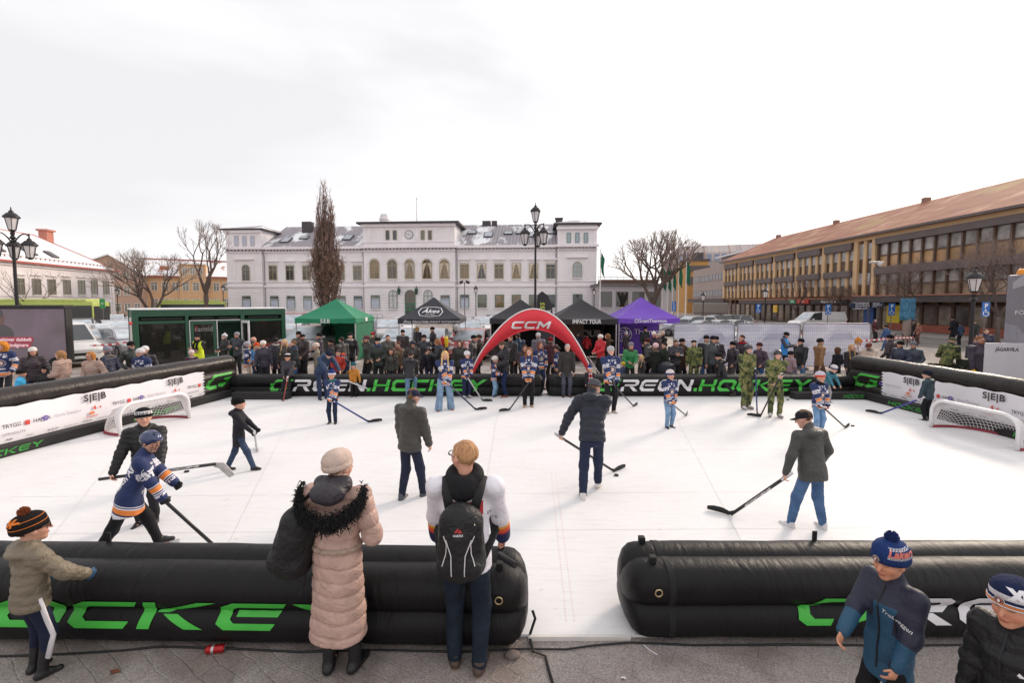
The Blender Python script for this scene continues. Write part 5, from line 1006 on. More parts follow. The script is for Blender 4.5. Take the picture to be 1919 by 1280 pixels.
def red_arch():
 Y = 15.25; root = empty('event_arch', (PY(996, 600, Y).x, Y, 0), 0, 'red fabric arch with white lettering and white piping over the rink entrance', 'arch'); cx = PY(996, 600, Y).x
 def q(px, py): p = PY(px, py, Y); return Vector((p.x - cx, 0, p.z))
 outer = [q(*p) for p in ((872, 722), (886, 690), (900, 662), (921, 632), (943, 607), (965, 590), (985, 581), (1003, 579), (1024, 584), (1046, 598), (1066, 619), (1084, 646), (1098, 672), (1108, 695), (1118, 722))]
 inner = [q(*p) for p in ((876, 722), (893, 691), (909, 667), (930, 648), (951, 634), (972, 624), (990, 619.5), (1003, 618.5), (1018, 620.5), (1036, 627), (1055, 640), (1074, 659), (1090, 678), (1102, 698), (1114, 722))]
 n = len(outer)
 def dense(P_):
  out = []
  for i in range(n - 1):
   p0, p1, p2, p3 = P_[max(i - 1, 0)], P_[i], P_[i + 1], P_[min(i + 2, n - 1)]
   for k in range(4):
    t = k / 4; out.append(.5 * ((2 * p1) + (p2 - p0) * t + (2 * p0 - 5 * p1 + 4 * p2 - p3) * t * t + (3 * p1 - p0 - 3 * p2 + p3) * t ** 3))
  return out + [P_[-1]]
 O_, I_ = dense(outer), dense(inner); k = len(O_); ob, m = MB(), 8; vs = []
 for side in (0, 1):
  for a, b2 in zip(O_, I_):
   for j in range(m + 1):
    v = j / m; p = a.lerp(b2, v); wdt = (a - b2).length; p.y = (-.22 * wdt * math.sin(math.pi * v) if side == 0 else .10) + .25 * wdt * v * (side == 0) - .04; vs.append(p)
 row = m + 1; fs = []
 for side in (0, 1):
  o = side * k * row
  fs += [(o + i * row + j, o + (i + 1) * row + j, o + (i + 1) * row + j + 1, o + i * row + j + 1) for i in range(k - 1) for j in range(m)]
 for j in (0, m): fs += [(i * row + j, (i + 1) * row + j, k * row + (i + 1) * row + j, k * row + i * row + j) for i in range(k - 1)]
 ob.add(vs, fs); fab = ob.build('fabric', mat('d8323f', .6, var=.05, scale=1., bump=.2, bscale=3.), root, smooth=True, auto=50)
 pb = MB(); pb.tube([p + Vector((0, -.05, 0)) for p in O_], .022, 6); pb.build('piping', mat('e6dfe0', .5), root, smooth=True)
 for s_ in (O_[0], O_[-1]):
  bb = MB(); bb.box(s_.x - .2, s_.x + .2, -.3, .3, 0, .04); bb.build('foot_plate', mat('6a6568', .5), root)
  gb = MB(); sg = -1 if s_.x < 0 else 1
  gb.tube([(s_.x - sg * .25, -.1, 1.05), (s_.x + sg * .35, -.3, .04)], .008, 5); gb.tube([(s_.x - sg * .3, .1, 1.1), (s_.x + sg * .5, .4, .04)], .008, 5); gb.build('guy_rope', mat('d8d2d2', .6), root)
 tb = MB(); z = q(995, 616).z; x0 = q(957, 608).x; bv = BVHTree.FromPolygons([Vector(p) for p in ob.v], ob.f)
 def sf_(u, v): h_ = bv.ray_cast(Vector((u, -3, v)), Vector((0, 1, 0))); return h_[0] + Vector((0, -.008, 0)) if h_[0] else Vector((u, -.1, v))
 letters(tb, 'CCM', sf_, x0, z, .25, 0, sx=(q(1034, 608).x - x0) / .25 / 5.6, shear=.3, mx=.06)
 tb.build('lettering', TW, fab, fixn=False, weld=False); return root
red_arch()
def pavilion():
 TH = R_(43); c0 = PY(247, 600, 19.2); c0.z = 0; U_ = Vector((math.cos(TH), math.sin(TH), 0)); N_ = Vector((U_.y, -U_.x, 0)); X = lambda px: (PPL(px, 600, c0, N_) - c0).dot(U_); Hh = 2.6; W = X(535); k = W / 288
 root = empty('container_pavilion', c0, TH, 'dark green container pavilion with big windows and an open white door', 'pavilion'); G_ = mat('23503a', .45, var=.1, scale=1.5); D = 2.44; Z = lambda py: 2.95 - (py - 566) * 19.2 / F
 fb = MB(); fb.box(0, .22, 0, .2, 0, Hh); fb.box(W - .18, W, 0, .2, 0, Hh); fb.box(.22, W - .18, 0, .2, Z(594), Hh); fb.box(.22, W - .18, 0, .2, 0, .2); fb.box(0, .15, D - .15, D, 0, Hh); fb.box(W - .15, W, D - .15, D, 0, Hh)
 for p0, p1 in ((347, 353), (451, 458)): fb.box(X(p0), X(p1), -.03, .2, .2, Z(594) + .12)
 fb.box(.22, W - .18, .02, .2, Z(608), Z(602.5)); fb.build('frame', G_, root)
 sb = MB(); sb.box(.03, .1, .2, D - .15, 0, Hh); sb.box(W - .1, W - .03, .2, D - .15, 0, Hh)
 sb.box(.15, W - .15, D - .1, D - .03, .1, Hh); sb.build('side_wall', mat('2a5a44', .5), root)
 nb = MB(); nb.box(.1, W - .1, .2, D - .1, .12, .16, 0); nb.box(.1, W - .1, .2, D - .1, Hh - .1, Hh - .02, 0); nb.build('interior', mat('3a2e2a', .8), root)
 rb = MB(); rb.rbox(-.02, W + .02, -.02, D + .02, Hh + .002, Hh + .07, .03); rb.build('snow_cover', mat('e4e2e6', .7), root)
 dk = glass('26231f', .08)
 for p0, p1, nm in ((262, 346, 'window'), (472, 527, 'window')):
  wb = MB(); wb.box(X(p0), X(p1), .06, .09, .25, Z(608.5)); m = mat('1c1a19', .05, spec=.8, var=.3, scale=1.2); wb.build(nm, tint, root)
 for p0, p1 in ((264, 342), (359, 400), (410, 447), (465, 522)):
  vb = MB(); vb.box(X(p0), X(p1), -.012, .0, Z(600.5), Z(597)); vb.build('vent_slot', mat('141414', .6), root)
 db = MB(); db.box(X(354), X(355.5), -.03, .05, .2, Z(604)); db.box(X(354), X(450), -.03, .05, Z(604.2), Z(602.8)); db.box(X(405.5), X(407), -.03, .05, .2, Z(604)); db.build('door_frame', mat('d9d6d6', .4), root)
 db = MB(); a, b2, t_, z1 = X(356), X(405), .9 * k * 7, Z(605); db.box(a, a + t_, 0, .05, .2, z1); db.box(b2 - t_, b2, 0, .05, .2, z1); db.box(a + t_, b2 - t_, 0, .05, .2, .5); db.box(a + t_, b2 - t_, 0, .05, z1 - t_, z1); o = db.build('door', G_, root); gb = MB(); gb.box(a + t_, b2 - t_, .02, .03, .5, z1 - t_); gb.build('pane', tint, o)
 M = Matrix.Translation((X(451), -.02, 0)) @ Matrix.Rotation(R_(-80), 4, 'Z'); ob = MB(); w_ = .8
 ob.box(0, .1, 0, .06, .2, z1, 0, M); ob.box(w_ - .1, w_, 0, .06, .2, z1, 0, M); ob.box(.1, w_ - .1, 0, .06, .2, .4, 0, M); ob.box(.1, w_ - .1, 0, .06, z1 - .12, z1, 0, M); o = ob.build('open_door', mat('dcd9dc', .4), root); gb = MB(); gb.box(.1, w_ - .1, .02, .03, .4, z1 - .12, 0, M); gb.build('pane', tint, o)
 tb = MB(); text_on(tb, 'f', .34, (X(367), .012, 1.7), (1, 0, 0), (0, 0, 1), 1); text_on(tb, 'ramtids', .34, (X(384), .012, 1.7), (1, 0, 0), (0, 0, 1), 0, sx=.8); text_on(tb, 'råd', .34, (X(416), 2.2, 1.72), (1, 0, 0), (0, 0, 1), 0); tb.build('lettering', [mat('8f8a88', .6), mat('a8443c', .6)], root, fixn=False)
 lb = MB(); lb.tube([(-.05, .0, .4), (-.05, .0, 2.3)], .04, 8); lb.ball((-.05, -.03, 2.05), .07, 8, 1); lb.build('hose_pole', [mat('bcb8b8', .5), RDT], root); return root
tint, t, b = node_mat('tinted_glass'); b.inputs['Base Color'].default_value = (.03, .028, .025, 1); b.inputs['Roughness'].default_value = .04; b.inputs['Transmission Weight'].default_value = 0; b.inputs['Alpha'].default_value = .55; b.inputs['Specular IOR Level'].default_value = .8
pavilion()
def screen():
 Y = 19.4; p1 = PY(122, 600, Y); root = empty('led_screen', (p1.x, Y, 0), R_(4), 'big outdoor LED screen on a trailer showing Swedish text on red bars', 'screen'); W = 5.2; z0, z1 = .42, 2.66
 b = MB(); b.box(-W, 0, .03, .35, z0 - .05, z1 + .05); b.box(-W - .05, .04, -.08, .4, z1 + .05, z1 + .16); b.build('housing', mat('252326', .5), root)
 m, t, bb = node_mat('led_panel'); tcn = nd(t, 'ShaderNodeTexCoord'); sx = nd(t, 'ShaderNodeSeparateXYZ'); t.links.new(tcn.outputs['Object'], sx.inputs[0]); n1 = nd(t, 'ShaderNodeTexNoise', i_Scale=.8, i_Detail=2.); t.links.new(tcn.outputs['Object'], n1.inputs['Vector'])
 wv = nd(t, 'ShaderNodeTexWave', i_Scale=14., bands_direction='Z'); t.links.new(tcn.outputs['Object'], wv.inputs['Vector']); c = ramp(t, n1.outputs[0], [(.3, lin('5a4f52')), (.6, lin('6b5d68')), (.75, lin('4f484c'))]); c = mixc(t, .1, c, ramp(t, wv.outputs['Fac'], [(0, (.02, .02, .02)), (1, (.3, .25, .3))]))
 t.links.new(c, bb.inputs['Emission Color']); bb.inputs['Emission Strength'].default_value = .22; t.links.new(c, bb.inputs['Base Color']); bb.inputs['Roughness'].default_value = .6
 b = MB(); b.box(-W + .04, -.04, .0, .029, z0, z1); pan = b.build('panel', m, root)
 k = Y / F; X = lambda px: (px - 122) * k; Z = lambda py: 2.95 - (py - 566) * k; b = MB()
 b.box(X(-40), X(64), -.012, -.002, Z(641), Z(631)); b.box(X(-20), X(60), -.012, -.002, Z(651), Z(642)); b.build('caption_bar', emit('9c3040', .55), pan)
 b = MB(); text_on(b, 'behöver dubbelt', .215, (X(62), -.02, Z(636)), (1, 0, 0), (0, 0, 1), align='RIGHT', sx=.94); text_on(b, 'fler blodgivare', .215, (X(56), -.02, Z(646.5)), (1, 0, 0), (0, 0, 1), align='RIGHT', sx=.94); b.build('lettering', emit('d8c8cc', .9), pan, fixn=False)
 b = MB(); b.ball((X(1), -.002, Z(596)), (.34, .006, .44), 20, 0); b.ball((X(-6), -.002, Z(626)), (.85, .006, .5), 20, 1); b.ball((X(1), -.004, Z(588)), (.32, .006, .26), 20, 1); b.build('portrait', [emit('6a4a48', .5), emit('4a4446', .5)], pan)
 for x in (-.4, -4.6): b = MB(); b.tube([(x, -.1, .3), (x, .1, .3)], .3, 16); b.build('wheel', TYRE, root)
 b = MB(); b.box(-W + .2, -.2, .05, .3, .22, .38); b.build('chassis', mat('8d8a8c', .5), root)
screen()
def trailer():
 TH = R_(-84); p = PY(1882, 600, 13.6); p.z = 0; U_ = Vector((math.cos(TH), math.sin(TH), 0)); N_ = Vector((U_.y, -U_.x, 0)); X = lambda px: (PPL(px, 600, p, N_) - p).dot(U_); root = empty('exhibition_trailer', p, TH, 'grey exhibition trailer with a big pale numeral, cut by the right edge', 'trailer'); k = 13.6 / F; Z = lambda py: 2.95 - (py - 566) * k; G1, G2, G3 = mat('807d83', .5, var=.05), mat('a5a2a8', .5, var=.05), mat('94919a', .5)
 b = MB(); b.rbox(0, 7, 0, 2.5, .5, Z(516), .05); b.build('body', G1, root)
 b = MB(); b.prism([(X(1894), -.003, Z(530)), (X(1912), -.003, Z(518)), (X(1950), -.003, Z(518)), (X(1950), -.003, Z(575)), (X(1917), -.003, Z(575)), (X(1917), -.003, Z(536)), (X(1894), -.003, Z(543))], (0, -.004, 0)); b.build('numeral', G2, root)
 b = MB(); b.prism([(.02, -.003, Z(605)), (X(1908), -.003, Z(610)), (X(1919), -.003, Z(622)), (X(1960), -.003, Z(625)), (X(1960), -.003, .6), (.02, -.003, .6)], (0, -.003, 0)); b.box(X(1885), X(1907), -.012, -.006, Z(655), Z(612)); b.build('side_panel', G3, root)
 b = MB(); text_on(b, 'FÖRS', .16, (X(1901), -.01, Z(585.5)), (1, 0, 0), (0, 0, 1), align='LEFT', sx=1.2); b.build('lettering', TW, root, fixn=False)
 b = MB(); b.lathe([(.1, 0), (.12, .02), (.1, .14), (.05, .18)], 14, 0, Matrix.Translation((X(1893), .3, Z(516)))); b.build('beacon', mat('e08a1e', .3), root, smooth=True, auto=40); b = MB(); b.tube([(X(1888), .5, Z(516)), (X(1892), .45, Z(508)), (X(1906), .5, Z(516))], .03, 8); b.build('roof_rail', mat('c9c5c6', .3, .5), root)
trailer()
def board():
 Y = 12.4; p = PY(1851, 600, Y); k = Y / F; root = empty('sign_board', (p.x, Y, 0), R_(-8), 'white standing sign board with dark lettering in front of the grey trailer', 'sign'); Z = lambda py: 2.95 - (py - 566) * k; W = 67 * k
 b = MB(); b.rbox(0, W, 0, .05, Z(709), Z(643), .01); b.build('panel', mat('cfccd2', .5, var=.03), root); b = MB(); text_on(b, 'JÄGARVILA', .13, (W * .52, -.006, Z(655)), (1, 0, 0), (0, 0, 1), bold=.003, sx=.86); b.build('lettering', TXT, root, fixn=False)
 for x in (.1, W - .1):
  b = MB(); b.tube([(x, .06, Z(680)), (x, .5, 0)], .02, 6); b.tube([(x, .02, Z(709)), (x, .0, 0)], .02, 6); b.build('leg', IRON, root)
board()
fm, t, b = node_mat('printed_mesh'); tcn = nd(t, 'ShaderNodeTexCoord'); mpn = nd(t, 'ShaderNodeMapping'); mpn.inputs['Scale'].default_value = (.4, 1, 1.3); t.links.new(tcn.outputs['Object'], mpn.inputs[0]); n1 = nd(t, 'ShaderNodeTexNoise', i_Scale=1.1, i_Detail=1., i_Distortion=.6); t.links.new(mpn.outputs[0], n1.inputs['Vector'])
t.links.new(ramp(t, n1.outputs[0], [(.35, lin('c4c3d2')), (.5, lin('d3d2de')), (.56, lin('e4e3ec')), (.7, lin('cccbda'))]), b.inputs['Base Color']); b.inputs['Roughness'].default_value = .7
GALV = mat('8d878c', .4, .6)
for i, (x0, x1, lb) in enumerate(((1262, 1379, 'construction fence panel with pale printed cloth next to the purple tent'), (1381, 1502, 'middle construction fence panel with pale printed cloth behind the steward'), (1504, 1634, 'rightmost construction fence panel with pale printed cloth'))):
 Y = 19.8; a, b2 = PY(x0, 600, Y), PY(x1, 600, Y); W = b2.x - a.x; root = empty('fence_panel', (a.x, Y, 0), 0, lb, 'fence', 'mesh construction fence panels'); zz = 2.02
 m_ = MB(); m_.tube([(.03, 0, .05), (.03, 0, zz - .12), (.06, 0, zz - .04), (.14, 0, zz), (W - .14, 0, zz), (W - .06, 0, zz - .04), (W - .03, 0, zz - .12), (W - .03, 0, .05)], .021, 8); m_.tube([(.03, 0, .15), (W - .03, 0, .15)], .018, 6); m_.build('frame', GALV, root)
 m_ = MB()
 for q in range(1, 34): m_.tube([(W * q / 34, -.02, .15), (W * q / 34, -.02, zz)], .003, 3, caps=False)
 for q in range(1, 12): m_.tube([(.03, -.022, .15 + 1.85 * q / 12), (W - .03, -.022, .15 + 1.85 * q / 12)], .003, 3, caps=False)
 m_.build('wire_mesh', mat('8f8ba6', .5, .3), root, fixn=False)
 m_ = MB(); k = 16; m_.add([(W * q / k * .97 + .04, .01 + .012 * math.sin(q * 1.3 + i), z) for q in range(k + 1) for z in (.12, zz - .03)], [(2 * q, 2 * q + 2, 2 * q + 3, 2 * q + 1) for q in range(k)]); cl = m_.build('printed_cloth', fm, root, smooth=True, fixn=False)
 sh = MB(); body = [(.1, .75), (.35, 1.1), (.9, 1.25), (1.3, 1.65), (2.2, 1.72), (2.7, 1.35), (2.75, .7)] if i else [(.2, .6), (.6, 1.0), (1.4, 1.1), (2.4, 1.0), (2.6, .6)]
 sh.prism([(min(x, W - .1), -.009, z) for x, z in body], (0, -.002, 0)); sh.build('car_print', mat('dbdae6', .7, var=.1, scale=1.), cl); sh = MB(); sh.prism([(min(x, W - .1), -.012, z) for x, z in ((1.1, 1.25), (1.4, 1.58), (2.1, 1.62), (2.3, 1.3))], (0, -.002, 0)); swirl(sh, (W * .62, -.014, .7), .2); sh.build('window_print', mat('bfbed0', .6), cl)
 for x in (.03, W - .03): m_ = MB(); m_.rbox(x - .1, x + .1, -.35, .35, 0, .12, .02); m_.build('foot_block', mat('6a6466', .8), root)
BLU = mat('1f63b0', .4, var=.05)
def post_sign(px, Y, py, w_, h_, name, label, cat, face, group=None, board_m=BLU):
 p = PY(px, py, Y); root = empty(name, (p.x, Y, 0), 0, label, cat, group); b = MB(); b.tube([(0, .03, 0), (0, .03, p.z + h_ / 2)], .03, 8); b.build('pole', mat('6d6669', .4, .5), root); b = MB(); b.rbox(-w_ / 2, w_ / 2, -.02, .0, p.z - h_ / 2, p.z + h_ / 2, .006); o = b.build('board', board_m, root); face(o, p.z, w_, h_); return root
def f_park(o, z, w_, h_):
 b = MB(); text_on(b, 'P', h_ * .42, (0, -.024, z + h_ * .24), (1, 0, 0), (0, 0, 1), bold=.01); b.build('lettering', TW, o, fixn=False); b = MB(); b.ball((-.02, -.024, z - h_ * .05), (.05, .003, .05), 8)
 c = Vector((0, -.024, z - h_ * .28)); pts = [c + Vector((math.cos(t) * .14, 0, math.sin(t) * .14)) for t in np.linspace(2.3, 6.6, 12)]; b.tube(pts, .02, 5); b.tube([(-.02, -.024, z - h_ * .08), (0, -.024, z - h_ * .2), (.12, -.024, z - h_ * .2), (.18, -.024, z - h_ * .34)], .024, 5); b.build('wheelchair_symbol', TW, o)
for px, Y, py, s_, lb in ((1421, 47, 578, .8, 'distant blue parking sign with wheelchair symbol by the shopfronts'), (1552, 40, 580, .8, 'blue parking sign with wheelchair symbol above the white van'), (1671, 34, 580, .78, 'blue parking sign with wheelchair symbol left of the blue wrapped post'), (1847, 24, 580, .66, 'largest blue parking sign with wheelchair symbol, by the grey trailer')): post_sign(px, Y, py, s_ * .62, s_ * 1.15, 'parking_sign', lb, 'sign', f_park, 'blue wheelchair parking signs')
def f_dir(o, z, w_, h_):
 b = MB()
 for j, (s1, s2) in enumerate((('Stadshotellet', 'Museet'), ('Domkyrkan', 'Teatern'), ('Station', 'Linné'))):
  text_on(b, s1, .17, (-w_ * .3, -.026, z + h_ * (.3 - .3 * j)), (1, 0, 0), (0, 0, 1), align='LEFT'); text_on(b, s2, .17, (w_ * .15, -.026, z + h_ * (.3 - .3 * j)), (1, 0, 0), (0, 0, 1), align='LEFT')
 b.box(-w_ * .48, w_ * .48, -.026, -.022, z + h_ * .44, z + h_ * .47); b.box(-w_ * .48, w_ * .48, -.026, -.022, z - h_ * .47, z - h_ * .44); b.build('lettering', TW, o, fixn=False)
 b = MB(); b.prism([(-w_ / 2, -.02, z + h_ / 2), (-w_ / 2 - h_ * .5, -.02, z), (-w_ / 2, -.02, z - h_ / 2)], (0, .02, 0)); b.build('arrow_tip', mat('23283f', .4), o)
post_sign(1612, 36, 573, 1.3, .55, 'direction_sign', 'dark blue arrow-shaped direction sign pointing left', 'sign', f_dir, None, mat('23283f', .4));
def f_dir2(o, z, w_, h_):
 b = MB()
 for j in range(3): text_on(b, ('Bibliotek', 'Vårdcentral', 'P-hus')[j], .15, (-w_ * .42, -.026, z + h_ * (.3 - .3 * j)), (1, 0, 0), (0, 0, 1), align='LEFT')
 b.build('lettering', TW, o, fixn=False)
post_sign(1645, 36, 571.5, 1.0, .42, 'direction_sign', 'dark blue direction sign pointing right, beside the arrow sign', 'sign', f_dir2, None, mat('23283f', .4))
def f_inf(o, z, w_, h_):
 b = MB(); text_on(b, 'TOALETT', .26, (0, -.026, z), (0, 0, 1), (-1, 0, 0)); b.build('lettering', TW, o, fixn=False)
post_sign(1263, 56, 574, .5, 1.2, 'info_sign', 'blue upright sign on the flagpole row right of the purple tent', 'sign', f_inf)
def f_bus(o, z, w_, h_):
 b = MB(); text_on(b, 'H', .3, (0, -.026, z), (1, 0, 0), (0, 0, 1)); b.build('lettering', TW, o, fixn=False)
post_sign(192, 42, 569, .5, .9, 'bus_stop_sign', 'green bus stop sign in front of the bus nose', 'sign', f_bus, None, mat('2f8a4a', .5))
def wrapped():
 Y = 33; p = PY(1701, 580, Y); root = empty('wrapped_sign', (p.x, Y, 0), 0, 'pillar sign wrapped in creased blue tarpaulin', 'sign'); b = MB(); b.tube([(0, 0, 0), (0, 0, 1.8)], [.26, .24], 12); b.build('pillar', mat('8a7a72', .7), root); z0, z1 = PY(1701, 600, Y).z, PY(1701, 560, Y).z; b = MB(); n = 24; rnd = random.Random(3); vs = []
 for i in range(9):
  for j in range(n): a = 6.283 * j / n; r_ = .5 * (1 + .1 * math.sin(j * 3 + i) + rnd.uniform(-.05, .05)) * (.78 if i == 0 else 1); vs.append((r_ * math.cos(a), r_ * .5 * math.sin(a), z0 + (z1 - z0) * i / 8 + .05 * math.sin(j)))
 b.add(vs, [(i * n + j, i * n + (j + 1) % n, (i + 1) * n + (j + 1) % n, (i + 1) * n + j) for i in range(8) for j in range(n)] + [tuple(range(8 * n, 9 * n))]); b.build('tarpaulin', mat('3a7290', .45, var=.2), root)
 b = MB(); b.tube([(.5, 0, 0), (.5, 0, z1)], .05, 8); b.build('post', mat('6d7276', .5), root)
wrapped()
for px, Y, lb in ((1686, 31, 'bent tube bicycle rack left of the wrapped pillar'), (1712, 30, 'bent tube bicycle rack right of the wrapped pillar')):
 p = PY(px, 600, Y); b = MB(); b.tube([(-.35, 0, 0), (-.33, 0, .6), (-.2, 0, .8), (.2, 0, .8), (.33, 0, .6), (.35, 0, 0)], .03, 8); o = b.build('bicycle_rack', IRON, loc=p.xy.to_3d()); tag(o, lb, 'bike rack', 'bicycle racks')
def tape(pts, label):
 tm, t, b = node_mat('barrier_tape'); tcn = nd(t, 'ShaderNodeTexCoord'); sx = nd(t, 'ShaderNodeSeparateXYZ'); t.links.new(tcn.outputs['Object'], sx.inputs[0]); mu = nd(t, 'ShaderNodeMath', operation='MULTIPLY_ADD'); mu.inputs[1].default_value = 3.; t.links.new(sx.outputs[0], mu.inputs[0]); t.links.new(sx.outputs[2], mu.inputs[2]); fr_n = nd(t, 'ShaderNodeMath', operation='FRACT'); t.links.new(mu.outputs[0], fr_n.inputs[0]); t.links.new(ramp(t, fr_n.outputs[0], [(0, lin('c23a40')), (.5, lin('e4dcdc'))], 'CONSTANT'), b.inputs['Base Color'])
 b_ = MB(); vs = []
 for p in pts: vs += [p + Vector((0, 0, -.035)), p + Vector((0, 0, .035))]
 b_.add(vs, [(2 * i, 2 * i + 2, 2 * i + 3, 2 * i + 1) for i in range(len(pts) - 1)]); tag(b_.build('barrier_tape', tm, fixn=False), label, 'tape', 'red and white barrier tape')
tape([PY(x, y, Y) for x, y, Y in ((1606, 640, 17.5), (1650, 636, 18.3), (1680, 633, 19.), (1712, 633, 20.))], 'red and white tape stretched behind the people on the right'); tape([PY(x, y, 19.5) for x, y in ((168, 648), (190, 647), (215, 645), (246, 640))], 'red and white tape in front of the parked cars on the left'); tape([PY(x, y, 21.) for x, y in ((826, 642), (850, 643), (882, 641))], 'red and white tape right of the food stall')
p = PY(830, 600, 21.0); st = empty('serving_table', (p.x - .4, 20.8, 0), 0, 'serving table under the dark hexagon-logo tent', 'table'); b = MB(); b.box(-1.6, .7, -.3, .4, .86, .9); b.build('table_top', mat('4a4244', .6), st)
for x in (-1.5, .6): b = MB(); b.box(x - .03, x + .03, -.2, .3, 0, .86); b.build('leg', IRON, st)
for px, col, lb in ((829, 'b02a30', 'red sauce dispenser on the serving table'), (836, 'd8b82a', 'yellow sauce dispenser on the serving table')):
 q = PY(px, 600, 20.8); b = MB(); b.lathe([(.07, .9), (.075, 1.0), (.1, 1.06), (.1, 1.3), (.06, 1.34), (.04, 1.4)], 14, 0); o = b.build('sauce_dispenser', mat(col, .35), loc=(q.x, 20.8, .0), smooth=True, auto=40); tag(o, lb, 'dispenser', 'sauce dispensers')
CAMO = None
A3 = lambda *p: np.array(p, float)
def unit(v): n = np.linalg.norm(v); return v / n if n > 1e-9 else v
def rotm(rx=0, ry=0, rz=0): return np.array(Euler((rx, ry, rz)).to_matrix())
class Field:
 def __init__(s, vox): s.v = vox; s.p = []
 def cap(s, a, b, ra, rb=None, flat=None, k=.03, op=0): s.p.append(('c', np.array(a, float), np.array(b, float), ra, ra if rb is None else rb, flat, k, op)); return s
 def ell(s, c, r, R=None, k=.03, op=0): s.p.append(('e', np.array(c, float), np.array(r, float), R if R is not None else np.eye(3), None, None, k, op)); return s
 def cut(s, o, n): s.p.append(('h', np.array(o, float), unit(np.array(n, float)), 0, 0, None, 0, 1)); return s   # remove the side n points to
 def mesh(s):
  v = s.v; lo, hi = np.full(3, 9e9), np.full(3, -9e9)
  for q in s.p:
   if q[7] or q[0] == 'h': continue
   if q[0] == 'c': m = max(q[3], q[4]) * (max(1, q[5][1]) if q[5] is not None else 1); l_, h_ = np.minimum(q[1], q[2]) - m, np.maximum(q[1], q[2]) + m
   else: m = q[2].max(); l_, h_ = q[1] - m, q[1] + m
   lo, hi = np.minimum(lo, l_), np.maximum(hi, h_)
  lo -= 3 * v; hi += 3 * v; n = np.ceil((hi - lo) / v).astype(int) + 1; Fd = np.full(n, 9., np.float32); ax = [lo[i] + v * np.arange(n[i]) for i in range(3)]
  for q in s.p:
   typ, a, b, ra, rb, flat, k, op = q
   if typ == 'h':
    X, Y, Z = np.meshgrid(*ax, indexing='ij', sparse=True); d = (X - a[0]) * b[0] + (Y - a[1]) * b[1] + (Z - a[2]) * b[2]; Fd = np.maximum(Fd, d.astype(np.float32)); continue
   mg = k + 2 * v
   if typ == 'c': m = max(ra, rb) * (max(1, flat[1]) if flat is not None else 1) + mg; l_, h_ = np.minimum(a, b) - m, np.maximum(a, b) + m
   else: m = b.max() + mg; l_, h_ = a - m, a + m
   i0 = np.clip(np.floor((l_ - lo) / v).astype(int), 0, n - 1); i1 = np.clip(np.ceil((h_ - lo) / v).astype(int) + 1, 1, n)
   if (i1 <= i0).any(): continue
   X, Y, Z = np.meshgrid(*[ax[i][i0[i]:i1[i]] for i in range(3)], indexing='ij', sparse=True)
   if typ == 'c':
    ba = b - a; bb = max(ba @ ba, 1e-9); px, py, pz = X - a[0], Y - a[1], Z - a[2]; t = np.clip((px * ba[0] + py * ba[1] + pz * ba[2]) / bb, 0, 1)
    qx, qy, qz = px - t * ba[0], py - t * ba[1], pz - t * ba[2]; d2 = qx * qx + qy * qy + qz * qz
    if flat is not None: dn = qx * flat[0][0] + qy * flat[0][1] + qz * flat[0][2]; d2 = d2 + dn * dn * (1 / flat[1] ** 2 - 1)
    d = np.sqrt(np.maximum(d2, 0)) - (ra + (rb - ra) * t)
   else:
    px, py, pz = X - a[0], Y - a[1], Z - a[2]; R = ra; u = [(R[0, i] * px + R[1, i] * py + R[2, i] * pz) / b[i] for i in range(3)]; L = np.sqrt(u[0] ** 2 + u[1] ** 2 + u[2] ** 2); d = (L - 1) * b.min()
   sl_ = tuple(slice(i0[i], i1[i]) for i in range(3)); o = Fd[sl_]
   if op: Fd[sl_] = np.maximum(o, -d) if k < .002 else -smin(-o, d, k)
   else: Fd[sl_] = smin(o, d, k)
  return surfnet(Fd, lo, v)
def smin(a, b, k):
 if k < 1e-4: return np.minimum(a, b)
 h = np.clip(.5 + .5 * (a - b) / k, 0, 1); return (a + (b - a) * h - k * h * (1 - h)).astype(np.float32)
def surfnet(Fd, o, v):
 S = Fd < 0; sh = np.array(Fd.shape) - 1; c = np.zeros(sh, np.int8)
 sl = lambda d, n: slice(d, n + d)
 for i in (0, 1):
  for j in (0, 1):
   for k in (0, 1): c += S[sl(i, sh[0]), sl(j, sh[1]), sl(k, sh[2])]
 act = (c > 0) & (c < 8); I = np.argwhere(act); n = len(I); idx = np.full(sh, -1); idx[act] = np.arange(n); Pp = np.zeros((n, 3)); W = np.zeros(n)
 V = {(i, j, k): Fd[I[:, 0] + i, I[:, 1] + j, I[:, 2] + k] for i in (0, 1) for j in (0, 1) for k in (0, 1)}
 for ax in range(3):
  for p in (0, 1):
   for q in (0, 1):
    a = [p, q]; a.insert(ax, 0); b = list(a); b[ax] = 1; fa, fb = V[tuple(a)], V[tuple(b)]; m = (fa < 0) != (fb < 0); t = fa[m] / (fa[m] - fb[m]); pos = np.tile(np.array(a, float), (m.sum(), 1)); pos[:, ax] += t; Pp[m] += pos; W[m] += 1
 Pp = (Pp / W[:, None] + I) * v + o; Q = []
 for ax in range(3):
  A = np.moveaxis(S, ax, 0); D = A[:-1, 1:-1, 1:-1] != A[1:, 1:-1, 1:-1]; e = np.argwhere(D)
  if not len(e): continue
  x, y, z = e[:, 0], e[:, 1] + 1, e[:, 2] + 1; ix = np.moveaxis(idx, ax, 0); q = np.stack([ix[x, y - 1, z - 1], ix[x, y, z - 1], ix[x, y, z], ix[x, y - 1, z]], 1); fl = ~A[x, y, z]
  if ax == 1: fl = ~fl
  q[fl] = q[fl][:, ::-1]; Q.append(q)
 return Pp, np.concatenate(Q)
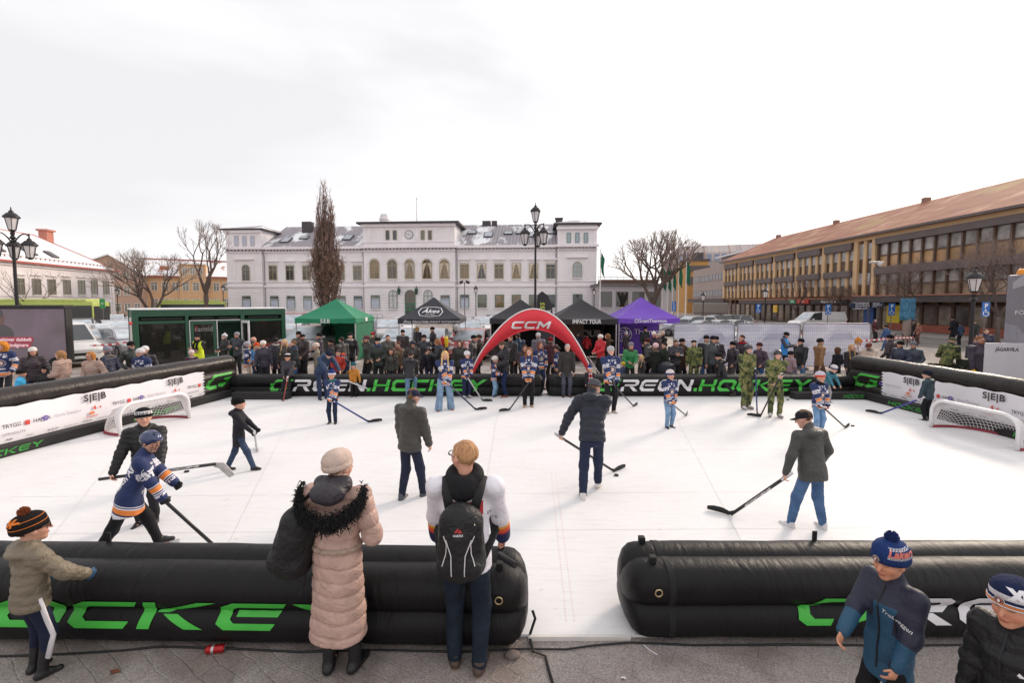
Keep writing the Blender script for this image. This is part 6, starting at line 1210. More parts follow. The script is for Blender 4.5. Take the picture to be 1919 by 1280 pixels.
def vnormals(V, Fq):
 e = np.cross(V[Fq[:, 2]] - V[Fq[:, 0]], V[Fq[:, 3]] - V[Fq[:, 1]]); n = np.zeros_like(V)
 for i in range(4): np.add.at(n, Fq[:, i], e)
 return n / np.maximum(np.linalg.norm(n, axis=1, keepdims=True), 1e-9)
def relax(V, Fq, it=2):
 for _ in range(it):
  s_ = np.zeros_like(V); c = np.zeros(len(V))
  for i in range(4):
   for j in ((i + 1) % 4, (i + 3) % 4): np.add.at(s_, Fq[:, i], V[Fq[:, j]]); np.add.at(c, Fq[:, i], 1)
  V = V * .5 + s_ / np.maximum(c, 1)[:, None] * .5
 return V
def noise3(V, f, seed, n=5):
 r = np.random.RandomState(seed); out = np.zeros(len(V))
 for i in range(n): k = r.normal(size=3) * f; out += np.sin(V @ k + r.uniform(0, 6.28))
 return out / n
def ob_mesh(name, V, Fq, mats, parent=None, attrs=None, mi=None, extra=None, smooth=True):
 V = np.asarray(V); nv = len(V); ex_v, ex_f, ex_m = ([], [], []) if extra is None else (extra.v, extra.f, extra.m)
 me = bpy.data.meshes.new(name); fs = [tuple(f) for f in np.asarray(Fq).tolist()] + [tuple(i + nv for i in f) for f in ex_f]
 me.from_pydata(V.tolist() + [tuple(p) for p in ex_v], [], fs); me.update()
 for m in (mats if isinstance(mats, (list, tuple)) else [mats]): me.materials.append(m)
 if mi is not None or ex_m: me.polygons.foreach_set('material_index', (list(mi) if mi is not None else [0] * len(Fq)) + ex_m)
 if smooth: me.polygons.foreach_set('use_smooth', [True] * len(me.polygons))
 for k, a in (attrs or {}).items():
  a = np.asarray(a, np.float32)
  if a.ndim == 2: at = me.attributes.new(k, 'FLOAT_COLOR', 'POINT'); z = np.ones((len(me.vertices), 4), np.float32) * np.array([*SKINX, 1]); z[:nv, :3] = a; at.data.foreach_set('color', z.ravel())
  else: at = me.attributes.new(k, 'FLOAT', 'POINT'); z = np.zeros(len(me.vertices), np.float32); z[:nv] = a; at.data.foreach_set('value', z)
 o = bpy.data.objects.new(name, me); COL.objects.link(o)
 if parent: o.parent = parent
 return o
SKINX = lin('d9a58c')
def skin_mat():
 if 'skin' in _M: return _M['skin']
 m, t, b = node_mat('skin'); a = nd(t, 'ShaderNodeAttribute', attribute_name='tint'); n = nd(t, 'ShaderNodeTexNoise', i_Scale=30., i_Detail=4.); tcn = nd(t, 'ShaderNodeTexCoord'); t.links.new(tcn.outputs['Object'], n.inputs['Vector'])
 mm = nd(t, 'ShaderNodeMixRGB', blend_type='MULTIPLY'); mm.inputs[0].default_value = .25; t.links.new(a.outputs['Color'], mm.inputs[1]); t.links.new(ramp(t, n.outputs[0], [(.3, (.75, .7, .7)), (.7, (1.1, 1.05, 1.05))]), mm.inputs[2]); t.links.new(mm.outputs[0], b.inputs['Base Color'])
 b.inputs['Roughness'].default_value = .5; b.inputs['Subsurface Weight'].default_value = .12; b.inputs['Subsurface Radius'].default_value = (.02, .008, .005); b.inputs['Subsurface Scale'].default_value = .5; _M['skin'] = m; return m
def cloth(c, kind='cloth'):
 if kind == 'shell': return mat(c, .5, var=.16, scale=6., bump=.95, bscale=13., spec=.35, key='nylon_shell', warp=1.4)
 if kind == 'knit': return mat(c, .9, var=.16, scale=14., bump=.9, bscale=90., spec=.2, key='knitted_wool', stretch=(1, 1, .35))
 if kind == 'denim': return mat(c, .85, var=.3, scale=7., bump=.6, bscale=14., spec=.2, key='denim', warp=1.)
 return mat(c, .8, var=.16, scale=6., bump=.6, bscale=11., spec=.25, key='cloth', warp=1.2)
def camo():
 if 'camo' in _M: return _M['camo']
 m, t, b = node_mat('camouflage_cloth'); tcn = nd(t, 'ShaderNodeTexCoord'); n = nd(t, 'ShaderNodeTexNoise', i_Scale=6.5, i_Detail=3., i_Distortion=1.); t.links.new(tcn.outputs['Object'], n.inputs['Vector'])
 t.links.new(ramp(t, n.outputs[0], [(0, lin('2b2d22')), (.40, lin('4c5533')), (.49, lin('6f7340')), (.56, lin('8a7f52')), (.62, lin('565b38')), (.69, lin('33301f'))], 'CONSTANT'), b.inputs['Base Color']); b.inputs['Roughness'].default_value = .85; _M['camo'] = m; return m
def jersey(base='1b2b58', stripe='e8853c', white='e2dee6', scheme=0):
 k = ('jersey', base, stripe, white, scheme)
 if k in _M: return _M[k]
 m, t, b = node_mat('ice_hockey_jersey'); at = lambda n: nd(t, 'ShaderNodeAttribute', attribute_name=n).outputs['Fac']; B_, S_, W_ = lin(base), lin(stripe), lin(white)
 if scheme == 2: hem = [(0, W_)]; arm = [(0, W_), (.60, lin('e2a238')), (.66, lin('d8532e')), (.745, lin('b82a30')), (.78, lin('1c2350'))]
 else:
  hem = [(0, W_), (.035, B_), (.06, S_), (.15, W_), (.17, B_), (.19, W_), (.205, B_)]; arm = [(0, B_), (.60, W_), (.62, B_), (.64, S_), (.76, W_), (.785, B_), (.82, W_), (.84, B_)]
  if scheme == 1: hem = [(0, lin('c8303a')), (.05, B_)]; arm = [(0, B_), (.52, W_), (.56, lin('c8303a')), (.62, W_), (.66, B_), (.70, lin('c8303a')), (.76, W_), (.8, B_)]
 hc = ramp(t, at('tz'), hem, 'CONSTANT'); ac = ramp(t, at('ta'), arm, 'CONSTANT'); c = mixc(t, ramp(t, at('arm'), [(0, (0, 0, 0)), (.5, (1, 1, 1))], 'CONSTANT'), hc, ac)
 n = nd(t, 'ShaderNodeTexNoise', i_Scale=45., i_Detail=1.); tcn = nd(t, 'ShaderNodeTexCoord'); t.links.new(tcn.outputs['Object'], n.inputs['Vector'])
 pm_ = nd(t, 'ShaderNodeMath', operation='MULTIPLY'); t.links.new(ramp(t, at('patch'), [(0, (1, 1, 1)), (.5, (0, 0, 0))], 'CONSTANT'), pm_.inputs[0]); t.links.new(ramp(t, n.outputs[0], [(.42, (0, 0, 0)), (.46, (.9, .9, .9))]), pm_.inputs[1])
 if scheme != 2:
  c = mixc(t, pm_.outputs[0], c, W_)
  cr = at('crest'); rg = ramp(t, cr, [(0, lin('d9b48a')), (.22, lin('e6e0e2')), (.38, lin('d6884a')), (.44, B_), (.66, lin('cfc4b8')), (.72, B_), (.84, lin('d8d2d6')), (.90, B_)], 'CONSTANT')
  if scheme == 1: rg = ramp(t, cr, [(0, lin('d8d2d6')), (.2, lin('c8303a')), (.38, lin('e6e0e2')), (.48, B_), (.70, lin('d8d2d6')), (.8, B_)], 'CONSTANT')
  c = mixc(t, ramp(t, cr, [(0, (1, 1, 1)), (.95, (0, 0, 0))], 'CONSTANT'), c, rg)
 t.links.new(c, b.inputs['Base Color']); b.inputs['Roughness'].default_value = .7; n2 = nd(t, 'ShaderNodeTexNoise', i_Scale=9., i_Detail=4., i_Distortion=1.3); t.links.new(tcn.outputs['Object'], n2.inputs['Vector']); bumpn(t, b, n2.outputs[0], .6); _M[k] = m; return m
def ik(a, c, l1, l2, pole):
 d = c - a; L = np.linalg.norm(d); u = d / max(L, 1e-6); L = min(max(L, abs(l1 - l2) + .01), (l1 + l2) * .998); c = a + u * L; x = (l1 * l1 - l2 * l2 + L * L) / (2 * L); h = math.sqrt(max(l1 * l1 - x * x, 0)); p = unit(pole - u * (pole @ u)); return a + u * x + p * h, c
POSES = dict(
 stand=dict(lh=(-.135, .02, .455), rh=(.135, .02, .455)), pockets=dict(lh=(-.125, .085, .535), rh=(.125, .085, .535)), fold=dict(lh=(.045, .125, .665), rh=(-.045, .135, .655)),
 phone=dict(lh=(-.03, .2, .69), rh=(.03, .2, .69), hp=-.35), ear=dict(lh=(-.125, .085, .535), rh=(.075, .06, .885)), hold=dict(lh=(-.07, .16, .6), rh=(.07, .16, .6)), point=dict(lh=(-.13, .05, .47), rh=(.2, .3, .68)),
 walk=dict(lh=(-.15, .1, .48), rh=(.15, -.07, .48), lf=(-.05, -.14, .025), rf=(.05, .15, .0)), back=dict(lh=(-.05, -.1, .5), rh=(.05, -.1, .5)), lean=dict(lh=(-.12, .25, .45), rh=(.12, .25, .45), lean=28))
class Person:
 def __init__(s, pos, h, face, label, group='crowd of spectators around the rink', q=2, seed=0, build=1., child=None, pose='stand', **kw):
  s.q = q; s.rnd = random.Random(seed); s.seed = seed; s.h = h; s.kw = kw
  p = dict(POSES[pose]); p.update({k: kw[k] for k in ('lh', 'rh', 'lf', 'rf', 'lean', 'hp', 'hy', 'hipz', 'bend', 'twist') if k in kw}); s.pose = p
  hf = .13 + .06 * min(max((1.75 - h) / .75, 0), 1); s.hs = hf * h; U = s.U = h * (1 - hf) / .87; s.k = U / 1.75; b = s.b = build; rn = s.rnd
  s.vb = (.0075, .012, .019)[q]; s.vg = (.011, .014, .020)[q]
  lean, bend = R_(p.get('lean', rn.uniform(-1, 4))), R_(p.get('bend', rn.uniform(-2, 2))); s.Rt = rotm(-lean, bend, R_(p.get('twist', 0))); hz = p.get('hipz', .515) * U; s.pel = A3(0, -.3 * math.sin(lean) * U * .35, hz); T = lambda x, y, z: s.pel + s.Rt @ (A3(x, y, z) * U)
  s.T = T; s.waist, s.chest, s.neck = T(0, 0, .09), T(0, .012, .21), T(0, -.008, .305); s.hip = [T(-.05, 0, -.01), T(.05, 0, -.01)]; s.sho = [T(-.108 * b, -.005, .285), T(.108 * b, -.005, .285)]
  s.el, s.wr, s.hd = [None, None], [None, None], [None, None]; s.kn, s.an = [None, None], [None, None]
  for i, sd_ in enumerate((-1, 1)):
   tg = p['lh' if i == 0 else 'rh']
   if isinstance(tg, str): tg = (0, 0, 0)
   tg = np.array(tg, float); jit = kw.get('jit', .012); tg = tg + np.array([rn.gauss(0, jit) for _ in range(3)]) if q == 2 else tg
   ht = tg * U if not kw.get('abs%d' % i) else tg
   if p.get('lean', 0) and not kw.get('abs%d' % i) and pose != 'lean': pass
   pole = s.Rt @ A3(sd_ * kw.get('elb', .7), -1., -.35); s.el[i], s.wr[i] = ik(s.sho[i], ht, .17 * U, .15 * U, pole)
   ft = np.array(p.get('lf' if i == 0 else 'rf', (sd_ * .055, rn.uniform(-.02, .03), 0.)), float) * U; s.kn[i], s.an[i] = ik(s.hip[i], ft + A3(0, 0, .045 * U), .238 * U, .232 * U, A3(sd_ * .15, 1, 0))
  s.hyaw, s.hpit = R_(p.get('hy', rn.uniform(-15, 15) if q == 2 else 0)), R_(p.get('hp', 0) * 57.3 if abs(p.get('hp', 0)) < 2 else p['hp']); s.Rh = s.Rt @ rotm(s.hpit, 0, s.hyaw) if lean < .5 else rotm(s.hpit - lean * .6, 0, s.hyaw)
  s.hc = s.neck + s.Rt @ A3(0, .012 * U, .035 * U) + s.Rh @ A3(0, .10, .52) * s.hs; s.HT = lambda x, y, z: s.hc + s.Rh @ (A3(x, y, z) * s.hs)
  s.pos = pos; s.face = R_(face); s.label = label; s.group = group; s.root = None
  s.F = lambda v: A3(*(Matrix.Rotation(s.face, 3, 'Z') @ Vector(v))) + np.array(pos)   # local -> world
 def local(s, wpt): return A3(*(Matrix.Rotation(-s.face, 3, 'Z') @ (Vector(wpt) - Vector(s.pos))))
 def hand_geo(s, mb, i, r=.0085, curl=.35, grow=1., mi=0):
  sd_ = -1 if i == 0 else 1; w = s.wr[i]; d = unit(w - s.el[i]); t = unit(A3(0, .6, 1.) - d * (A3(0, .6, 1.) @ d)) if abs(d[2]) < .75 else unit(A3(-sd_ * .15, 1, 0) - d * (A3(-sd_ * .15, 1, 0) @ d)); pn = np.cross(d, t) * (-sd_); k = s.k * (.75 + .25 * min(s.h / 1.7, 1)) * 1.02; rr_ = r * k * grow
  s.hd[i] = w + d * .07 * k
  pl = [w + d * (.0 * k), w + d * .03 * k, w + d * .065 * k, w + d * .09 * k];
  vs = []; nn = 10
  for c, a_, b_ in zip(pl, (.026, .036, .042, .038), (.02, .017, .016, .013)):
   for j in range(nn): an = 6.283 * j / nn; vs.append(c + (t * math.cos(an) * a_ + pn * math.sin(an) * b_) * k * (grow if grow > 1 else 1))
  mb.add(vs, [(a * nn + j, a * nn + (j + 1) % nn, (a + 1) * nn + (j + 1) % nn, (a + 1) * nn + j) for a in range(3) for j in range(nn)] + [tuple(range(nn - 1, -1, -1)), tuple(range(3 * nn, 4 * nn))], mi)
  n_ = 6 if s.q < 2 else 5
  for f, (off, ln) in enumerate(((.028, .070), (.010, .080), (-.009, .074), (-.027, .058))):
   p = w + d * .085 * k + t * off * k; dd = unit(d + t * (off * 2.2)); pts = [p - d * .012 * k, p]; cu = curl * (1 + .12 * f)
   for j, fr_ in enumerate((.45, .32, .25)):
    ang = cu * (1. if j == 0 else 1.1); dd = unit(dd * math.cos(ang) + pn * math.sin(ang)); pn_ = pn; p = p + dd * ln * fr_ * k * (1.04 if grow > 1 else 1); pts.append(p)
   mb.tube([Vector(q_) for q_ in pts], [rr_, rr_ * 1.05, rr_, rr_ * .92, rr_ * .7], n_, mi)
  p = w + d * .028 * k + t * .03 * k; dd = unit(d * .75 + t * .75 + pn * (.15 + .5 * min(curl, 1))); pts = [w + d * .02 * k + t * .012 * k, p]
  for ln in (.034, .028): p = p + dd * ln * k; pts.append(p); dd = unit(dd + d * .35 + pn * .4 * min(curl, 1.2))
  mb.tube([Vector(q_) for q_ in pts], [rr_ * 1.3, rr_ * 1.3, rr_ * 1.1, rr_ * .8], n_, mi)
 def body(s, skin='d9a58c', hairc='5a4030', gloves=(0, 0), beard=None, lids=False, blush=.5):
  k, U, b = s.k, s.U, s.b; f = Field(s.vb); fy = s.Rt @ A3(0, 1, 0)
  f.cap(s.pel, s.waist, .125 * k * b, .12 * k * b, (fy, .68)); f.cap(s.waist, s.chest, .12 * k * b, .14 * k * b, (fy, .66)); f.cap(s.chest, s.neck, .14 * k * b, .06 * k, (fy, .68)); f.cap(s.sho[0], s.sho[1], .05 * k)
  for i in (0, 1):
   f.cap(s.sho[i], s.el[i], .048 * k, .036 * k); f.cap(s.el[i], s.wr[i], .036 * k, .025 * k)
   f.cap(s.hip[i], s.kn[i], .07 * k, .052 * k); f.cap(s.kn[i], s.an[i], .05 * k, .035 * k); f.cap(s.an[i], s.an[i] + A3(0, .10 * k, -.03 * k), .03 * k, .016 * k)
  hs = s.hs; H = s.HT; R = s.Rh
  f.cap(s.neck - s.Rt @ A3(0, 0, .02 * U), H(0, -.10, -.22), .052 * k, .235 * hs, k=.03)
  kk = .08 * hs * 1.2
  for c, r in (((0, -.08, .13), (.335, .42, .37)), ((0, .08, -.12), (.265, .29, .35))): f.ell(H(*c), A3(*r) * hs, R, k=kk)
  f.ell(H(0, .24, -.40), A3(.12, .11, .09) * hs, R, k=kk)
  for sx_ in (-1, 1):
   f.ell(H(sx_ * .15, .22, -.1), A3(.11, .11, .11) * hs, R, k=kk); f.ell(H(sx_ * .335, -.02, -.03), A3(.05, .09, .13) * hs, R, k=.02 * hs); f.ell(H(sx_ * .13, .44, .035), A3(.085, .075, .06) * hs, R, k=.06 * hs, op=1)
  f.cap(H(0, .36, .06), H(0, .455, -.10), .028 * hs, .055 * hs, k=.05 * hs); f.ell(H(0, .335, .10), A3(.2, .055, .045) * hs, R, k=.06 * hs)
  if s.q == 0: f.ell(H(0, .365, -.235), A3(.10, .035, .022) * hs, R, k=.02 * hs); f.ell(H(0, .36, -.275), A3(.085, .035, .022) * hs, R, k=.02 * hs)
  V, Q = f.mesh(); V = relax(V, Q, 1)
  L_ = (V - s.hc) @ R / hs; sk = np.array(lin(skin)); tint = np.tile(sk, (len(V), 1)); rng = np.random.RandomState(s.seed)
  def dab(c, r, col, a=1.):
   d = np.sqrt((((L_ - np.array(c)) / np.array(r)) ** 2).sum(1)); m_ = np.clip((1.25 - d) / .45, 0, 1)[:, None] * a; tint[:] = tint * (1 - m_) + np.array(lin(col)) * m_
  red = tuple(np.clip(sk * np.array([1.02, .72, .70]), 0, 1))
  for sx_ in (-1, 1): dab((sx_ * .17, .30, -.13), (.12, .2, .11), red, blush)
  dab((0, .45, -.1), (.07, .1, .07), red, blush); dab((0, .36, -.255), (.11, .12, .042), tuple(np.clip(sk * np.array([.85, .5, .5]), 0, 1)), .8 if s.q else .9)
  if s.q == 0: dab((0, .38, -.254), (.10, .1, .010), '5a2c28', .8)
  if beard: dab((0, .22, -.38), (.28, .3, .17), beard, .9); dab((0, .38, -.19), (.13, .12, .03), beard, .8)
  for sx_ in (-1, 1):
   if not lids: dab((sx_ * .13, .37, .03), (.055, .1, .03) if s.q else (.062, .12, .017), '2a1f1c', .9)
   dab((sx_ * .14, .36, .115), (.085, .1, .022 if s.q == 0 else .03), hairc, .75)
  ex = MB()
  for i in (0, 1):
   if not gloves[i]: s.hand_geo(ex, i, curl=s.kw.get('curl', .35) if not isinstance(s.kw.get('curl'), tuple) else s.kw['curl'][i])
   else: s.hd[i] = s.wr[i] + unit(s.wr[i] - s.el[i]) * .07 * k
  global SKINX; SKINX = tuple(sk)
  o = s.root = ob_mesh('person', V, Q, skin_mat(), None, dict(tint=tint), extra=ex); o.location = s.pos; o.rotation_euler = (0, 0, s.face); tag(o, s.label, 'person', s.group)
  if 0:
   for sx_ in (-1, 1):
    eb = MB(); M = Matrix.Translation(H(sx_ * .13, .345, .035)) @ Matrix(R.tolist()).to_4x4(); eb.ball((0, 0, 0), .062 * hs, 14, 0, M); eb.ball((0, .03 * hs, -.004), (.034 * hs, .036 * hs, .034 * hs), 12, 1, M); eb.build('eye', [mat('d8d2cc', .2), mat('2a1c14', .1)], o, smooth=True)
  return o
 def attrs(s, V):
  d = (V - s.pel) @ s.Rt; k = s.k; dist = np.full(len(V), 9.); ta = np.zeros(len(V))
  for i in (0, 1):
   for j, (a, b) in enumerate(((s.sho[i], s.el[i]), (s.el[i], s.wr[i]))):
    ba = b - a; t = np.clip(((V - a) @ ba) / (ba @ ba), 0, 1); dd = np.linalg.norm(V - a - t[:, None] * ba, axis=1); m = dd < dist; dist[m] = dd[m]; ta[m] = (t[m] + j) / 2
  dt = np.sqrt(d[:, 0] ** 2 + (d[:, 1] / .7) ** 2); inside = (dt < .175 * k * s.b) & (d[:, 2] < .27 * s.U); arm = ((dist < .115 * k) & ~inside & (ta > .06)).astype(float); return d, ta, arm
 def jacket(s, col, kind='puffer', hem=None, hood=False, puff=None, collar=True, fur=None, m=None, name='jacket', quilt=.075, flare=.012, sleeves=True, th=0., belt=None, neckline=.0, wide=1.):
  k, U, b = s.k, s.U, s.b * wide; f = Field(s.vg if kind != 'puffer' or s.q < 2 else .018); fy = s.Rt @ A3(0, 1, 0)
  pu = {'puffer': .026, 'coat': .012, 'jersey': .016, 'hoodie': .008, 'shell': .015}.get(kind, .01) if puff is None else puff; pu = pu * k + th; hem = {'coat': -.17, 'jersey': -.085}.get(kind, -.06) if hem is None else hem
  hp = s.T(0, 0, hem); up = s.Rt @ A3(0, 0, 1)
  if hem < -.12: f.cap(s.pel, s.pel + A3(0, 0, hem * U) - up * .06, .148 * k * b + pu, (.155 + flare) * k * b + pu, (fy, .76)); hp = s.pel + A3(0, 0, hem * U)
  else: f.cap(s.pel, hp - up * .1, .150 * k * b + pu, (.153 + flare) * k * b + pu, (fy, .74))
  f.cap(s.pel, s.waist, .150 * k * b + pu, .138 * k * b + pu, (fy, .74)); f.cap(s.waist, s.chest, .136 * k * b + pu, .152 * k * b + pu, (fy, .72)); f.cap(s.chest, s.T(0, -.005, .275), .152 * k * b + pu, .085 * k + pu, (fy, .75)); f.cut(hp, -up if hem >= -.12 else A3(0, 0, -1))
  f.cap(s.sho[0], s.sho[1], .058 * k + pu * .7, k=.05)
  if sleeves:
   for i in (0, 1):
    f.cap(s.sho[i], s.el[i], .062 * k + pu * .8, .052 * k + pu * .8, k=.04); f.cap(s.el[i], s.wr[i] - unit(s.wr[i] - s.el[i]) * .01, .052 * k + pu * .8, (.042 if kind != 'jersey' else .055) * k + pu * .6)
  if collar: f.cap(s.T(0, -.01, .285), s.T(0, .004, .362), .088 * k + pu * .3, .07 * k + pu * .2, k=.03)
  if hood == 'up':
   f.ell(s.HT(0, -.08, .1), A3(.46, .52, .52) * s.hs, s.Rh, k=.05); f.cap(s.HT(0, -.15, -.3), s.T(0, -.01, .29), .36 * s.hs, .09 * k); f.ell(s.HT(0, .44, -.06), A3(.31, .42, .42) * s.hs, s.Rh, k=.03, op=1)
  elif hood: f.ell(s.T(0, -.075, .305), A3(.105, .06, .055) * k * 1.75 * .62, s.Rt, k=.05); f.cap(s.T(-.05, -.035, .32), s.T(.05, -.035, .32), .05 * k, k=.04)
  V, Q = f.mesh(); V = relax(V, Q, 1); N_ = vnormals(V, Q); d, ta, arm = s.attrs(V); at = {}
  if kind == 'puffer':
   qz = np.where(arm > .5, ta * .32 * U, d[:, 2] + .02 * noise3(V, 6, s.seed)) / (quilt * max(k, .8)); amp = .012 * k; V = V + N_ * (amp * (np.abs(np.sin(np.pi * qz)) ** .6 - .75))[:, None]
  amp = (.007 if kind != 'puffer' else .004) * k; V = V + N_ * (amp * noise3(V * np.array([1, 1, .6]), 16, s.seed + 1) + amp * .6 * noise3(V, 34, s.seed + 2))[:, None]
  if kind == 'jersey':
   at['tz'] = np.clip((d[:, 2] - hem * U) / (.40 * U), 0, 1); at['ta'] = ta; at['arm'] = arm
   cv, cu = d[:, 2] / k, d[:, 0] / k; fr_ = d[:, 1] > .02; R0 = .115; cr = np.sqrt(cu ** 2 + (cv - .25) ** 2) / R0; cr[~fr_ | (arm > .5)] = 9; at['crest'] = np.clip(cr, 0, 2)
   def rect(x0, x1, z0, z1): return np.maximum(np.maximum(x0 - cu, cu - x1), np.maximum(z0 - cv, cv - z1))
   pt = np.full(len(V), 9.)
   for r in ((-.13, -.05, .40, .45), (.05, .13, .40, .45), (-.12, -.05, .47, .5), (.05, .12, .47, .5), (-.02, .02, .46, .52), (-.08, .08, .06, .105)): pt = np.minimum(pt, rect(*r))
   pt[~fr_] = 9; pb = np.minimum(rect(-.12, .12, .36, .46), rect(-.09, .09, .08, .13)); pt = np.where(~fr_ & (arm < .5), pb, pt); pa = np.minimum(np.abs(ta - .3) - .09, np.abs(ta - .9) - .035); pt = np.where(arm > .5, np.maximum(pa, 0) * 4 + (pa < 0) * pa, pt); at['patch'] = np.clip(pt * 30 + .5, 0, 1)
  mt = m or cloth(col, 'shell' if kind in ('puffer', 'shell') else 'cloth'); o = ob_mesh(name, V, Q, mt, s.root, at)
  if s.q < 2 and kind in ('puffer', 'shell', 'coat', 'hoodie') and sleeves and name == 'jacket':
   pass
  if fur is not None:
   fb = MB(); rn = s.rnd; n = 420 if s.q == 0 else (160 if s.q == 1 else 90)
   for i in range(n):
    a = rn.uniform(-2.6, 2.6); c0 = s.T(.085 * math.sin(a), -.05 - .065 * math.cos(a) * 1., .325 - .035 * math.cos(a)) if hood != 'up' else s.HT(.40 * math.sin(a * 1.2), .16, .05 + .42 * math.cos(a * 1.2))
    dv = unit(A3(rn.gauss(0, 1), rn.gauss(0, 1), rn.gauss(.1, 1))); l_ = rn.uniform(.03, .06) * k; fb.tube([Vector(c0 + dv * .004), Vector(c0 + dv * l_ * .6), Vector(c0 + dv * l_ + A3(0, 0, -.01))], [.010 * k, .007 * k, .001], 4)
   fb.build('fur_trim', mat(fur, .95, var=.3, scale=30), o, fixn=False)
  return o
 def zipper(s, jk, col='1a191c'):
  zb = MB(); pts = []
  for z in np.linspace(-.05, .3, 8): pts.append(s.T(0, .0, z))
  return None
 def trousers(s, col, kind='cloth', wid=1., flare=0., m=None, top=.03):
  k, U, b = s.k, s.U, s.b; f = Field(s.vg); fy = s.Rt @ A3(0, 1, 0); f.cap(s.T(0, 0, -.02), s.T(0, 0, top), .125 * k * b, .125 * k * b, (fy, .75))
  for i in (0, 1):
   f.cap(s.hip[i], s.kn[i], .082 * k * wid * b ** .5, .073 * k * wid, k=.03); d = unit(s.an[i] - s.kn[i]); bt = s.kw.get('boot', 0); f.cap(s.kn[i], s.an[i] - d * bt * k - d * (.02 if s.q else .0) * k + A3(0, 0, .0), .072 * k * wid, (.056 + flare) * k * wid, k=.03)
  if True: f.cut(A3(0, 0, .03 * k), A3(0, 0, -1))
  V, Q = f.mesh(); V = relax(V, Q, 1); N_ = vnormals(V, Q); low = np.clip(1 - V[:, 2] / (.3 * U), 0, 1); V = V + N_ * (k * (.006 * noise3(V, 17, s.seed + 5) + .004 * noise3(V * np.array([.5, .5, 1.]), 50, s.seed + 6) * (.4 + low * 1.6)))[:, None]
  return ob_mesh('trousers', V, Q, m or cloth(col, 'denim' if kind == 'denim' else 'cloth'), s.root)
 def shoes(s, col='1d1b1d', sole='2a2828', boot=0., blade=False, kind='shoe'):
  k = s.k * .96
  for i, sd_ in enumerate((-1, 1)):
   f = Field(.009 if s.q < 2 else .014); a = s.an[i]; gz = max(a[2] - .045 * s.U, 0) + (.055 if blade else 0); ang = -sd_ * .22 + s.kw.get('toe', 0); d = A3(-math.sin(ang) * -1 * 1., math.cos(ang), 0) if False else A3(math.sin(-ang), math.cos(ang), 0); o = A3(a[0], a[1], gz)
   f.cap(o + d * -.035 * k + A3(0, 0, .04 * k), o + d * .15 * k + A3(0, 0, .026 * k), .040 * k, .036 * k, None, .02); f.cap(o + A3(0, 0, .05 * k), o + d * .06 * k + A3(0, 0, .055 * k), .043 * k, .036 * k); f.cap(o + A3(0, 0, .06 * k), (a + unit(s.kn[i] - a) * (.06 + boot) * k) if boot else o + A3(0, -.01, .10 * k), .045 * k, (.06 if boot else .05) * k, None, .02); f.cut(o + A3(0, 0, .0), A3(0, 0, -1))
   V, Q = f.mesh(); V[:, 2] = np.maximum(V[:, 2], gz + .002); V = relax(V, Q, 1); zc = V[Q].mean(1)[:, 2]; ob_ = ob_mesh('skate' if blade else ('boot' if boot > .05 else 'shoe'), V, Q, [mat(col, .5, bump=.2), mat(sole, .7)], s.root, mi=(zc < gz + .028 * k).astype(int).tolist())
   if blade: bm_ = MB(); n_ = A3(-d[1], d[0], 0) * .006; q0, q1 = o + d * -.06, o + d * .19; bm_.prism([Vector(q0 + A3(0, 0, -.05)), Vector(q1 + A3(0, 0, -.05)), Vector(q1 + A3(0, 0, .002)), Vector(q0 + A3(0, 0, .002))], Vector(n_)); bm_.build('blade_holder', mat('d8d6d8', .3), ob_)
 def gloves(s, col='151416', grow=1.55, cuff=None, curl=None):
  for i in (0, 1):
   if not s.gl[i]: continue
   mb = MB(); s.hand_geo(mb, i, r=.0105, curl=curl if curl is not None else (s.kw.get('curl', .5) if not isinstance(s.kw.get('curl'), tuple) else s.kw['curl'][i]), grow=grow); d = unit(s.wr[i] - s.el[i]); k = s.k; mb.tube([Vector(s.wr[i] - d * (.05 if cuff is None else .11) * k), Vector(s.wr[i]), Vector(s.wr[i] + d * .02 * k)], [.048 * k if cuff is None else .07 * k, .042 * k * (1 if cuff is None else 1.2), .04 * k], 12, 0 if cuff is None else 1)
   mb.build('glove', [mat(col, .6, bump=.3), mat(cuff or col, .6)], s.root, smooth=True, fixn=False, auto=60)
 def hM(s, sc=1.): return Matrix.Translation(s.hc) @ Matrix(s.Rh.tolist()).to_4x4() @ Matrix.Scale(s.hs * sc, 4)
 def beanie(s, col, cuff=None, pom=None, tall=0., m=None, mc=None, band=None, sc=1., slouch=0.):
  sc = 1.07 if s.q == 0 else sc
  M = s.hM(sc) @ Matrix.Translation((0, -.075, 0)) @ Matrix.Rotation(R_(9), 4, 'X'); s.bM = M; n = 40 if s.q < 2 else 20; mb = MB(); vs = []
  prof = [(.375, .02), (.43, .03), (.445, .10), (.44, .17), (.415, .195), (.425, .22), (.43, .28), (.41, .38), (.35, .47 + tall * .6), (.24, .55 + tall), (.12, .59 + tall), (.0, .605 + tall)]
  if s.q == 0: prof = [(.375, .02), (.425, .025), (.44, .06), (.448, .12), (.444, .175), (.425, .195), (.425, .215), (.432, .25), (.43, .31), (.415, .37), (.385, .43), (.34, .485 + tall * .4), (.28, .53 + tall * .7), (.19, .57 + tall), (.1, .595 + tall), (.0, .605 + tall)]
  for r, z in prof:
   for j in range(n): a = 6.283 * j / n; rb = r * (1 + (.014 if s.q < 2 else .02) * (j % 2)); vs.append(M @ Vector((rb * math.cos(a) * .93, rb * math.sin(a) * 1.10 - slouch * max(z - .3, 0), z)))
  k_ = len(prof); cz = next(i for i, p in enumerate(prof) if p[1] >= .195)
  for i in range(k_ - 1): mb.add([], [], 0); mb.f += [(i * n + j, i * n + (j + 1) % n, (i + 1) * n + (j + 1) % n, (i + 1) * n + j) for j in range(n)]; mb.m += [1 if i < cz else (2 if band and cz <= i < cz + 3 else 0)] * n
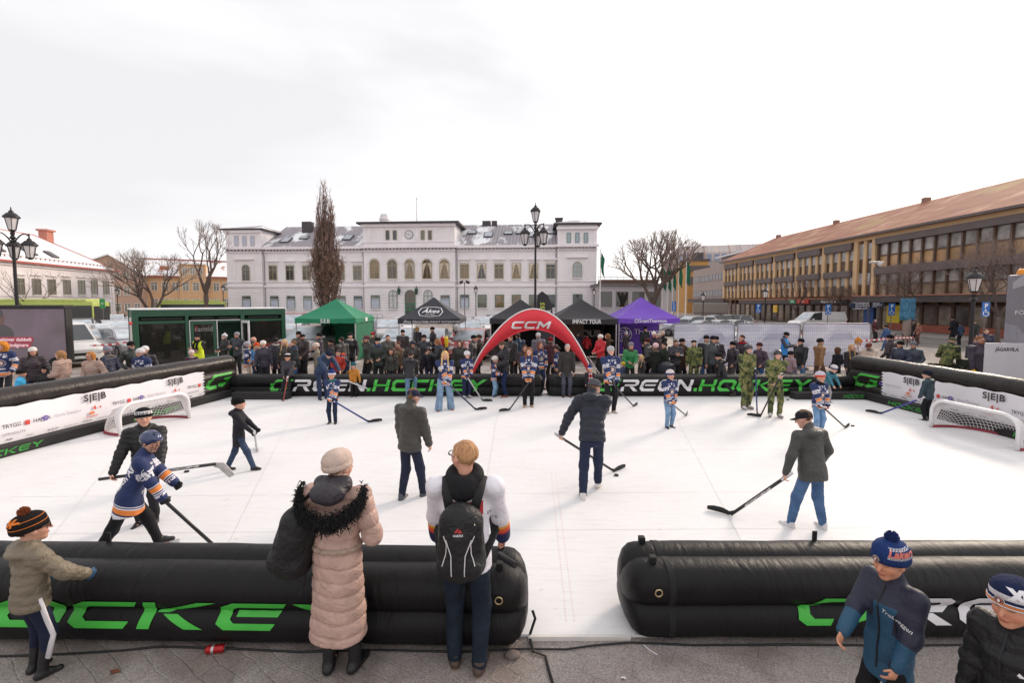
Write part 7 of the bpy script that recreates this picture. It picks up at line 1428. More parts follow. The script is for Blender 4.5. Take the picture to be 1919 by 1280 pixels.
  mb.v = [tuple(v) for v in vs]; o = mb.build('beanie', [m or cloth(col, 'knit'), mc or cloth(cuff or col, 'knit'), cloth(band or col, 'knit')], s.root, smooth=True, fixn=False)
  if pom:
   pb = MB(); c = M @ Vector((0, -slouch * .3, .66 + tall)); R0 = .17 * s.hs; nn = 260 if s.q == 0 else (70 if s.q == 1 else 30); rn = s.rnd; pb.ball(c, R0 * .8, 10)
   for i in range(nn):
    d = Vector((rn.gauss(0, 1), rn.gauss(0, 1), rn.gauss(0, 1))).normalized(); pb.tube([c + d * R0 * .6, c + d * R0 * 1.1], [R0 * .22, R0 * .05], 4)
   pb.build('pompom', cloth(pom, 'knit'), o, fixn=False)
  return o
 def cap(s, col, brim=True):
  M = s.hM() @ Matrix.Translation((0, -.07, 0)) @ Matrix.Rotation(R_(5), 4, 'X'); mb = MB(); mb.lathe([(.385, .06), (.405, .12), (.40, .24), (.355, .36), (.25, .445), (.1, .48), (0, .485)], 24, 0, M, .95, 1.1)
  if brim:
   vs = []; n = 12
   for i in range(n + 1):
    a = math.pi * (.12 + .76 * i / n)
    for r, dz in ((.40, .09), (.66, .02)): vs.append(M @ Vector((math.cos(a) * (.39 if r < .5 else .42), .1 + math.sin(a) * (r if r > .5 else .34), dz + .03 * math.sin(math.pi * i / n))))
   vs2 = [v - M.to_3x3() @ Vector((0, 0, .03)) for v in vs]; N2 = len(vs); fs = [(2 * i, 2 * i + 2, 2 * i + 3, 2 * i + 1) for i in range(n)]; mb.add(vs + vs2, fs + [tuple(q + N2 for q in reversed(f)) for f in fs] + [(2 * i + 1, 2 * i + 3, 2 * i + 3 + N2, 2 * i + 1 + N2) for i in range(n)])
  return mb.build('cap', cloth(col), s.root, smooth=True, fixn=False, auto=50)
 def helmet(s, col, cage=False, trim='101114', sc=1.):
  M = s.hM(sc) @ Matrix.Translation((0, -.06, .02)); f = Field(.010 if s.q == 0 else .014); hs = s.hs * sc; R = s.Rh; H = lambda *p: s.hc + R @ (A3(*p) * hs)
  f.ell(H(0, -.07, .15), A3(.43, .52, .44) * hs, R); f.ell(H(0, .40, -.22), A3(.36, .5, .36) * hs, R, k=.01, op=1); f.cut(H(0, 0, -.24), R @ A3(0, .25, -1)); V, Q = f.mesh(); L_ = (V - s.hc) @ R / hs
  rid = np.abs(np.sin(L_[:, 0] * 16)) ** 4; V = V + vnormals(V, Q) * ((rid * .014 * (L_[:, 2] > .2)) * hs * 1.5)[:, None]; V = relax(V, Q, 1); o = ob_mesh('helmet', V, Q, [mat(col, .25, spec=.6, coat=.4), mat(trim, .5)], s.root, mi=((L_[Q].mean(1)[:, 2] < -.02)).astype(int).tolist())
  vb = MB()
  for x in (-.22, -.08, .08, .22):
   pts = [Vector(H(x, .0 + .32 * math.cos(a), .18 + .445 * math.sin(a))) for a in (.5, .8, 1.1)]; vb.tube(pts, .025 * hs, 4)
  vb.build('vent', mat('0c0c0e', .6), o)
  sb = MB(); sb.tube([Vector(H(x, y, z)) for x, y, z in ((-.35, .02, -.2), (-.25, .16, -.44), (0, .26, -.53), (.25, .16, -.44), (.35, .02, -.2))], .018 * hs, 5, flat=.5); sb.build('chin_strap', STRAP, o)
  if cage:
   cb = MB()
   for x in np.linspace(-.3, .3, 7): cb.tube([Vector(H(x, .50 - abs(x) ** 2 * 1.6, z)) if not t else Vector(H(x * .8, .5 - abs(x) ** 2 * 1.6 - .12, z)) for z, t in ((.14, 0), (-.1, 0), (-.34, 0), (-.5, 1))], .012 * hs, 5)
   for z in (.12, .02, -.09, -.2, -.32, -.42): cb.tube([Vector(H(x, .505 - abs(x) ** 2 * 1.7 - max(-.3 - z, 0) * .5, z)) for x in np.linspace(-.36, .36, 9)], .012 * hs, 5)
   cb.build('face_cage', mat('1d1d20', .35, .6), o)
  return o
 def hair(s, col, style='short', vol=1.):
  f = Field(.010 if s.q == 0 else (.013 if s.q == 1 else .018)); hs = s.hs; R = s.Rh; H = s.HT; k = s.k
  f.ell(H(0, -.095, .15), (A3(.353, .435, .39) if style == 'short' else A3(.375, .44, .40)) * hs, R, k=.02)
  if style in ('bob', 'long', 'curly'):
   for sx_ in (-1, 1): f.cap(H(sx_ * .27, -.08, .05), H(sx_ * .31, -.03, -.42), .14 * hs, .12 * hs, k=.04)
   f.cap(H(0, -.3, .0), H(0, -.30, -.45), .28 * hs, .25 * hs, k=.04)
  if style == 'curly': f.ell(H(0, -.1, -.05), A3(.62, .55, .7) * hs, R, k=.05)
  f.ell(H(0, .40, -.17), A3(.30, .44, .40) * hs, R, k=.015, op=1);
  if style == 'short': f.ell(H(0, .14, -.36), A3(.6, .42, .34) * hs, R, k=.02, op=1); f.cut(H(0, -.4, -.2), R @ A3(0, .12, -1))
  if style == 'long':
   for sx_ in (-1, 1): f.cap(H(sx_ * .32, -.02, -.35), s.T(sx_ * .062, .075, .17), .12 * hs, .12 * hs, (s.Rt @ A3(0, 1, 0), .55), k=.03)
   f.cap(H(0, -.3, -.3), s.T(0, -.105, .2), .24 * hs, .2 * hs, (s.Rt @ A3(0, 1, 0), .45), k=.03)
  if style == 'bun': f.ell(H(0, -.3, .55), A3(.17, .17, .16) * hs, R, k=.02)
  if style == 'pony': f.cap(H(0, -.5, .1), s.T(0, -.10, .22), .1 * hs, .06 * hs, k=.02)
  V, Q = f.mesh(); V = relax(V, Q, 1); N_ = vnormals(V, Q); L_ = (V - s.hc) @ R / hs; a = np.arctan2(L_[:, 0], L_[:, 1]); am = (.036 if style != 'curly' else .09) * hs; V = V + N_ * (am * noise3(np.stack([a * .6, L_[:, 2] * .25, L_[:, 1] * .3], 1), 28, s.seed) + am * .6 * noise3(V, 70 if style == 'curly' else 40, s.seed + 3))[:, None]
  return ob_mesh('hair', V, Q, mat(col, .65, var=.35, scale=26., bump=.8, bscale=60., spec=.3, key='hair', stretch=(2.2, 2.2, .35)), s.root)
 def scarf(s, col, tail=0., stripes=None):
  mb = MB(); k = s.k; c = s.T(0, .0, .325); ring = [Vector(c + s.Rt @ A3(.088 * math.cos(a) * k, .088 * math.sin(a) * k, .012 * math.sin(2 * a) * k)) for a in np.linspace(0, 6.283, 15)]; mb.tube(ring, .036 * k, 8)
  if tail:
   for sx_ in (-1, 1): mb.tube([Vector(s.T(sx_ * .03, .055, .32)), Vector(s.T(sx_ * .035, .105, .24)), Vector(s.T(sx_ * .04, .112, .1)), Vector(s.T(sx_ * .042, .11, .3 - tail))], .04 * k, 8, flat=.4)
  mm_ = cloth(col, 'knit')
  if stripes:
   mm_, t, b = node_mat('striped_scarf'); tcn = nd(t, 'ShaderNodeTexCoord'); wv = nd(t, 'ShaderNodeTexWave', i_Scale=2.6, bands_direction='Z'); t.links.new(tcn.outputs['Object'], wv.inputs['Vector']); t.links.new(ramp(t, wv.outputs['Fac'], [(0, lin(col)), (.45, lin(stripes)), (.8, lin('dcd6d8'))], 'CONSTANT'), b.inputs['Base Color']); b.inputs['Roughness'].default_value = .9
  return mb.build('scarf', mm_, s.root, smooth=True, fixn=False)
 def glasses(s, dark=False, col='1a1719'):
  mb = MB(); H = s.HT; hs = s.hs
  for sx_ in (-1, 1):
   pts = [Vector(H(sx_ * .14 + .105 * math.cos(a), .43, .03 + .075 * math.sin(a))) for a in np.linspace(0, 6.283, 15)]; mb.tube(pts, .014 * hs, 5); mb.tube([Vector(H(sx_ * .245, .42, .05)), Vector(H(sx_ * .34, .2, .05)), Vector(H(sx_ * .36, -.05, .03))], .013 * hs, 5)
   if dark: mb.add([p for p in pts[:-1]], [tuple(range(14))])
  mb.tube([Vector(H(-.035, .44, .05)), Vector(H(.035, .44, .05))], .013 * hs, 5); mb.build('glasses', mat(col, .3), s.root, fixn=False)
def stick(A, Bp, label, shaft='2b292c', tape='d8d4d6', blade='19181a', back=.12, flip=1, name='hockey_stick', word=None, wc=None, bladev=None):
 """shaft from above the top hand A down to the heel Bp, blade lying on the ice"""
 A, Bp = Vector(A), Vector(Bp); d = (Bp - A).normalized(); top = A - d * back; root = empty(name, (Bp.x, Bp.y, 0), 0, label, 'hockey stick', 'ice hockey sticks'); o = Vector((Bp.x, Bp.y, 0)); T_ = lambda p: p - o
 L = (Bp - top).length; mb = MB(); mb.tube([T_(top), T_(top + d * L * .2), T_(Bp - d * .02)], .0155, 8, flat=1.35); mb.build('shaft', mat(shaft, .35, var=.15, scale=9.), root, smooth=True)
 mb = MB(); mb.tube([T_(top - d * .01), T_(top + d * .02)], .021, 8); mb.tube([T_(top + d * .02), T_(top + d * .16)], .0185, 8); mb.build('grip_tape', mat(tape, .8), root)
 hz = Vector((d.x, d.y, 0)); hz = hz.normalized() if hz.length > .05 else Vector((1, 0, 0))
 if bladev is not None: hz = Vector(bladev).normalized()
 n_ = Vector((-hz.y, hz.x, 0)) * flip; mb = MB(); vs = []; m = 7
 for i in range(m + 1):
  u = i / m; c = Bp + hz * .29 * u + n_ * (.035 * u * u) - d * .0; lo, hi = .004 + .012 * u * u, .052 + .03 * min(u * 3, 1) - .022 * max(u - .75, 0) * 4 * .9
  base = Vector((c.x, c.y, max(Bp.z - .02, 0.03)))
  for z, y in ((lo, -.006), (lo, .006), (hi, .006), (hi, -.006)): vs.append(T_(base + n_ * y + Vector((0, 0, z))))
 mb.add(vs, [(i * 4 + j, (i + 1) * 4 + j, (i + 1) * 4 + (j + 1) % 4, i * 4 + (j + 1) % 4) for i in range(m) for j in range(4)] + [(0, 1, 2, 3), (m * 4 + 3, m * 4 + 2, m * 4 + 1, m * 4)]); mb.tube([T_(Bp - d * .1), T_(Bp + hz * .03 + Vector((0, 0, .02 - 0)))], [.015, .02], 8, flat=1.2); mb.build('blade', mat(blade, .6, var=.2, scale=20), root)
 if word:
  vs, fs = text_tris(word, .1, .006, .2); U = -d if d.x < 0 else d; side = Vector((0, -1, .35)); side = (side - d * side.dot(d)).normalized(); Vv = side.cross(U); Vv = Vv if Vv.z > 0 else -Vv; O = T_(top.lerp(Bp, .55)); tb = MB(); side = U.cross(Vv); side = side if side.y < 0 else -side
  tb.add([O + U * v.x * 2. + Vv * v.y * .3 + side * .0225 for v in vs], fs); tb.build('lettering', mat('dcd8da', .5), root, fixn=False)
 return root
from mathutils.bvhtree import BVHTree
def decal(ob_, txt, size, O, U, V, m, name='lettering', bold=0., shear=0., sx=1., mx=.03, polys=None, off=.004):
 me = ob_.data; bv = BVHTree.FromPolygons([v.co for v in me.vertices], [tuple(p.vertices) for p in me.polygons]); O, U, V = Vector(O), Vector(U).normalized(), Vector(V).normalized(); n = U.cross(V).normalized(); mb = MB()
 if polys is None: vs, fs = text_tris(txt, size, bold, shear); T = [[vs[i].xy for i in f] for f in fs]
 else: T = [[Vector(p) * size for p in q] for q in polys]
 for f in T:
  st = [[f[0], f[i], f[i + 1]] for i in range(1, len(f) - 1)]
  while st:
   t = st.pop(); e = max(range(3), key=lambda i: (t[i] - t[(i + 1) % 3]).length); a, b, c = t[e], t[(e + 1) % 3], t[(e + 2) % 3]
   if (a - b).length > mx: q = (a + b) / 2; st += [[a, q, c], [q, b, c]]; continue
   out = []
   for p in t:
    w_ = O + U * p.x * sx + V * p.y; h = bv.ray_cast(w_ + n * .6, -n)
    if h[0] is None: break
    out.append(h[0] + n * off)
   if len(out) == 3: mb.add(out, [(0, 1, 2)])
 return mb.build(name, m, ob_, fixn=False) if mb.v else None
placed = []
def dress(p, jk, tr, hd, sh='1d1b1d', skin=None, **o):
 rn = p.rnd; hp_ = [q.split(':') for q in hd.split('+') if q]; gl = o.get('gl'); p.gl = (1, 1) if isinstance(gl, str) else (0, 0)
 hc = next((q[2] for q in hp_ if q[0] == 'h' and len(q) > 2), rn.choice(['4a3428', '5c4432', '3a2a22', '7a5c40']))
 p.body(skin or rn.choice(['d0a08a', 'cc9c88', 'd6aa98', 'c89680']), hc, p.gl, o.get('beard'), blush=.45)
 ks = jk.split(':'); kind, col = ks[0], ks[1]; op = ks[2:]; kw = {}
 if p.q == 2 and col[0] in '12' and len(col) == 6: j = rn.randint(0, 36); col = ''.join('%02x' % (int(col[i:i + 2], 16) + max(j + rn.randint(-5, 5), 0)) for i in (0, 2, 4))
 if p.q == 2 and not o.get('scarf') and rn.random() < .16: o['scarf'] = rn.choice(['8a8088', 'b9aca4', '5a3a3e', '3a4a6a', '7a6a58'])
 if kind == 'jersey': kw['m'] = jersey(scheme=int(op[0]) if op and op[0].isdigit() else 0)
 if kind == 'camo': kw['m'] = camo(); kind = 'shell'
 for q in op:
  if q == 'hood': kw['hood'] = True
  if q == 'up': kw['hood'] = 'up'
  if q == 'long': kw['hem'] = -.19
  if q == 'mid': kw['hem'] = -.10
  if q.startswith('fur'): kw['fur'] = q[3:]; kw.setdefault('hood', True)
 if kind == 'jersey': kw['hood'] = False
 kw.update(o.get('jkw', {})); p.jk = p.jacket(col, kind, **kw)
 tp = tr.split(':'); p.trousers(tp[0], 'denim' if 'denim' in tp else 'cloth', 1.25 if 'wide' in tp else 1., .03 if 'wide' in tp else 0., m=camo() if 'camo' in tp else None)
 p.shoes(sh, **o.get('shoe', {}))
 for q in hp_:
  if q[0] == 'b': p.beanie(q[1], q[2] if len(q) > 2 and q[2] else None, q[3] if len(q) > 3 else None, band=q[4] if len(q) > 4 else None)
  if q[0] == 'c': p.cap(q[1], len(q) < 3)
  if q[0] == 'm': p.helmet(q[1])
  if q[0] == 'h': p.hair(q[2], q[1])
 if not any(q[0] == 'h' for q in hp_) and 'up' not in op and hp_ and p.q < 2: p.hair(hc, 'short')
 if p.gl[0]: p.gloves(gl)
 if o.get('scarf'): p.scarf(o['scarf'], o.get('tail', 0), o.get('stripes'))
 if o.get('gls'): p.glasses(o['gls'] == 2)
 if o.get('vest'): p.jacket(o['vest'], 'vest', hem=-.07, sleeves=False, puff=.028, collar=False, name='vest', m=mat(o['vest'], .7, var=.08));
 return p
def spot(x, yt, h=None, fy=None, Y=None, ymin=None):
 if fy: g_ = P(x, fy); return Vector((g_.x, g_.y, 0)), PY(x, yt, g_.y).z
 if Y: q = PY(x, yt, Y); return Vector((q.x, q.y, 0)), q.z
 q = P(x, yt, h)
 if ymin and q.y < ymin: q = PY(x, yt, ymin)
 return Vector((q.x, q.y, 0)), q.z
def free(pos, yt, x, r=.42):
 for _ in range(14):
  if all((Vector(pos).xy - q).length > r for q in placed): break
  q = PY(x, yt, pos.y + .12); pos = Vector((q.x, q.y, 0))
 return pos
K = [0]
def man(x, yt, h, face, jk, tr, hd, label, pose='stand', q=2, fy=None, Y=None, ymin='auto', group='crowd of spectators around the rink', hgt=None, **o):
 if ymin == 'auto': ymin = 15.25 if 436 < x < 1592 else (12.0 if x < 436 else 15.4 if x < 1760 else 13.)
 pos, z = spot(x, yt, h, fy, Y, ymin if not fy else None)
 if not fy and not Y: pos = free(pos, yt, x); z = PY(x, yt, pos.y).z
 placed.append(pos.xy.copy()); K[0] += 1; hat = .03 if hd.startswith(('b', 'm')) else .01
 kw = {k: o.pop(k) for k in list(o) if k in ('lh', 'rh', 'lf', 'rf', 'lean', 'hp', 'hy', 'hipz', 'bend', 'twist', 'curl', 'elb', 'toe', 'build')}; kw['boot'] = o.get('shoe', {}).get('boot', 0)
 bd = kw.pop('build', 1.); p = Person(pos, (hgt or z) - hat, face, label, group, q, K[0], bd, pose=pose, **kw); return dress(p, jk, tr, hd, **o)
def player(x, yt, fy, face, jk, tr, hd, label, blade, slabel, up=('r', .10, .16, .52), frac=.38, q=1, shaft='2b292c', tapec='d8d4d6', bl='19181a', group='people playing on the rink', hgt=None, one=False, wd=None, **o):
 g_ = P(x, fy); h = hgt or PY(x, yt, g_.y).z; hf = .13 + .06 * min(max((1.75 - h) / .75, 0), 1); U = h * (1 - hf) / .87; R = Matrix.Rotation(R_(face), 3, 'Z'); A = g_ + R @ Vector((up[1] * U, up[2] * U, up[3] * U)); B = P(*blade, .03); lo = A.lerp(B, frac); l_ = (R.transposed() @ (lo - g_)) / U; a_ = (up[1], up[2], up[3])
 o.setdefault('curl', 1.15); kw = dict(rh=a_, lh=tuple(l_)) if up[0] == 'r' else dict(lh=a_, rh=tuple(l_))
 if one: kw.pop('lh' if up[0] == 'r' else 'rh')
 for k in list(kw):
  if k in o: kw.pop(k)
 o.update(kw); p = man(x, yt, None, face, jk, tr, hd, label, 'stand', q, fy=fy, group=group, hgt=h, **o)
 hd_ = Vector(p.F(p.hd[1 if up[0] == 'r' else 0])); stick(hd_, B, slabel, shaft, tapec, bl, word=wd); return p
BK, NV, CH = '1b1a1e', '222840', '2c2b2f'
for a in (
 (5, 640, 1.8, 200, 'jersey:x', '2a2a30', 'h:curly:d98a2a', 'person with bushy orange curls and navy jersey at the left edge'),
 (36, 690, 1.2, 300, 'puffer:1f8fc4', '2a2a30', 'b:1c1a1c', 'child in bright blue jacket and black beanie by the left wall'),
 (61, 648, 1.74, 215, 'puffer:232126', '2a3550:denim', 'b:e4dedb+h:long:3a261e', 'woman with long dark hair, white beanie and black puffer before the screen'),
 (84, 682, 1.25, 190, 'puffer:1d1c20:up', '26252a', 'b:19181a', 'child in black hood between the white-beanie woman and the blonde'),
 (115, 655, 1.7, 100, 'puffer:b2958a', '3a3530', 'h:bob:a47a52', 'blonde woman in beige puffer jacket facing left by the left wall', 'hold'),
 (173, 657, 1.66, 180, 'puffer:ad9286', '35323a', 'h:bob:b8793f', 'red-haired woman in beige puffer facing the rink'),
 (203, 646, 1.8, 100, 'puffer:35384c', '26252a', 'b:8d8b9a', 'man in navy quilted jacket and grey beanie looking left'),
 (246, 637, 1.82, 250, 'shell:1d1c1f', '232226', 'b:1b191b', 'bearded man in black jacket, dark beanie and sunglasses by the pavilion corner'),
 (271, 646, 1.7, 215, 'shell:222126', '2a2a30', 'b:e6dfdf', 'person in white beanie behind the navy jersey man at the left wall')):
 ex = dict(beard='b9aea6', gls=2) if 'bearded' in a[7] else {}
 if 'red-haired' in a[7]: ex = dict(gls=1)
 man(*a[:8], *(a[8:] or ('pockets',)), **ex)
man(264, 650, 1.78, 180, 'jersey:x', '26252a', 'b:dcd6d8', 'man in navy ice hockey jersey and pale beanie behind the left wall', 'stand', Y=12.6)
man(335, 620, 0, 10, 'shell:26252a', '8a8078', 'b:232226', 'person in lime vest seen through the pavilion window', Y=21.7, vest='8fb02a')
man(371, 624, 0, 180, 'shell:1e1d20', '26252a', 'b:232124', 'steward in bright yellow vest and black scarf in front of the pavilion door', 'fold', Y=17.0, vest='d8e82a', scarf='161517', tail=.2)
man(359, 654, 0, 200, 'puffer:4a2438', '2a2a30', 'b:e8d4d6', 'child in purple jacket and pale pink beanie below the yellow vest', Y=15.6)
man(421, 624, 0, 150, 'puffer:1e1d21', '1e1d21', 'b:d5cfcf:8d8a90:d5cfcf', 'woman in patterned pompom beanie and black puffer in the pavilion doorway', 'hold', Y=18.4)
man(444, 620, 0, 180, 'shell:232531', '1e1d21', 'b:8f8d92', 'man in grey beanie with folded arms in the pavilion doorway', 'fold', Y=18.0)
for a in (
 (462, 638, 1.62, 300, 'jersey:x', 'c9b5a6', 'b:a9a6ae', 'boy in navy jersey with orange stripes and pale trousers right of the left corner'),
 (482, 640, 1.55, 190, 'shell:2a6fb4:hood', '2a3550', 'b:d8532a+h:long:c9a678', 'girl in orange beanie and blue jacket near the pavilion'),
 (474, 630, 1.72, 330, 'puffer:1e1d21:furc0a890', '232226', '', 'person in black jacket with pale fur hood beside the pavilion'),
 (494, 636, 1.7, 200, 'shell:2a292e', '232226', 'b:e5ddd5', 'woman in cream beanie behind the fur-hooded woman'),
 (497, 648, 1.72, 150, 'coat:1f1d20:long:furb07a3c', '1f1d20', 'h:long:b07f50', 'woman with sunglasses, long fair hair and long black fur-hooded coat'),
 (516, 631, 1.72, 10, 'coat:45454d:long', '232226', 'h:bun:1c1718', 'woman in long grey coat with dark hair seen from behind'),
 (533, 634, 1.7, 180, 'shell:1d1c20', '232226', 'h:long:d2ad7c', 'blonde woman in black jacket facing the rink by the pavilion end'),
 (553, 636, 1.8, 120, 'puffer:26262b', '3f5f86:denim', 'h:short:7a5238', 'bearded man in black puffer and blue jeans looking left'),
 (569, 624, 1.82, 150, 'shell:1b1a1d', '1f1e22', 'c:1b1a1d', 'man in black cap and black jacket behind the bearded man'),
 (561, 619, 1.85, 180, 'shell:232226', '1f1e22', 'b:1b1a1d', 'man in black beanie at the left leg of the green tent'),
 (594, 640, 1.72, 115, 'shell:7c7464:long', '3a3a40', 'b:d9c4b8', 'woman in olive parka and pale pink beanie looking left'),
 (600, 622, 1.83, 110, 'shell:1c1b1e', '1f1e22', 'b:19181b', 'man in black beanie and black jacket under the green tent'),
 (621, 633, 1.7, 100, 'shell:22222a', '1f1e22', 'b:1d1c20', 'youth in black beanie looking left under the green tent'),
 (633, 655, 1.4, 200, 'puffer:a83222', '2a2a30', 'h:short:3a2a22', 'person in red puffer crouching behind the orange beanie child'),
 (643, 660, 1.2, 180, 'shell:26304a', '26252a', 'b:d8562c:3a5a9a', 'child in orange beanie and navy jacket behind the far barrier'),
 (641, 630, 1.72, 60, 'puffer:2b2627', '1f1e22', 'h:short:2a1f1c', 'person in dark brown puffer at the green tent table'),
 (655, 621, 1.85, 200, 'shell:1d1d22', '1f1e22', 'b:1d1c20', 'tall man in dark beanie at the green back wall'),
 (689, 627, 1.8, 150, 'shell:26262b', '1f1e22', 'b:6a3a3e:3a3a40', 'man holding a phone to his ear right of the green tent', 'ear'),
 (699, 621, 1.7, 180, 'shell:1d1c20', '1f1e22', 'b:b02a2e:1b1a1d', 'person in red and black beanie behind the phone caller'),
 (709, 630, 1.86, 180, 'shell:1b1a1d', '1a191c', 'b:19181b', 'stout man all in black facing the rink between the two tents'),
 (728, 626, 1.78, 200, 'puffer:2a2624:furb08a62', '1f1e22', 'h:short:221a18', 'dark-haired man with tan fur hood right of the man in black'),
 (754, 616, 1.8, 180, 'shell:1d1c20', '1f1e22', 'b:1a191c', 'man in black beanie at the left leg of the food stall tent'),
 (733, 651, 1.6, 190, 'shell:2a2529', '26252a', 'h:long:3d261c', 'girl with long brown hair left of the glasses wearer'),
 (746, 638, 1.72, 150, 'shell:7a6652', '26252a', 'h:short:5a3020', 'person in khaki jacket and patterned scarf in front of the food stall'),
 (750, 661, 1.3, 190, 'puffer:262c44', '26252a', 'b:2c2a33:8a5a5e', 'child in navy jacket and striped beanie leaning on the far barrier'),
 (772, 637, 1.8, 200, 'puffer:35302e:up', '26252a', 'c:1d2340', 'man in navy cap and hooded brown-black puffer before the food stall'),
 (783, 612, 1.75, 60, 'shell:1b1a1d', '1f1e22', 'h:bob:b58d62', 'blonde woman in black working inside the food stall'),
 (795, 625, 1.8, 175, 'shell:2b2b30', '26252a', 'b:2a282c', 'man in dark waistcoat and beanie facing the rink at the food stall'),
 (811, 611, 1.85, 120, 'shell:19181b', '1f1e22', 'b:171618', 'man in black beanie serving inside the food stall'),
 (823, 633, 1.76, 110, 'shell:1c1b1e', '1f1e22', 'h:bob:96633f', 'person with auburn hair holding a white sheet of paper', 'phone'),
 (804, 648, 1.55, 180, 'shell:1b1b22', '232a48', 'm:17171a', 'child in black helmet holding sticks in front of the food stall'),
 (862, 636, 1.78, 180, 'puffer:1b1a1d:up', '1f1e22', '', 'person with black hood up and black puffer left of the arch'),
 (886, 626, 1.8, 250, 'shell:20202a', '1f1e22', 'b:1a191c', 'man in dark jacket and black beanie beside the left foot of the arch'),
 (898, 625, 1.8, 110, 'coat:4f4a45', '1f1e22', 'b:4a3a30', 'man in grey-brown coat left of the arch')):
 ex = {}; lb = a[7]
 if 'bearded' in lb: ex = dict(beard='6a4632')
 if 'sunglasses' in lb: ex = dict(gls=2)
 if 'glasses wearer' in lb: pass
 if 'khaki' in lb: ex = dict(scarf='8a4a4a', gls=1)
 if 'stout' in lb: ex = dict(build=1.22)
 if 'Crouch' in lb: ex = {}
 man(*a[:8], *(a[8:] or (random.Random(a[0]).choice(['pockets', 'stand', 'hold', 'stand']),)), **ex)
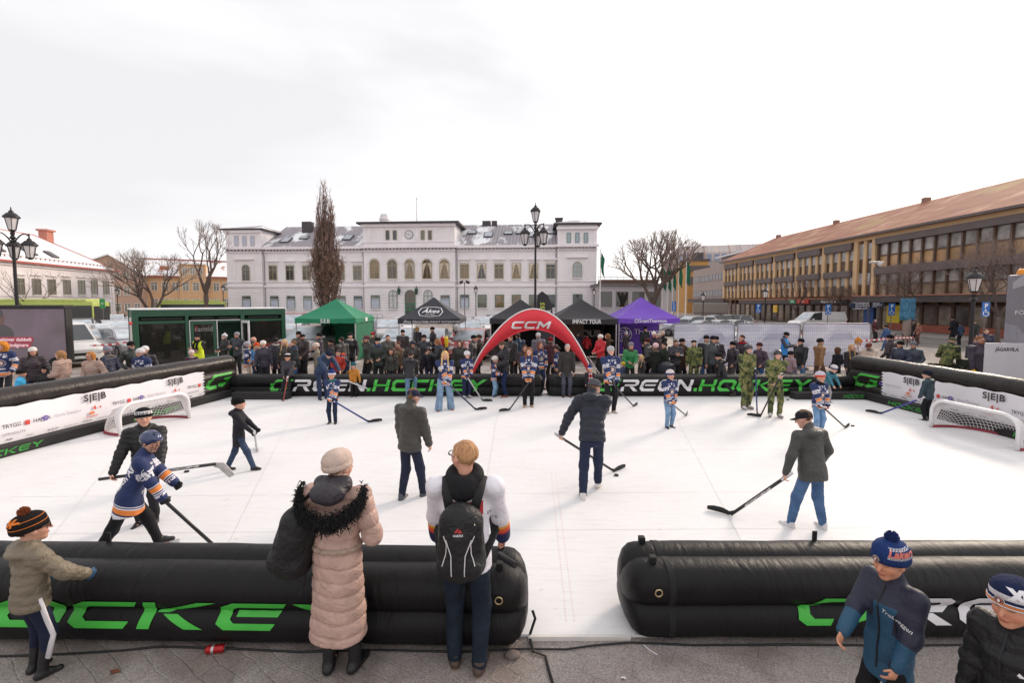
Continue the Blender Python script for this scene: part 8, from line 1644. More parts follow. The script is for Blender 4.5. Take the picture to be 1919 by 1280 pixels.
for a in (
 (928, 628, 1.8, 330, 'shell:1d1c20', '1f1e22', 'b:1b1a1d', 'man in black seen from behind inside the arch, left end'),
 (957, 627, 1.78, 150, 'puffer:222228', '1f1e22', 'h:short:6a4a38', 'man in dark puffer behind the one looking down, inside the arch'),
 (973, 623, 1.82, 30, 'shell:22334f', '1f1e22', 'h:short:3a2a22', 'man in dark blue jacket inside the black tent'),
 (984, 645, 1.68, 190, 'shell:4a332c', '26252a', 'h:long:5a3826', 'woman in brown jacket behind the smiling jersey woman'),
 (1010, 622, 1.78, 10, 'puffer:6b6670', '26252a', 'b:cfc9cb', 'person in grey puffer and pale grey beanie seen from behind under the arch'),
 (1013, 640, 1.68, 200, 'jersey:x', '2a3550', 'h:long:7a3f26', 'red-haired girl in navy jersey behind the smiling jersey woman'),
 (1033, 630, 1.74, 20, 'puffer:43202a', '232226', 'b:7a1f2a', 'person in maroon jacket and red beanie under the arch'),
 (1045, 648, 1.7, 60, 'jersey:x', '26252a', 'h:short:2a201c', 'dark-haired player in navy jersey turned away under the arch'),
 (1085, 621, 1.8, 40, 'shell:3a4058', '26252a', 'b:6b6a78:3a3a48', 'man in plaid navy jacket in the tour tent'),
 (1100, 624, 1.78, 320, 'shell:b0262e', '232226', 'h:short:3a2a22', 'man in red jacket inside the tour tent, left one'),
 (1126, 625, 1.72, 120, 'puffer:c02a34', '2a2a30', 'b:e6dfdd', 'woman in red jacket and white beanie holding a cup', 'hold'),
 (1140, 624, 1.72, 80, 'coat:3a2a26:furx6b4a34', '232226', 'h:bob:7a5638', 'brown-haired woman in fur collar coat right of the red jacket woman'),
 (1181, 639, 1.78, 180, 'shell:2f7a45', '1f1e22', 'b:7d7b80', 'man in green and black ski jacket with grey beanie'),
 (1168, 677, 1.0, 180, 'shell:4a5a78', '26252a', 'b:e6c42a', 'toddler in yellow beanie sitting at the far barrier'),
 (1203, 664, 1.35, 110, 'shell:201e24', '26252a', 'h:long:d8b47e', 'blonde girl in black dotted jacket with pink headband'),
 (1174, 620, 1.75, 30, 'coat:19181b', '1f1e22', 'b:e2dcd8::e2dcd8', 'person in white pompom beanie against the purple back wall'),
 (1209, 611, 1.9, 200, 'coat:19181b:long', '1f1e22', 'b:19181b', 'tall figure in black coat standing at the purple back wall'),
 (1226, 620, 1.74, 180, 'coat:26222a', '1f1e22', 'b:e6dfdc::c8b8b4', 'woman in white beanie under the purple tent'),
 (1236, 623, 1.72, 60, 'coat:1d1c20', '1f1e22', 'h:short:b0a49a', 'grey-haired person left of the bald man under the purple tent'),
 (1243, 619, 1.8, 100, 'coat:1d1c20', '1f1e22', 'h:short:c9b3a4', 'elderly man in black coat under the purple tent corner'),
 (1216, 632, 1.8, 60, 'shell:232226', '1f1e22', 'b:4a1f22:26252a', 'man with grey backpack and dark red beanie before the purple tent'),
 (1229, 641, 1.7, 20, 'coat:19181b', '3a5a86:denim', 'b:e3b8bd', 'woman in pink beanie and black coat seen from behind'),
 (1246, 640, 1.68, 100, 'coat:19181b', '1f1e22', 'h:bun:1f1715', 'woman with dark bun and black coat beside the pink beanie'),
 (1266, 634, 1.78, 170, 'shell:23222a', '1f1e22', 'h:short:5a4a40', 'man reading a leaflet right of the purple tent', 'phone'),
 (1277, 632, 1.7, 200, 'coat:4a2f26:furx5a3826', '1f1e22', 'b:1d1a1c', 'woman in brown fur jacket right of the leaflet reader'),
 (1273, 641, 1.74, 110, 'coat:1d1c21:long', '1f1e22', 'b:7a7a86+h:long:6a4632', 'woman in long black coat and grey beanie pushing a stroller', 'lean'),
 (1302, 635, 1.8, 150, 'camo:x', 'x:camo', 'c:1d1c1a:n', 'soldier in camouflage uniform and dark beret behind the far barrier', 'stand'),
 (1323, 626, 1.84, 170, 'coat:1d1c20', '4a6a96:denim', 'b:1d1c22', 'man in black coat, light scarf and jeans behind the barrier'),
 (1334, 627, 1.86, 200, 'shell:26252a', '1f1e22', 'b:1b1c2a', 'man in navy beanie partly hidden behind others, left of the mesh fence post'),
 (1342, 628, 1.86, 160, 'shell:26252a', '1f1e22', 'b:17171a', 'man in black beanie partly hidden right of the navy beanie'),
 (1336, 635, 1.74, 100, 'shell:6a6c6a', '4a6a96', 'b:4a4548', 'person in grey jacket and dark beanie looking left'),
 (1345, 636, 1.78, 100, 'shell:232a40:mid', '1f1e22', 'b:a9a6a6', 'man in navy parka and light grey beanie looking left'),
 (1374, 638, 1.8, 100, 'puffer:22222a', '4a4446', 'b:17171a', 'man in black puffer and black beanie left of the first soldier'),
 (1393, 626, 1.84, 110, 'coat:232226', '26252a', 'h:short:4a3024', 'brown-haired man in dark coat and red scarf at the mesh fence'),
 (1426, 640, 1.74, 110, 'puffer:4a3a48', '33507a:denim', 'b:4a2a2e', 'woman in plum puffer with blue backpack between the two soldiers'),
 (1471, 620, 1.8, 220, 'shell:26282e', '1f1e22', 'b:1b1a1d', 'steward in blue vest writing at the mesh fence', 'phone'),
 (1482, 656, 1.4, 290, 'puffer:9a8086', '7d6a66', 'b:232028', 'child in dusty pink jacket and dark beanie'),
 (1501, 632, 1.82, 110, 'shell:1f1e22', '5a7ca6:denim', 'b:19181b', 'man in black jacket and light jeans looking left', 'walk'),
 (1537, 632, 1.82, 270, 'shell:8f6a48', '6a5548', 'b:232022', 'man in tan jacket walking right past the fence', 'walk'),
 (1570, 649, 1.62, 20, 'coat:201f22', '19181b', 'h:bob:5a3a2a', 'girl in black coat with brown hair seen from behind'),
 (1595, 644, 1.68, 180, 'shell:232226', '26252a', 'h:long:bd935f', 'blonde woman in black jacket at the far right corner')):
 ex = {}; lb = a[7]
 if 'red scarf' in lb: ex = dict(scarf='a8242a')
 if 'light scarf' in lb: ex = dict(scarf='b9aca4')
 if 'blue vest' in lb: ex = dict(vest='2f86d0', Y=18.6)
 if 'purple back wall' in lb or 'tour tent' in lb: ex = dict(Y=22.6)
 jk = a[4].replace('furx', 'fur'); man(*a[:4], jk, *a[5:8], *(a[8:] or (random.Random(a[0]).choice(['pockets', 'stand', 'hold', 'stand']),)), **ex)
for a in (
 (1608, 632, 1.72, 200, 'shell:d0ccd2', '26252a', 'b:c9822c:c9822c:c9822c+h:long:b88a58', 'woman in orange pompom beanie and patterned jumper'),
 (1631, 640, 1.8, 110, 'coat:c4b0a0', '26252a', 'c:6a3a30', 'bearded man in beige teddy jacket looking at his phone', 'phone'),
 (1671, 625, 1.84, 20, 'shell:3d3338:mid', '8a7a70', 'b:1a191c', 'man in dark brown jacket seen from behind on the right'),
 (1688, 637, 1.8, 110, 'puffer:232a40', '26252a', 'b:19181b', 'man in navy jacket and black beanie looking left on the right'),
 (1713, 638, 1.8, 130, 'puffer:23283c', '26252a', 'b:77767e', 'man in navy quilted jacket and grey beanie at the right wall')): man(*a[:8], *(a[8:] or ('pockets',)), **(dict(beard='4a3428') if 'bearded' in a[7] else {}))
man(1778, 624, 0, 290, 'camo:x:mid', 'x:camo', 'c:4a5034', 'soldier in camouflage and field cap bending over the draped table', 'hold', Y=14.8, lean=14, hgt=1.86)
man(1838, 628, 0, 175, 'shell:22222c:mid', '1d1c20', 'h:short:8a5a3a', 'bearded man in dark jacket with yellow gloves beside the white sign', 'point', Y=13.6, beard='7a4e32', gls=1, gl='d8a81e', rh=(.14, .03, .44), lh=(-.2, .25, .66))
man(1829, 631, 0, 190, 'shell:3a4058', '1d1c20', 'h:short:4a3428', 'man half hidden behind the yellow-gloved man', Y=15.6)
for a in ((1662, 608, 27, 20, 'shell:34507e', '3f5f8a:denim', 'b:1d1c20', 'man in blue jacket with black backpack walking away on the square'), (1640, 597, 33, 200, 'shell:4a2228', '26252a', 'h:short:2a201c', 'person in maroon hoodie by the yellow poster'), (1714, 600, 33, 90, 'shell:232226', '1f1e22', 'h:short:4a3428', 'walker in black right of the wrapped pillar'), (1722, 604, 32, 90, 'shell:8a5a4c', '6a4a44', 'h:bob:7a5a40', 'child in brown coat right of the wrapped pillar'), (1789, 593, 31, 10, 'coat:19181b', '1d1c20', 'b:19181b', 'tall person in black looking into the shop window'), (1801, 605, 31, 10, 'puffer:2b3454', '26252a', 'h:short:2a201c', 'child in navy jacket beside the tall shop window viewer'), (1829, 600, 29, 90, 'shell:232226', '1f1e22', 'h:short:5a4032', 'walker in black behind the right lamp post'), (1849, 615, 20, 150, 'shell:262a3c', '1f1e22', 'h:short:6a4a38', 'seated-looking man in navy jacket near the trailer'), (180, 640, 24, 180, 'shell:35323a', '232226', 'b:5a5560', 'person between the parked cars left of the pavilion')): man(a[0], a[1], 0, a[3], *a[4:8], 'walk' if 'walk' in a[7] else 'pockets', Y=a[2], group='pedestrians on the square')
man(540, 669, 0, 190, 'puffer:35333a', '1f1e22', 'b:d8d2d4:1b1a1d:2a282c:1b1a1d', 'boy sitting on the far left barrier in dark puffer and striped beanie', 'hold', q=1, Y=14.05, hgt=1.45, hipz=.47, lf=(-.07, .33, .06), rf=(.07, .33, .06), lh=(-.06, .2, .50), rh=(.05, .2, .47), group='people playing on the rink')
stick(P(538, 712, .75), P(531, 752, .03), 'red and white junior stick held by the sitting boy', 'b23a38')
man(606, 664, 0, 230, 'shell:2a3b58:hood', '2b3450', 'b:1f2438', 'man in navy jacket bending down to a child at the far barrier', 'lean', q=1, fy=750, lean=42, hgt=1.78, hp=-20, lh=(-.1, .42, .50), rh=(.1, .42, .50), group='people playing on the rink')
man(609, 678, 0, 180, 'shell:1d1d26', '1d1d26', 'b:c8303a:e0dadc:c8303a', 'small child in red and white pompom beanie held by the bending man', 'stand', q=1, fy=741, group='people playing on the rink')
player(624, 690, 795, 185, 'jersey:1', '1f2940', 'b:26386e:d4d2de:26386e', 'boy in navy jersey with red and white sleeve stripes and blue pompom beanie', (693, 792), 'blue stick held by the boy in red-striped jersey', ('l', -.06, .15, .45), .25, shaft='2a3a7a', gl='17161a', scarf='2f6a6e')
player(664, 677, 745, 190, 'shell:b87828', '1d1c1e', 'b:1f5a66', 'small child in mustard jacket and teal beanie with a stick', (722, 741), 'white junior stick of the mustard jacket child', ('r', .05, .15, .46), .3, shaft='cfcaca')
man(769, 660, 0, 5, 'puffer:2a282c:hood', '64809c:denim', 'h:short:2a2220', 'boy in dark puffer and jeans climbing over the far barrier, seen from behind', 'lean', q=1, fy=750, lean=12, hgt=1.5, rf=(.08, .16, .12), group='people playing on the rink')
player(833, 655, 770, 195, 'jersey:0', '7b93ae:denim:wide', 'h:long:d9b27a', 'laughing blonde girl in navy and orange jersey and wide jeans', (893, 769), 'dark blue stick held by the blonde girl', ('l', -.05, .15, .43), .2, sh='8a5a3c', lf=(-.11, 0, 0), rf=(.10, .04, 0), shaft='232a4a', lean=6)
player(874, 655, 748, 210, 'jersey:1', '222a48', 'm:dcd8da', 'player in white helmet, red-striped navy jersey and ice skates', (905, 752), 'white and black stick of the white-helmeted player', ('r', .05, .17, .48), .25, sh='d2ced0', shoe=dict(blade=True), shaft='bdb8ba', gl='2a2440')
man(926, 665, 0, 260, 'jersey:0', '7d9dbb:denim', 'b:d8cfc8', 'girl in navy jersey, light jeans and skates beside the man looking down', 'hold', q=1, fy=746, sh='26252a', shoe=dict(blade=True), group='people playing on the rink')
man(946, 636, 0, 110, 'puffer:26242a:hood', '1f2a4a:denim', 'h:short:5a4234', 'man in black puffer and brown shoes looking down at the skating girl', 'phone', q=1, fy=745, sh='8a4a2c', hp=-30, lh=(-.1, .16, .58), rh=(.05, .2, .56), group='people playing on the rink')
player(990, 649, 764, 180, 'jersey:0', '19181b', 'h:long:8a5836', 'smiling woman with long brown hair, navy jersey and black trousers', (953, 770), 'dark stick held by the smiling woman', ('l', -.02, .15, .43), .15, sh='a88a6c', gl='d88a4a')
man(1061, 643, 0, 185, 'coat:3a3634:long', '4a4a58', 'h:short:b5b0b0', 'grey-haired man in long olive coat at the rink entrance', 'stand', q=1, fy=745, sh='4a2f26', beard='c9b3a8', group='people playing on the rink', jkw=dict(hem=-.13))
man(1104, 683, 0, 190, 'shell:1f1d22', '26252a', 'b:2c3a70:d8d2d6:2c3a70', 'small child in blue pompom beanie with long red and black scarf', 'stand', q=1, fy=748, scarf='c8382f', tail=.28, stripes='1d1b1e', group='people playing on the rink')
player(1143, 646, 775, 190, 'jersey:0', '1d1c20', 'b:b4b1b4', 'man in navy and orange jersey and grey beanie right of the arch', (1188, 762), 'black and white stick of the grey beanie man', ('r', .02, .15, .43), .2, sh='b5a898', gl='1d1c20')
player(1253, 690, 803, 195, 'jersey:0', '7795b5:denim', 'b:d9cdd0:2a3a70', 'child in navy and orange jersey, jeans and blue cuffed beanie', (1286, 779), 'black stick of the child in blue cuffed beanie', ('r', .04, .14, .43), .22, gl='d88a4a')
man(1353, 664, 0, 60, 'shell:211f24:hood', '2b2930', 'b:19181b', 'boy in black running left along the far barrier', 'walk', q=1, fy=743, lean=14, hgt=1.42, lf=(-.05, -.25, .06), rf=(.05, .22, 0), sh='3a2620', group='people playing on the rink')
player(1396, 642, 768, 190, 'camo:x:mid', 'x:camo', 'm:232126', 'soldier in camouflage and black helmet on skates, left of the pair', (1419, 778), 'blue stick of the left soldier', ('r', .0, .14, .60), .3, sh='cfcacb', shoe=dict(blade=True), gl='1b1a1c', shaft='2f3a7a')
player(1451, 652, 783, 165, 'camo:x:mid', 'x:camo', 'm:1f1e22', 'soldier in camouflage and black helmet on skates, right of the pair', (1424, 782), 'black stick of the right soldier', ('r', .02, .14, .62), .25, sh='cfcacb', shoe=dict(blade=True), shaft='1d1c1f')
player(1531, 693, 815, 190, 'jersey:0', '6f90b4:denim', 'b:c9c4d2:d8482a', 'boy in navy and orange jersey with bright orange headband beanie', (1585, 802), 'dark stick of the boy with the orange headband', ('r', .02, .14, .43), .22, scarf='1b1a1c')
man(1550, 685, 0, 200, 'shell:3a7486', 'a9a3a4', 'b:d2ccd4:2c3562', 'child in teal jacket, grey trousers and striped beanie leaning forward', 'lean', q=1, fy=756, lean=22, hgt=1.22, scarf='1b1a1e', group='people playing on the rink')
player(1737, 691, 790, 20, 'shell:2f4048:hood', '1d1c20', 'b:1b1d2a', 'boy in dark green-blue jacket seen from behind at the right banner', (1648, 776), 'blue stick held low by the boy at the right banner', ('l', -.17, .06, .46), .3, shaft='3a3f8a', one=True, sh='232126')
man(770, 723, 0, -28, 'puffer:45423f:hood', '23273a', 'c:20233c', 'boy in dark grey puffer, navy cap and navy trousers seen from behind', q=1, fy=938, hgt=1.71, jkw=dict(quilt=.1, flare=.035), lh=(-.13, .05, .46), rh=(.125, .12, .455), lf=(-.06, -.05, 0), rf=(.06, .1, 0), sh='4c5058', shoe=dict(sole='a89a84'), group='people playing on the rink', hp=-12, hy=-20, build=1.06)
player(1108, 712, 928, -8, 'puffer:272a36', '262d44', 'b:57555c', 'man in navy puffer and grey beanie leaning over his stick, seen from behind', (1152, 884), 'black stick of the leaning man in navy puffer', ('l', -.25, .10, .49), .42, hgt=1.86, lean=20, bend=-4, sh='d9d4cf', shoe=dict(sole='b5aa98'), lf=(-.07, -.12, 0), rf=(.06, .12, 0), jkw=dict(hood=True, quilt=.105, hem=-.05), scarf='8b8c96', twist=-12, hp=-20, hy=-25, elb=1.2, build=1.06)
player(450, 740, 885, -70, 'coat:232229:hood', '37445a:denim', 'b:151416', 'boy in dark coat, black beanie and rolled jeans striding right', (482, 846), 'silver stick of the boy in dark coat', ('r', .03, .20, .50), .2, jkw=dict(hem=-.15), lf=(-.05, -.16, .02), rf=(.05, .18, 0), shaft='a8a6aa', gl='17161a', lh=(-.05, .28, .47))
pb_ = man(268, 762, 0, 200, 'puffer:1f1e1f:hood', '26252a', 'b:16191c:16191c::dcd8da', 'boy in black puffer and black and white beanie holding a stick level', q=1, Y=5.9, hgt=1.6, lh=(-.16, .19, .535), rh=(.19, .12, .49), curl=1.15, hy=25, group='people playing on the rink')
c0, c1 = Vector(pb_.F(pb_.hd[1])), Vector(pb_.F(pb_.hd[0]));
u = (c1 - c0).normalized(); a_ = c0 - u * .14; b_ = a_ + u * 1.38
sr = empty('hockey_stick', a_, 0, 'dark stick with white letters held level by the boy in black puffer', 'hockey stick', 'ice hockey sticks'); d = (b_ - a_); mb = MB(); mb.tube([(0, 0, 0), d], .0155, 8, flat=1.35); mb.build('shaft', mat('2c2a2c', .35, var=.15, scale=9.), sr, smooth=True)
mb = MB(); u = d.normalized(); mb.prism([d - u * .01 + Vector((0, 0, .02)), d + u * .1 + Vector((0, 0, .0)), d + u * .24 + Vector((0, -.02, -.17)), d + u * .17 + Vector((0, -.02, -.2)), d + u * .03 + Vector((0, 0, -.06)), d - u * .03 + Vector((0, 0, -.035))], (0, .012, 0)); mb.build('blade', mat('b9b4b2', .6, var=.2, scale=20), sr)
mb = MB(); vs, fs = text_tris('CCM', .1, .006, .2); O = d * .70; mb.add([O + u * v.x * 1.9 + Vector((0, -.018, .005 + v.y * .3)) for v in vs], fs); mb.build('lettering', mat('dcd8da', .5), sr, fixn=False)
decal(pb_.root.children[[c.name.split('.')[0] for c in pb_.root.children].index('beanie')], 'RHULT', .055, pb_.HT(0, .3, .30), pb_.Rh @ A3(-1, 0, 0), pb_.Rh @ A3(0, 0, 1), mat('1b1a1d', .8))
pp = man(247, 816, 0, 292, 'jersey:0', '1d1c1f', 'm:26345e', 'player in navy helmet with cage and navy and orange jersey lunging right', q=0, Y=5.05, hgt=1.54, lean=19, hp=4, hy=-38, lf=(-.10, .12, 0), rf=(.08, -.26, .03), rh=(.07, .21, .45), lh=(-.05, .27, .52), gl='18171a', curl=1.0, jkw=dict(hem=-.13, flare=.05, wide=1.08, puff=.024), group='people playing on the rink', shoe=dict(blade=True), twist=10)
HB = [c for c in pp.root.children if c.name.startswith('helmet')][0]; bpy.data.objects.remove(HB) if False else None
cb = MB(); H_ = pp.HT; hs = pp.hs
for x in np.linspace(-.3, .3, 6): cb.tube([Vector(H_(x, .54 - x * x * 1.6, z)) for z in (.12, -.1, -.3)] + [Vector(H_(x * .8, .42 - x * x, -.5))], .011 * hs, 5)
for z in (.1, -.02, -.14, -.26, -.38): cb.tube([Vector(H_(x, .545 - x * x * 1.7 - max(-.25 - z, 0) * .5, z)) for x in np.linspace(-.38, .38, 9)], .011 * hs, 5)
cb.build('face_cage', mat('2a292c', .35, .6), HB)
c0 = Vector(pp.F(pp.hd[1])); hb = P(422, 1042, .03); stick(c0, hb, 'black stick of the helmeted player reaching behind the near barrier', tape='2a282b', back=.05)
decal(pp.jk, 'Hisstech AB', .10, pp.T(.04, -.12, .09), pp.Rt @ A3(.35, 0, 1), pp.Rt @ A3(-1, 0, .35), TW, bold=.003)
decal(pp.jk, 'Liljas', .06, pp.sho[1] * .45 + pp.el[1] * .55, unit(pp.el[1] - pp.sho[1]), pp.Rt @ A3(0, .3, 1), TW)
player(1515, 780, 995, 12, 'shell:484846:hood', '4f6c92:denim', 'c:222126', 'man in dark grey jacket, black cap and jeans with a long stick, seen from behind', (1368, 966), 'long black stick with white letters held to the left', ('l', -.24, .02, .44), .12, hgt=1.6, one=True, lean=7, sh='d6d2d2', shoe=dict(sole='c9c4c2'), lf=(-.12, .06, 0), rf=(.12, -.02, 0), rh=(.2, .1, .52), jkw=dict(hem=-.075, wide=1.12), wd='CCM', hy=30, hp=-14, elb=1.4, build=1.08)
FG_ = 'spectators in front of the near barriers'
b0 = man(48, 962, 0, -22, 'puffer:776c5c:hood', '1a2036', 'b:1b1718:1b1718:8a4a2c', 'boy in olive puffer and orange and black pompom beanie leaning on the left barrier', q=0, Y=3.42, hgt=1.34, gl='24486a', lh=(-.16, .14, .56), rh=(.15, .21, .58), elb=1.7, sh='19181a', shoe=dict(boot=.22, kind='boot'), group=FG_, jkw=dict(quilt=.085, puff=.034), curl=.5, hy=-18, hp=4, build=1.1)
bn = None; bn = [c for c in b0.root.children if c.name.startswith('beanie')][0]; ORM = mat('d8762a', .9); H_ = b0.HT
decal(bn, 'MOHB', .075, H_(.12, -.3, .36), b0.Rh @ A3(1, .0, .25), b0.Rh @ A3(-.25, .1, 1), ORM, bold=.004)
mb = MB()
for z, r in ((.22, .432), (.42, .392)): mb.tube([b0.bM @ Vector((r * .935 * math.cos(a), r * 1.105 * math.sin(a), z)) for a in np.linspace(0, 6.283, 31)], .012 * b0.hs, 5)
mb.build('knit_stripe', ORM, bn); b0.glasses(True)
mb = MB(); pts = [b0.hip[1] + A3(.088, 0, .06) * b0.k, b0.hip[1] * .5 + b0.kn[1] * .5 + A3(.089, 0, 0) * b0.k, b0.kn[1] + A3(.078, 0, 0) * b0.k, b0.kn[1] * .4 + b0.an[1] * .6 + A3(.068, 0, 0) * b0.k]; mb.tube([Vector(p) for p in pts], .032, 8, flat=.5); mb.build('side_stripe', mat('d5d0d4', .8), b0.root, smooth=True)
w0 = man(628, 842, 0, -6, 'coat:b9998d:long', '1a181b', 'b:cdb6aa+h:short:8a6a52', 'woman in long beige quilted coat with black fur hood and pale beanie, from behind', 'pockets', q=0, Y=3.45, hgt=1.83, hy=-28, sh='151416', shoe=dict(boot=.16), group=FG_, rh=(.10, .13, .58), lh=(-.12, .08, .50), jkw=dict(hem=-.33, flare=.035, puff=.022, m=cloth('b9998d', 'shell'), quilt=.1), build=1.04)
def quilt_lines(p, jk, zs, col, r=.004):
 me = jk.data; V = np.array([v.co[:] for v in me.vertices]); N_ = np.array([v.normal[:] for v in me.vertices]); d, ta, arm = p.attrs(V)
 q = np.abs(((d[:, 2] + .012 * np.sin(d[:, 0] * 14)) / zs) % 1 - .5) * 2; q2 = np.abs((ta * 5.5) % 1 - .5) * 2; g = np.where(arm > .5, q2, q); V = V - N_ * (np.clip((g - .80) / .2, 0, 1) ** 1.3 * .016)[:, None] + N_ * (.006 * (1 - g ** 2) + .0045 * noise3(V * np.array([1, 1, .25]), 75, 9) * (.3 + g) + .004 * noise3(V, 28, 12))[:, None]
 V = relax(V, np.array([q.vertices[:] for q in me.polygons]), 1); me.vertices.foreach_set('co', V.ravel()); me.update()
quilt_lines(w0, w0.jk, .105, 'x')
mb = MB(); f = Field(.010);
for i in range(14):
 a = 6.283 * i / 14; f.cap(w0.T(.099 * math.cos(a), .075 * math.sin(a), .075), w0.T(.099 * math.cos(a + .45), .075 * math.sin(a + .45), .075), .02, k=.02)
V, Q = f.mesh(); ob_mesh('belt', V, Q, mat('a38c7e', .6, bump=.6, bscale=60., stretch=(1, 1, .1)), w0.jk)
f = Field(.010); f.ell(w0.T(0, -.085, .325), A3(.135, .065, .085) * 1.0, w0.Rt); f.cap(w0.T(-.05, -.03, .352), w0.T(.05, -.03, .352), .06, k=.05); V, Q = f.mesh(); V = V + vnormals(V, Q) * (.007 * noise3(V, 25, 3))[:, None]; hd_ = ob_mesh('hood', V, Q, cloth('3a363c', 'shell'), w0.jk)
fb = MB(); rn = random.Random(5)
for i in range(4200):
 a = rn.uniform(-1.75, 1.75); c0 = w0.T(.135 * math.sin(a) + rn.gauss(0, .004), -.045 - .085 * math.cos(a * .95) + rn.gauss(0, .008), .285 - .065 * math.cos(a) + .015 * abs(a) + rn.gauss(0, .018)); dv = unit(A3(math.sin(a) * .7 + rn.gauss(0, .6), -.7 * math.cos(a) + rn.gauss(0, .6), rn.gauss(-.1, .7))); l_ = rn.uniform(.02, .05); fb.tube([Vector(c0), Vector(c0 + dv * l_ * .6), Vector(c0 + dv * l_ + A3(0, 0, -.012))], [.0045, .003, .0006], 3)
fb.build('fur_trim', mat('141214', .95, var=.3, scale=30), w0.jk, fixn=False)
def pack(p, cx, cy, cz, w_, h_, d_, label, tilt=0., fancy=False, strap_sh=(0, 1)):
 R = np.array((Matrix.Rotation(tilt, 3, 'Y')).to_3x3()) ; f = Field(.010); C0 = A3(cx, cy, cz); X = lambda x, y, z: C0 + R @ A3(x, y, z); r = d_ * .42
 for sx_ in (-1, 1): f.cap(X(sx_ * (w_ / 2 - r), 0, -h_ / 2 + r), X(sx_ * (w_ / 2 - r) * .8, 0, h_ / 2 - r), r, r * .95, k=.12)
 f.cap(X(0, -.01, -h_ / 2 + r), X(0, 0, h_ / 2 - r * .8), r * 1.12, r * 1.02, k=.1); f.cap(X(-w_ * .22, -d_ * .34, -h_ * .28), X(w_ * .22, -d_ * .34, -h_ * .28), r * .75, k=.04); f.cap(X(0, -d_ * .36, -h_ * .22), X(0, -d_ * .34, h_ * .12), r * .78, k=.05)
 V, Q = f.mesh(); V = relax(V, Q, 1); V = V + vnormals(V, Q) * (.006 * noise3(V, 22, 8))[:, None]; o = ob_mesh('backpack', V, Q, cloth('18171a', 'shell')); o.location = p.pos; o.rotation_euler = (0, 0, p.face); tag(o, label, 'backpack')
 mb = MB(); mb.tube([Vector(X(-.05, .02, h_ / 2 - .03)), Vector(X(-.03, -.03, h_ / 2 + .03)), Vector(X(.03, -.03, h_ / 2 + .03)), Vector(X(.05, .02, h_ / 2 - .03))], .012, 8); mb.build('handle', STRAP, o, smooth=True)
 for i in strap_sh:
  sx_ = -1 if i == 0 else 1; mb = MB(); s0 = p.sho[i]; a = X(sx_ * w_ * .25, d_ * .2, h_ * .42); top = A3(s0[0] * .62, s0[1] - .02, s0[2] + .085 * p.k); mb.tube([Vector(v) for v in (a, a * .35 + A3(top[0], top[1] - .10, top[2] - .01) * .65, top, top + A3(sx_ * .03, .12, -.06), p.T(sx_ * .095, .13, .14), p.T(sx_ * .12, .02, .08), X(sx_ * w_ * .42, d_ * .2, -h_ * .3))], .036, 10, flat=.32); mb.build('shoulder_strap', STRAP, o, smooth=True)
 if fancy:
  me = o.data; bv = BVHTree.FromPolygons([v.co for v in me.vertices], [tuple(q.vertices) for q in me.polygons]); mb = MB()
  for pts in (((-.115, -.10), (-.09, -.02), (-.085, .05), (-.11, .10)), ((.115, -.10), (.09, -.02), (.085, .05), (.11, .10)), ((-.045, -.16), (-.05, -.02), (-.09, .08)), ((.045, -.16), (.05, -.02), (.09, .08))):
   L_ = []
   for i in range(len(pts) - 1):
    for t in np.linspace(0, 1, 5): q = X(pts[i][0] * (1 - t) + pts[i + 1][0] * t, 0, pts[i][1] * (1 - t) + pts[i + 1][1] * t); h = bv.ray_cast(Vector(q + A3(0, -.6, 0)), Vector((0, 1, 0))); L_ += [h[0] + Vector((0, -.003, 0))] if h[0] else []
   if len(L_) > 2: mb.tube(L_, .0038, 5)
  mb.tube([Vector(X(x, -d_ * .28 - .02, z)) for x, z in ((-.09, h_ * .34), (-.05, h_ * .43), (.05, h_ * .43), (.09, h_ * .34))], .005, 5); mb.build('piping', mat('cfcacc', .5), o)
  decal(o, '', .04, X(0, 0, .14), (1, 0, 0), (0, 0, 1), mat('b0242c', .5), 'logo', polys=[[(-.7, 0), (-.1, .8), (.05, .55), (-.3, 0)], [(-.15, 0), (.25, .6), (.75, 0)]]); decal(o, 'asaklitt', .025, X(0, 0, .125), (1, 0, 0), (0, 0, 1), TW)
  mb = MB(); mb.tube([Vector(X(.10, -d_ * .3, .2)), Vector(X(.11, -d_ * .38, .17))], .006, 6); mb.build('zip_puller', mat('cbb8a0', .3, .6), o)
 else:
  mb = MB()
  for i_ in range(3): mb.tube([Vector(X(-.02 + .02 * i_, -d_ * .5, h_ * .3 - .02 * i_)), Vector(X(.01 + .02 * i_, -d_ * .52, h_ * .26 - .02 * i_))], .006, 6)
  mb.build('zip_puller', mat('77747a', .4, .5), o); mb = MB(); mb.tube([Vector(X(w_ * .4, 0, -h_ * .38)), Vector(X(w_ * .5, -.02, -h_ * .48)), Vector(X(w_ * .48, -.02, -h_ * .8))], .008, 6); mb.build('strap_end', STRAP, o)
 return o
pack(w0, -.31, -.06, 1.09, .32, .50, .23, 'black backpack hanging from the shoulder of the woman in the beige coat', R_(16), False, (0,))
g0 = man(872, 820, 0, -2, 'jersey:x:2', '1e2632:denim', 'h:short:bf9068', 'ginger man with glasses, white hockey jersey and dark jeans, from behind', q=0, Y=3.47, hgt=1.905, hy=52, hp=4, gls=1, sh='4a3a32', shoe=dict(sole='8a6a4c'), group=FG_, rh=(.15, .17, .47), lh=(-.15, .17, .47), jkw=dict(hem=-.055, puff=.016, collar=False), build=1.1, skin='d39c86')
f = Field(.010)
for i in range(16): a = 6.283 * i / 16; b = a + .4; f.cap(g0.T(.052 * math.cos(a), -.005 + .05 * math.sin(a), .335 + .012 * math.sin(a)), g0.T(.052 * math.cos(b), -.005 + .05 * math.sin(b), .335 + .012 * math.sin(b)), .043, k=.03)
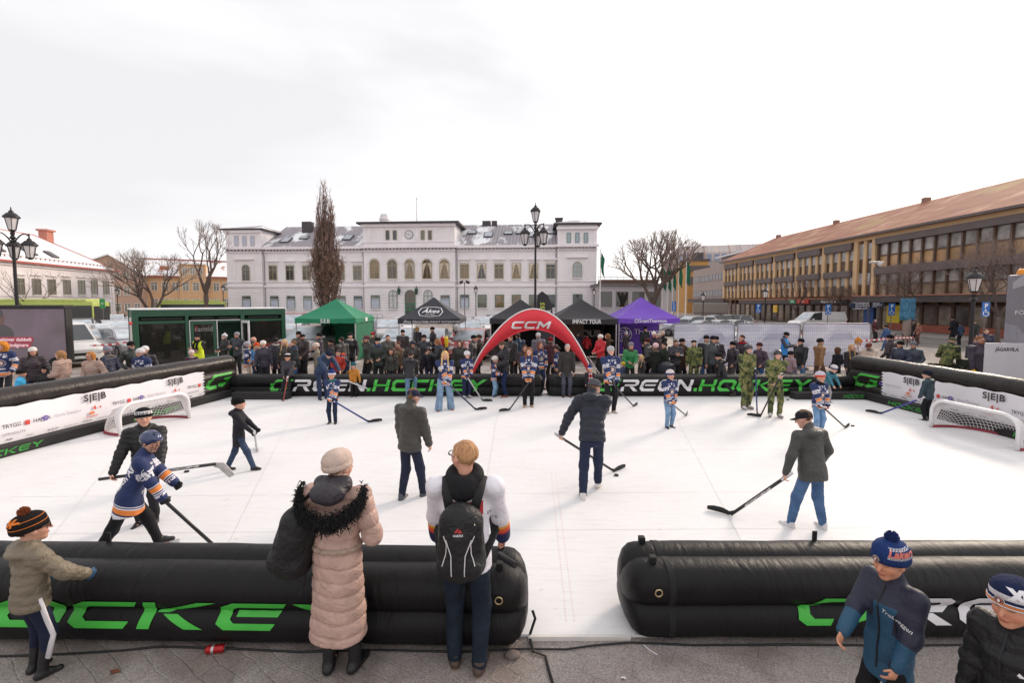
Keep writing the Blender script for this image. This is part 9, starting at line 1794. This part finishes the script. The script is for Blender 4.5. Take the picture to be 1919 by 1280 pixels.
f.ell(g0.T(0, -.075, .29), A3(.10, .045, .07), g0.Rt, k=.05); V, Q = f.mesh(); V = relax(V, Q, 1); V = V + vnormals(V, Q) * (.006 * noise3(V, 22, 4))[:, None]; ob_mesh('hoodie_collar', V, Q, cloth('19181b'), g0.root)
decal(g0.jk, 'HAM', .13, g0.T(0, -.2, .215), (1, 0, 0), (0, 0, 1), mat('b8262e', .6), bold=.008, sx=1.05); decal(g0.jk, '0', .04, g0.T(.125, -.2, .15), (1, 0, 0), (0, 0, 1), mat('2a3a7a', .6)); decal(g0.jk, 'D', .04, g0.T(.10, -.2, .185), (1, 0, 0), (0, 0, 1), mat('3a3436', .6))
pack(g0, .0, -.25, 1.20, .36, .50, .24, 'black backpack with white piping on the ginger man', 0, True)
ba = PY(935, 1040, 3.72); bb = PY(965, 1060, 3.55); mb = MB(); mb.tube([ba, bb], .022, 8, flat=1.3); tag(mb.build('stick_end', mat('2a282b', .4)), 'butt end of a stick resting on the near left barrier beside the ginger man', 'hockey stick')
k0 = man(1676, 1021, 0, 106, 'shell:1d4a66', '19181b', 'b:233a70:1f3260:2a3a70', 'boy in blue and navy jacket and blue pompom beanie by the near right barrier', q=0, Y=2.85, hgt=1.445, hy=4, hp=-10, group=FG_, lh=(-.10, .10, .50), rh=(.05, .23, .59), elb=.9, curl=.6, jkw=dict(hem=-.15, puff=.016, wide=1.14), skin='cf9476', build=.92)
me = k0.jk.data; V = np.array([v.co[:] for v in me.vertices]); d, ta, arm = k0.attrs(V); a_ = me.attributes.new('yoke', 'FLOAT', 'POINT'); a_.data.foreach_set('value', np.where(arm > .5, np.clip((.62 - ta) * 8 * (1 if 1 else 0) + .5, 0, 1) * (V[:, 0] > -9), np.clip((d[:, 2] - (.228 - .05 * d[:, 0] / 1.) * k0.U) * 40 + .5, 0, 1)).astype(np.float32))
m, t, b = node_mat('two_tone_shell'); t.links.new(mixc(t, ramp(t, nd(t, 'ShaderNodeAttribute', attribute_name='yoke').outputs['Fac'], [(0, (0, 0, 0)), (.5, (1, 1, 1))], 'CONSTANT'), lin('1d4a66'), lin('1f2136')), b.inputs['Base Color']); b.inputs['Roughness'].default_value = .6; tcn = nd(t, 'ShaderNodeTexCoord'); n2 = nd(t, 'ShaderNodeTexNoise', i_Scale=10., i_Detail=5., i_Distortion=1.4); t.links.new(tcn.outputs['Object'], n2.inputs['Vector']); bumpn(t, b, n2.outputs[0], .6); me.materials[0] = m
def frontline(p, x0, z0, z1, r, m, name, n=9):
 me = p.jk.data; bv = BVHTree.FromPolygons([v.co for v in me.vertices], [tuple(q.vertices) for q in me.polygons]); mb = MB(); L_ = []; fw = Vector(p.Rt @ A3(0, -1, 0))
 for z in np.linspace(z0, z1, n): h = bv.ray_cast(Vector(p.T(x0, .6, z)), fw); L_ += [h[0] - fw * .002] if h[0] else []
 if len(L_) > 2: mb.tube(L_, r, 6)
 return mb.build(name, m, p.jk) if mb.v else None
ZM = mat('14161f', .5); frontline(k0, 0, -.09, .31, .006, ZM, 'zip'); frontline(k0, -.065, .12, .20, .005, ZM, 'zip'); frontline(k0, -.085, -.06, .02, .005, ZM, 'zip')
decal(k0.jk, 'Trollveggen', .035, k0.T(-.075, .3, .185), k0.Rt @ A3(-1, 0, -.35), k0.Rt @ A3(-.35, 0, 1), TW)
def badge(p, bn, x, z, r, y=.8):
 me = bn.data; bv = BVHTree.FromPolygons([v.co for v in me.vertices], [tuple(q.vertices) for q in me.polygons]); o = Vector(p.HT(x, y, z)); dv = Vector(p.Rh @ A3(-x * .6, -1, 0)).normalized(); h = bv.ray_cast(o, dv)
 if h[0] is None: return
 mb = MB(); n_ = -dv
 for i, (rr_, mi) in enumerate(((1., 0), (.86, 1), (.68, 0), (.6, 2))): mb.tube([h[0] + n_ * (.001 + .0012 * i), h[0] + n_ * (.0035 + .0012 * i)], r * rr_, 24, mi)
 mb.ball(h[0] + n_ * .009, (r * .3, .003, r * .42), 10, 3); mb.build('badge', [mat('c9b8a8', .6), mat('20264a', .6), mat('8a2a34', .6), mat('e0d8d4', .6)], bn)
kb = [c for c in k0.root.children if c.name.startswith('beanie')][0]; badge(k0, kb, .10, .22, .02); decal(kb, 'Lakers', .06, k0.HT(-.36, .02, .42), k0.Rh @ A3(-.6, -.8, -.1), k0.Rh @ A3(0, -.15, 1), mat('d87a6a', .8), bold=.002, shear=.35); decal(kb, 'xoxoxoxoxo', .032, k0.HT(-.36, .02, .31), k0.Rh @ A3(-.6, -.8, -.1), k0.Rh @ A3(0, 0, 1), TW); decal(kb, 'xxxxxxxx', .032, k0.HT(-.36, .02, .54), k0.Rh @ A3(-.6, -.8, -.1), k0.Rh @ A3(0, 0, 1), TW)
k1 = man(1912, 1100, 0, 104, 'puffer:1d1c1e', '19181b', 'b:20294a:20294a::d8d4d8', 'boy in black puffer and navy, white and orange striped beanie at the right edge', q=0, Y=2.32, hgt=1.51, hy=4, hp=-8, group=FG_, jkw=dict(quilt=.11, puff=.018), skin='cf9476', build=.88)
kb = [c for c in k1.root.children if c.name.startswith('beanie')][0]; badge(k1, kb, .05, .24, .022); H_ = k1.HT; mb = [MB(), MB()]
for z, i, w_ in ((.145, 0, .011), (.185, 1, .016), (.225, 0, .011)): mb[i].tube([k1.bM @ Vector((.45 * .93 * math.cos(a), .45 * 1.1 * math.sin(a), z - .1)) for a in np.linspace(0, 6.283, 41)], w_ * k1.hs * 1.3, 6)
mb[0].build('knit_stripe', mat('d8d4d8', .9), kb); mb[1].build('knit_stripe', ORM, kb); decal(kb, 'XERS', .062, H_(-.33, .1, .42), k1.Rh @ A3(-.7, -.7, -.05), k1.Rh @ A3(0, -.15, 1), TW, bold=.006); frontline(k1, 0, -.05, .31, .006, ZM, 'zip')
decal(k1.jk, '', .05, k1.T(-.07, .3, .19), k1.Rt @ A3(-1, 0, 0), k1.Rt @ A3(0, 0, 1), TW, 'logo', polys=[[(-.6, .35), (-.75, 0), (-.55, -.15), (-.2, -.05)], [(-.75, 0), (-.55, -.15), (.9, .45), (-.3, .02)]])
def stroller():
 p = P(1241, 664, .95); Y = 15.0; q = PY(1240, 664, Y); root = empty('stroller', (q.x, Y, 0), R_(90), 'black stroller pushed by the woman in the long coat', 'stroller'); mb = MB()
 for s_ in (-.25, .25): mb.tube([(s_, -.55, 1.), (s_, -.35, .95), (s_, .1, .35), (s_, .4, .15)], .016, 8); mb.tube([(s_, -.45, .14), (s_, .0, .45)], .016, 8)
 mb.tube([(-.25, -.55, 1.), (.25, -.55, 1.)], .02, 8); mb.build('frame', IRON, root)
 mb = MB(); mb.rbox(-.23, .23, -.25, .4, .4, .6, .08); mb.lathe([(.28, 0), (.3, .12), (.26, .28), (.14, .36), (0, .38)], 14, 0, Matrix.Translation((0, -.15, .6))); mb.build('seat', cloth('23242e', 'shell'), root, smooth=True, auto=40)
 for x in (-.27, .27):
  for y in (-.45, .4): mb = MB(); mb.tube([(x - .02, y, .14), (x + .02, y, .14)], .14, 16); mb.build('wheel', TYRE, root)
stroller()
def camo_table():
 p = PY(1806, 660, 14.6); root = empty('draped_table', (p.x, 14.6, 0), 0, 'table draped with camouflage net beside the soldier', 'table'); mb = MB(); mb.box(-.75, .75, -.35, .35, .82, .86)
 mb.build('table_top', mat('3a3a30', .8), root)
 for x in (-.68, .68):
  for y in (-.3, .3): mb = MB(); mb.box(x - .025, x + .025, y - .025, y + .025, 0, .82); mb.build('leg', IRON, root)
 nb = MB(); rn = random.Random(2)
 for i in range(1500):
  u, v = rn.uniform(-.85, .85), rn.uniform(0, 1); c = Vector((u, -.38 + rn.gauss(0, .03), .12 + .75 * v)) if rn.random() < .6 else Vector((u, rn.uniform(-.4, .4), .88 + rn.gauss(0, .02))); a1 = Vector((rn.gauss(0, 1), rn.gauss(0, .5), rn.gauss(0, 1))).normalized() * .045; a2 = Vector((rn.gauss(0, 1), rn.gauss(0, .5), rn.gauss(0, 1))).normalized() * .03; nb.add([c - a1, c + a2, c + a1, c - a2], [(0, 1, 2, 3)], rn.randint(0, 1))
 nb.build('camouflage_net', [mat('4a4d38', .9), mat('2e2d22', .9)], root, fixn=False); mb = MB(); mb.rbox(-.1, .25, -.15, .15, .88, 1.12, .02); o = mb.build('box', mat('3a3b34', .7), loc=root.location); tag(o, 'dark green box standing on the camouflage-draped table', 'box')
camo_table()
rn = random.Random(6); p = PY(1872, 640, 13.9); mb = MB()
for i in range(160): a = rn.uniform(-.3, .9); c = Vector((rn.gauss(0, .25), rn.gauss(0, .2), rn.uniform(.9, 1.25))); d_ = Vector((math.cos(a), rn.gauss(0, .4), math.sin(a))); mb.tube([c, c + d_ * rn.uniform(.2, .5)], [.006, .002], 3, caps=False)
tag(mb.build('spruce_branches', mat('3f4a2c', .9, var=.4), loc=p.xy.to_3d()), 'bundle of green spruce twigs between the yellow-gloved man and the trailer', 'branches')
bpy.data.scenes.remove(TMP)
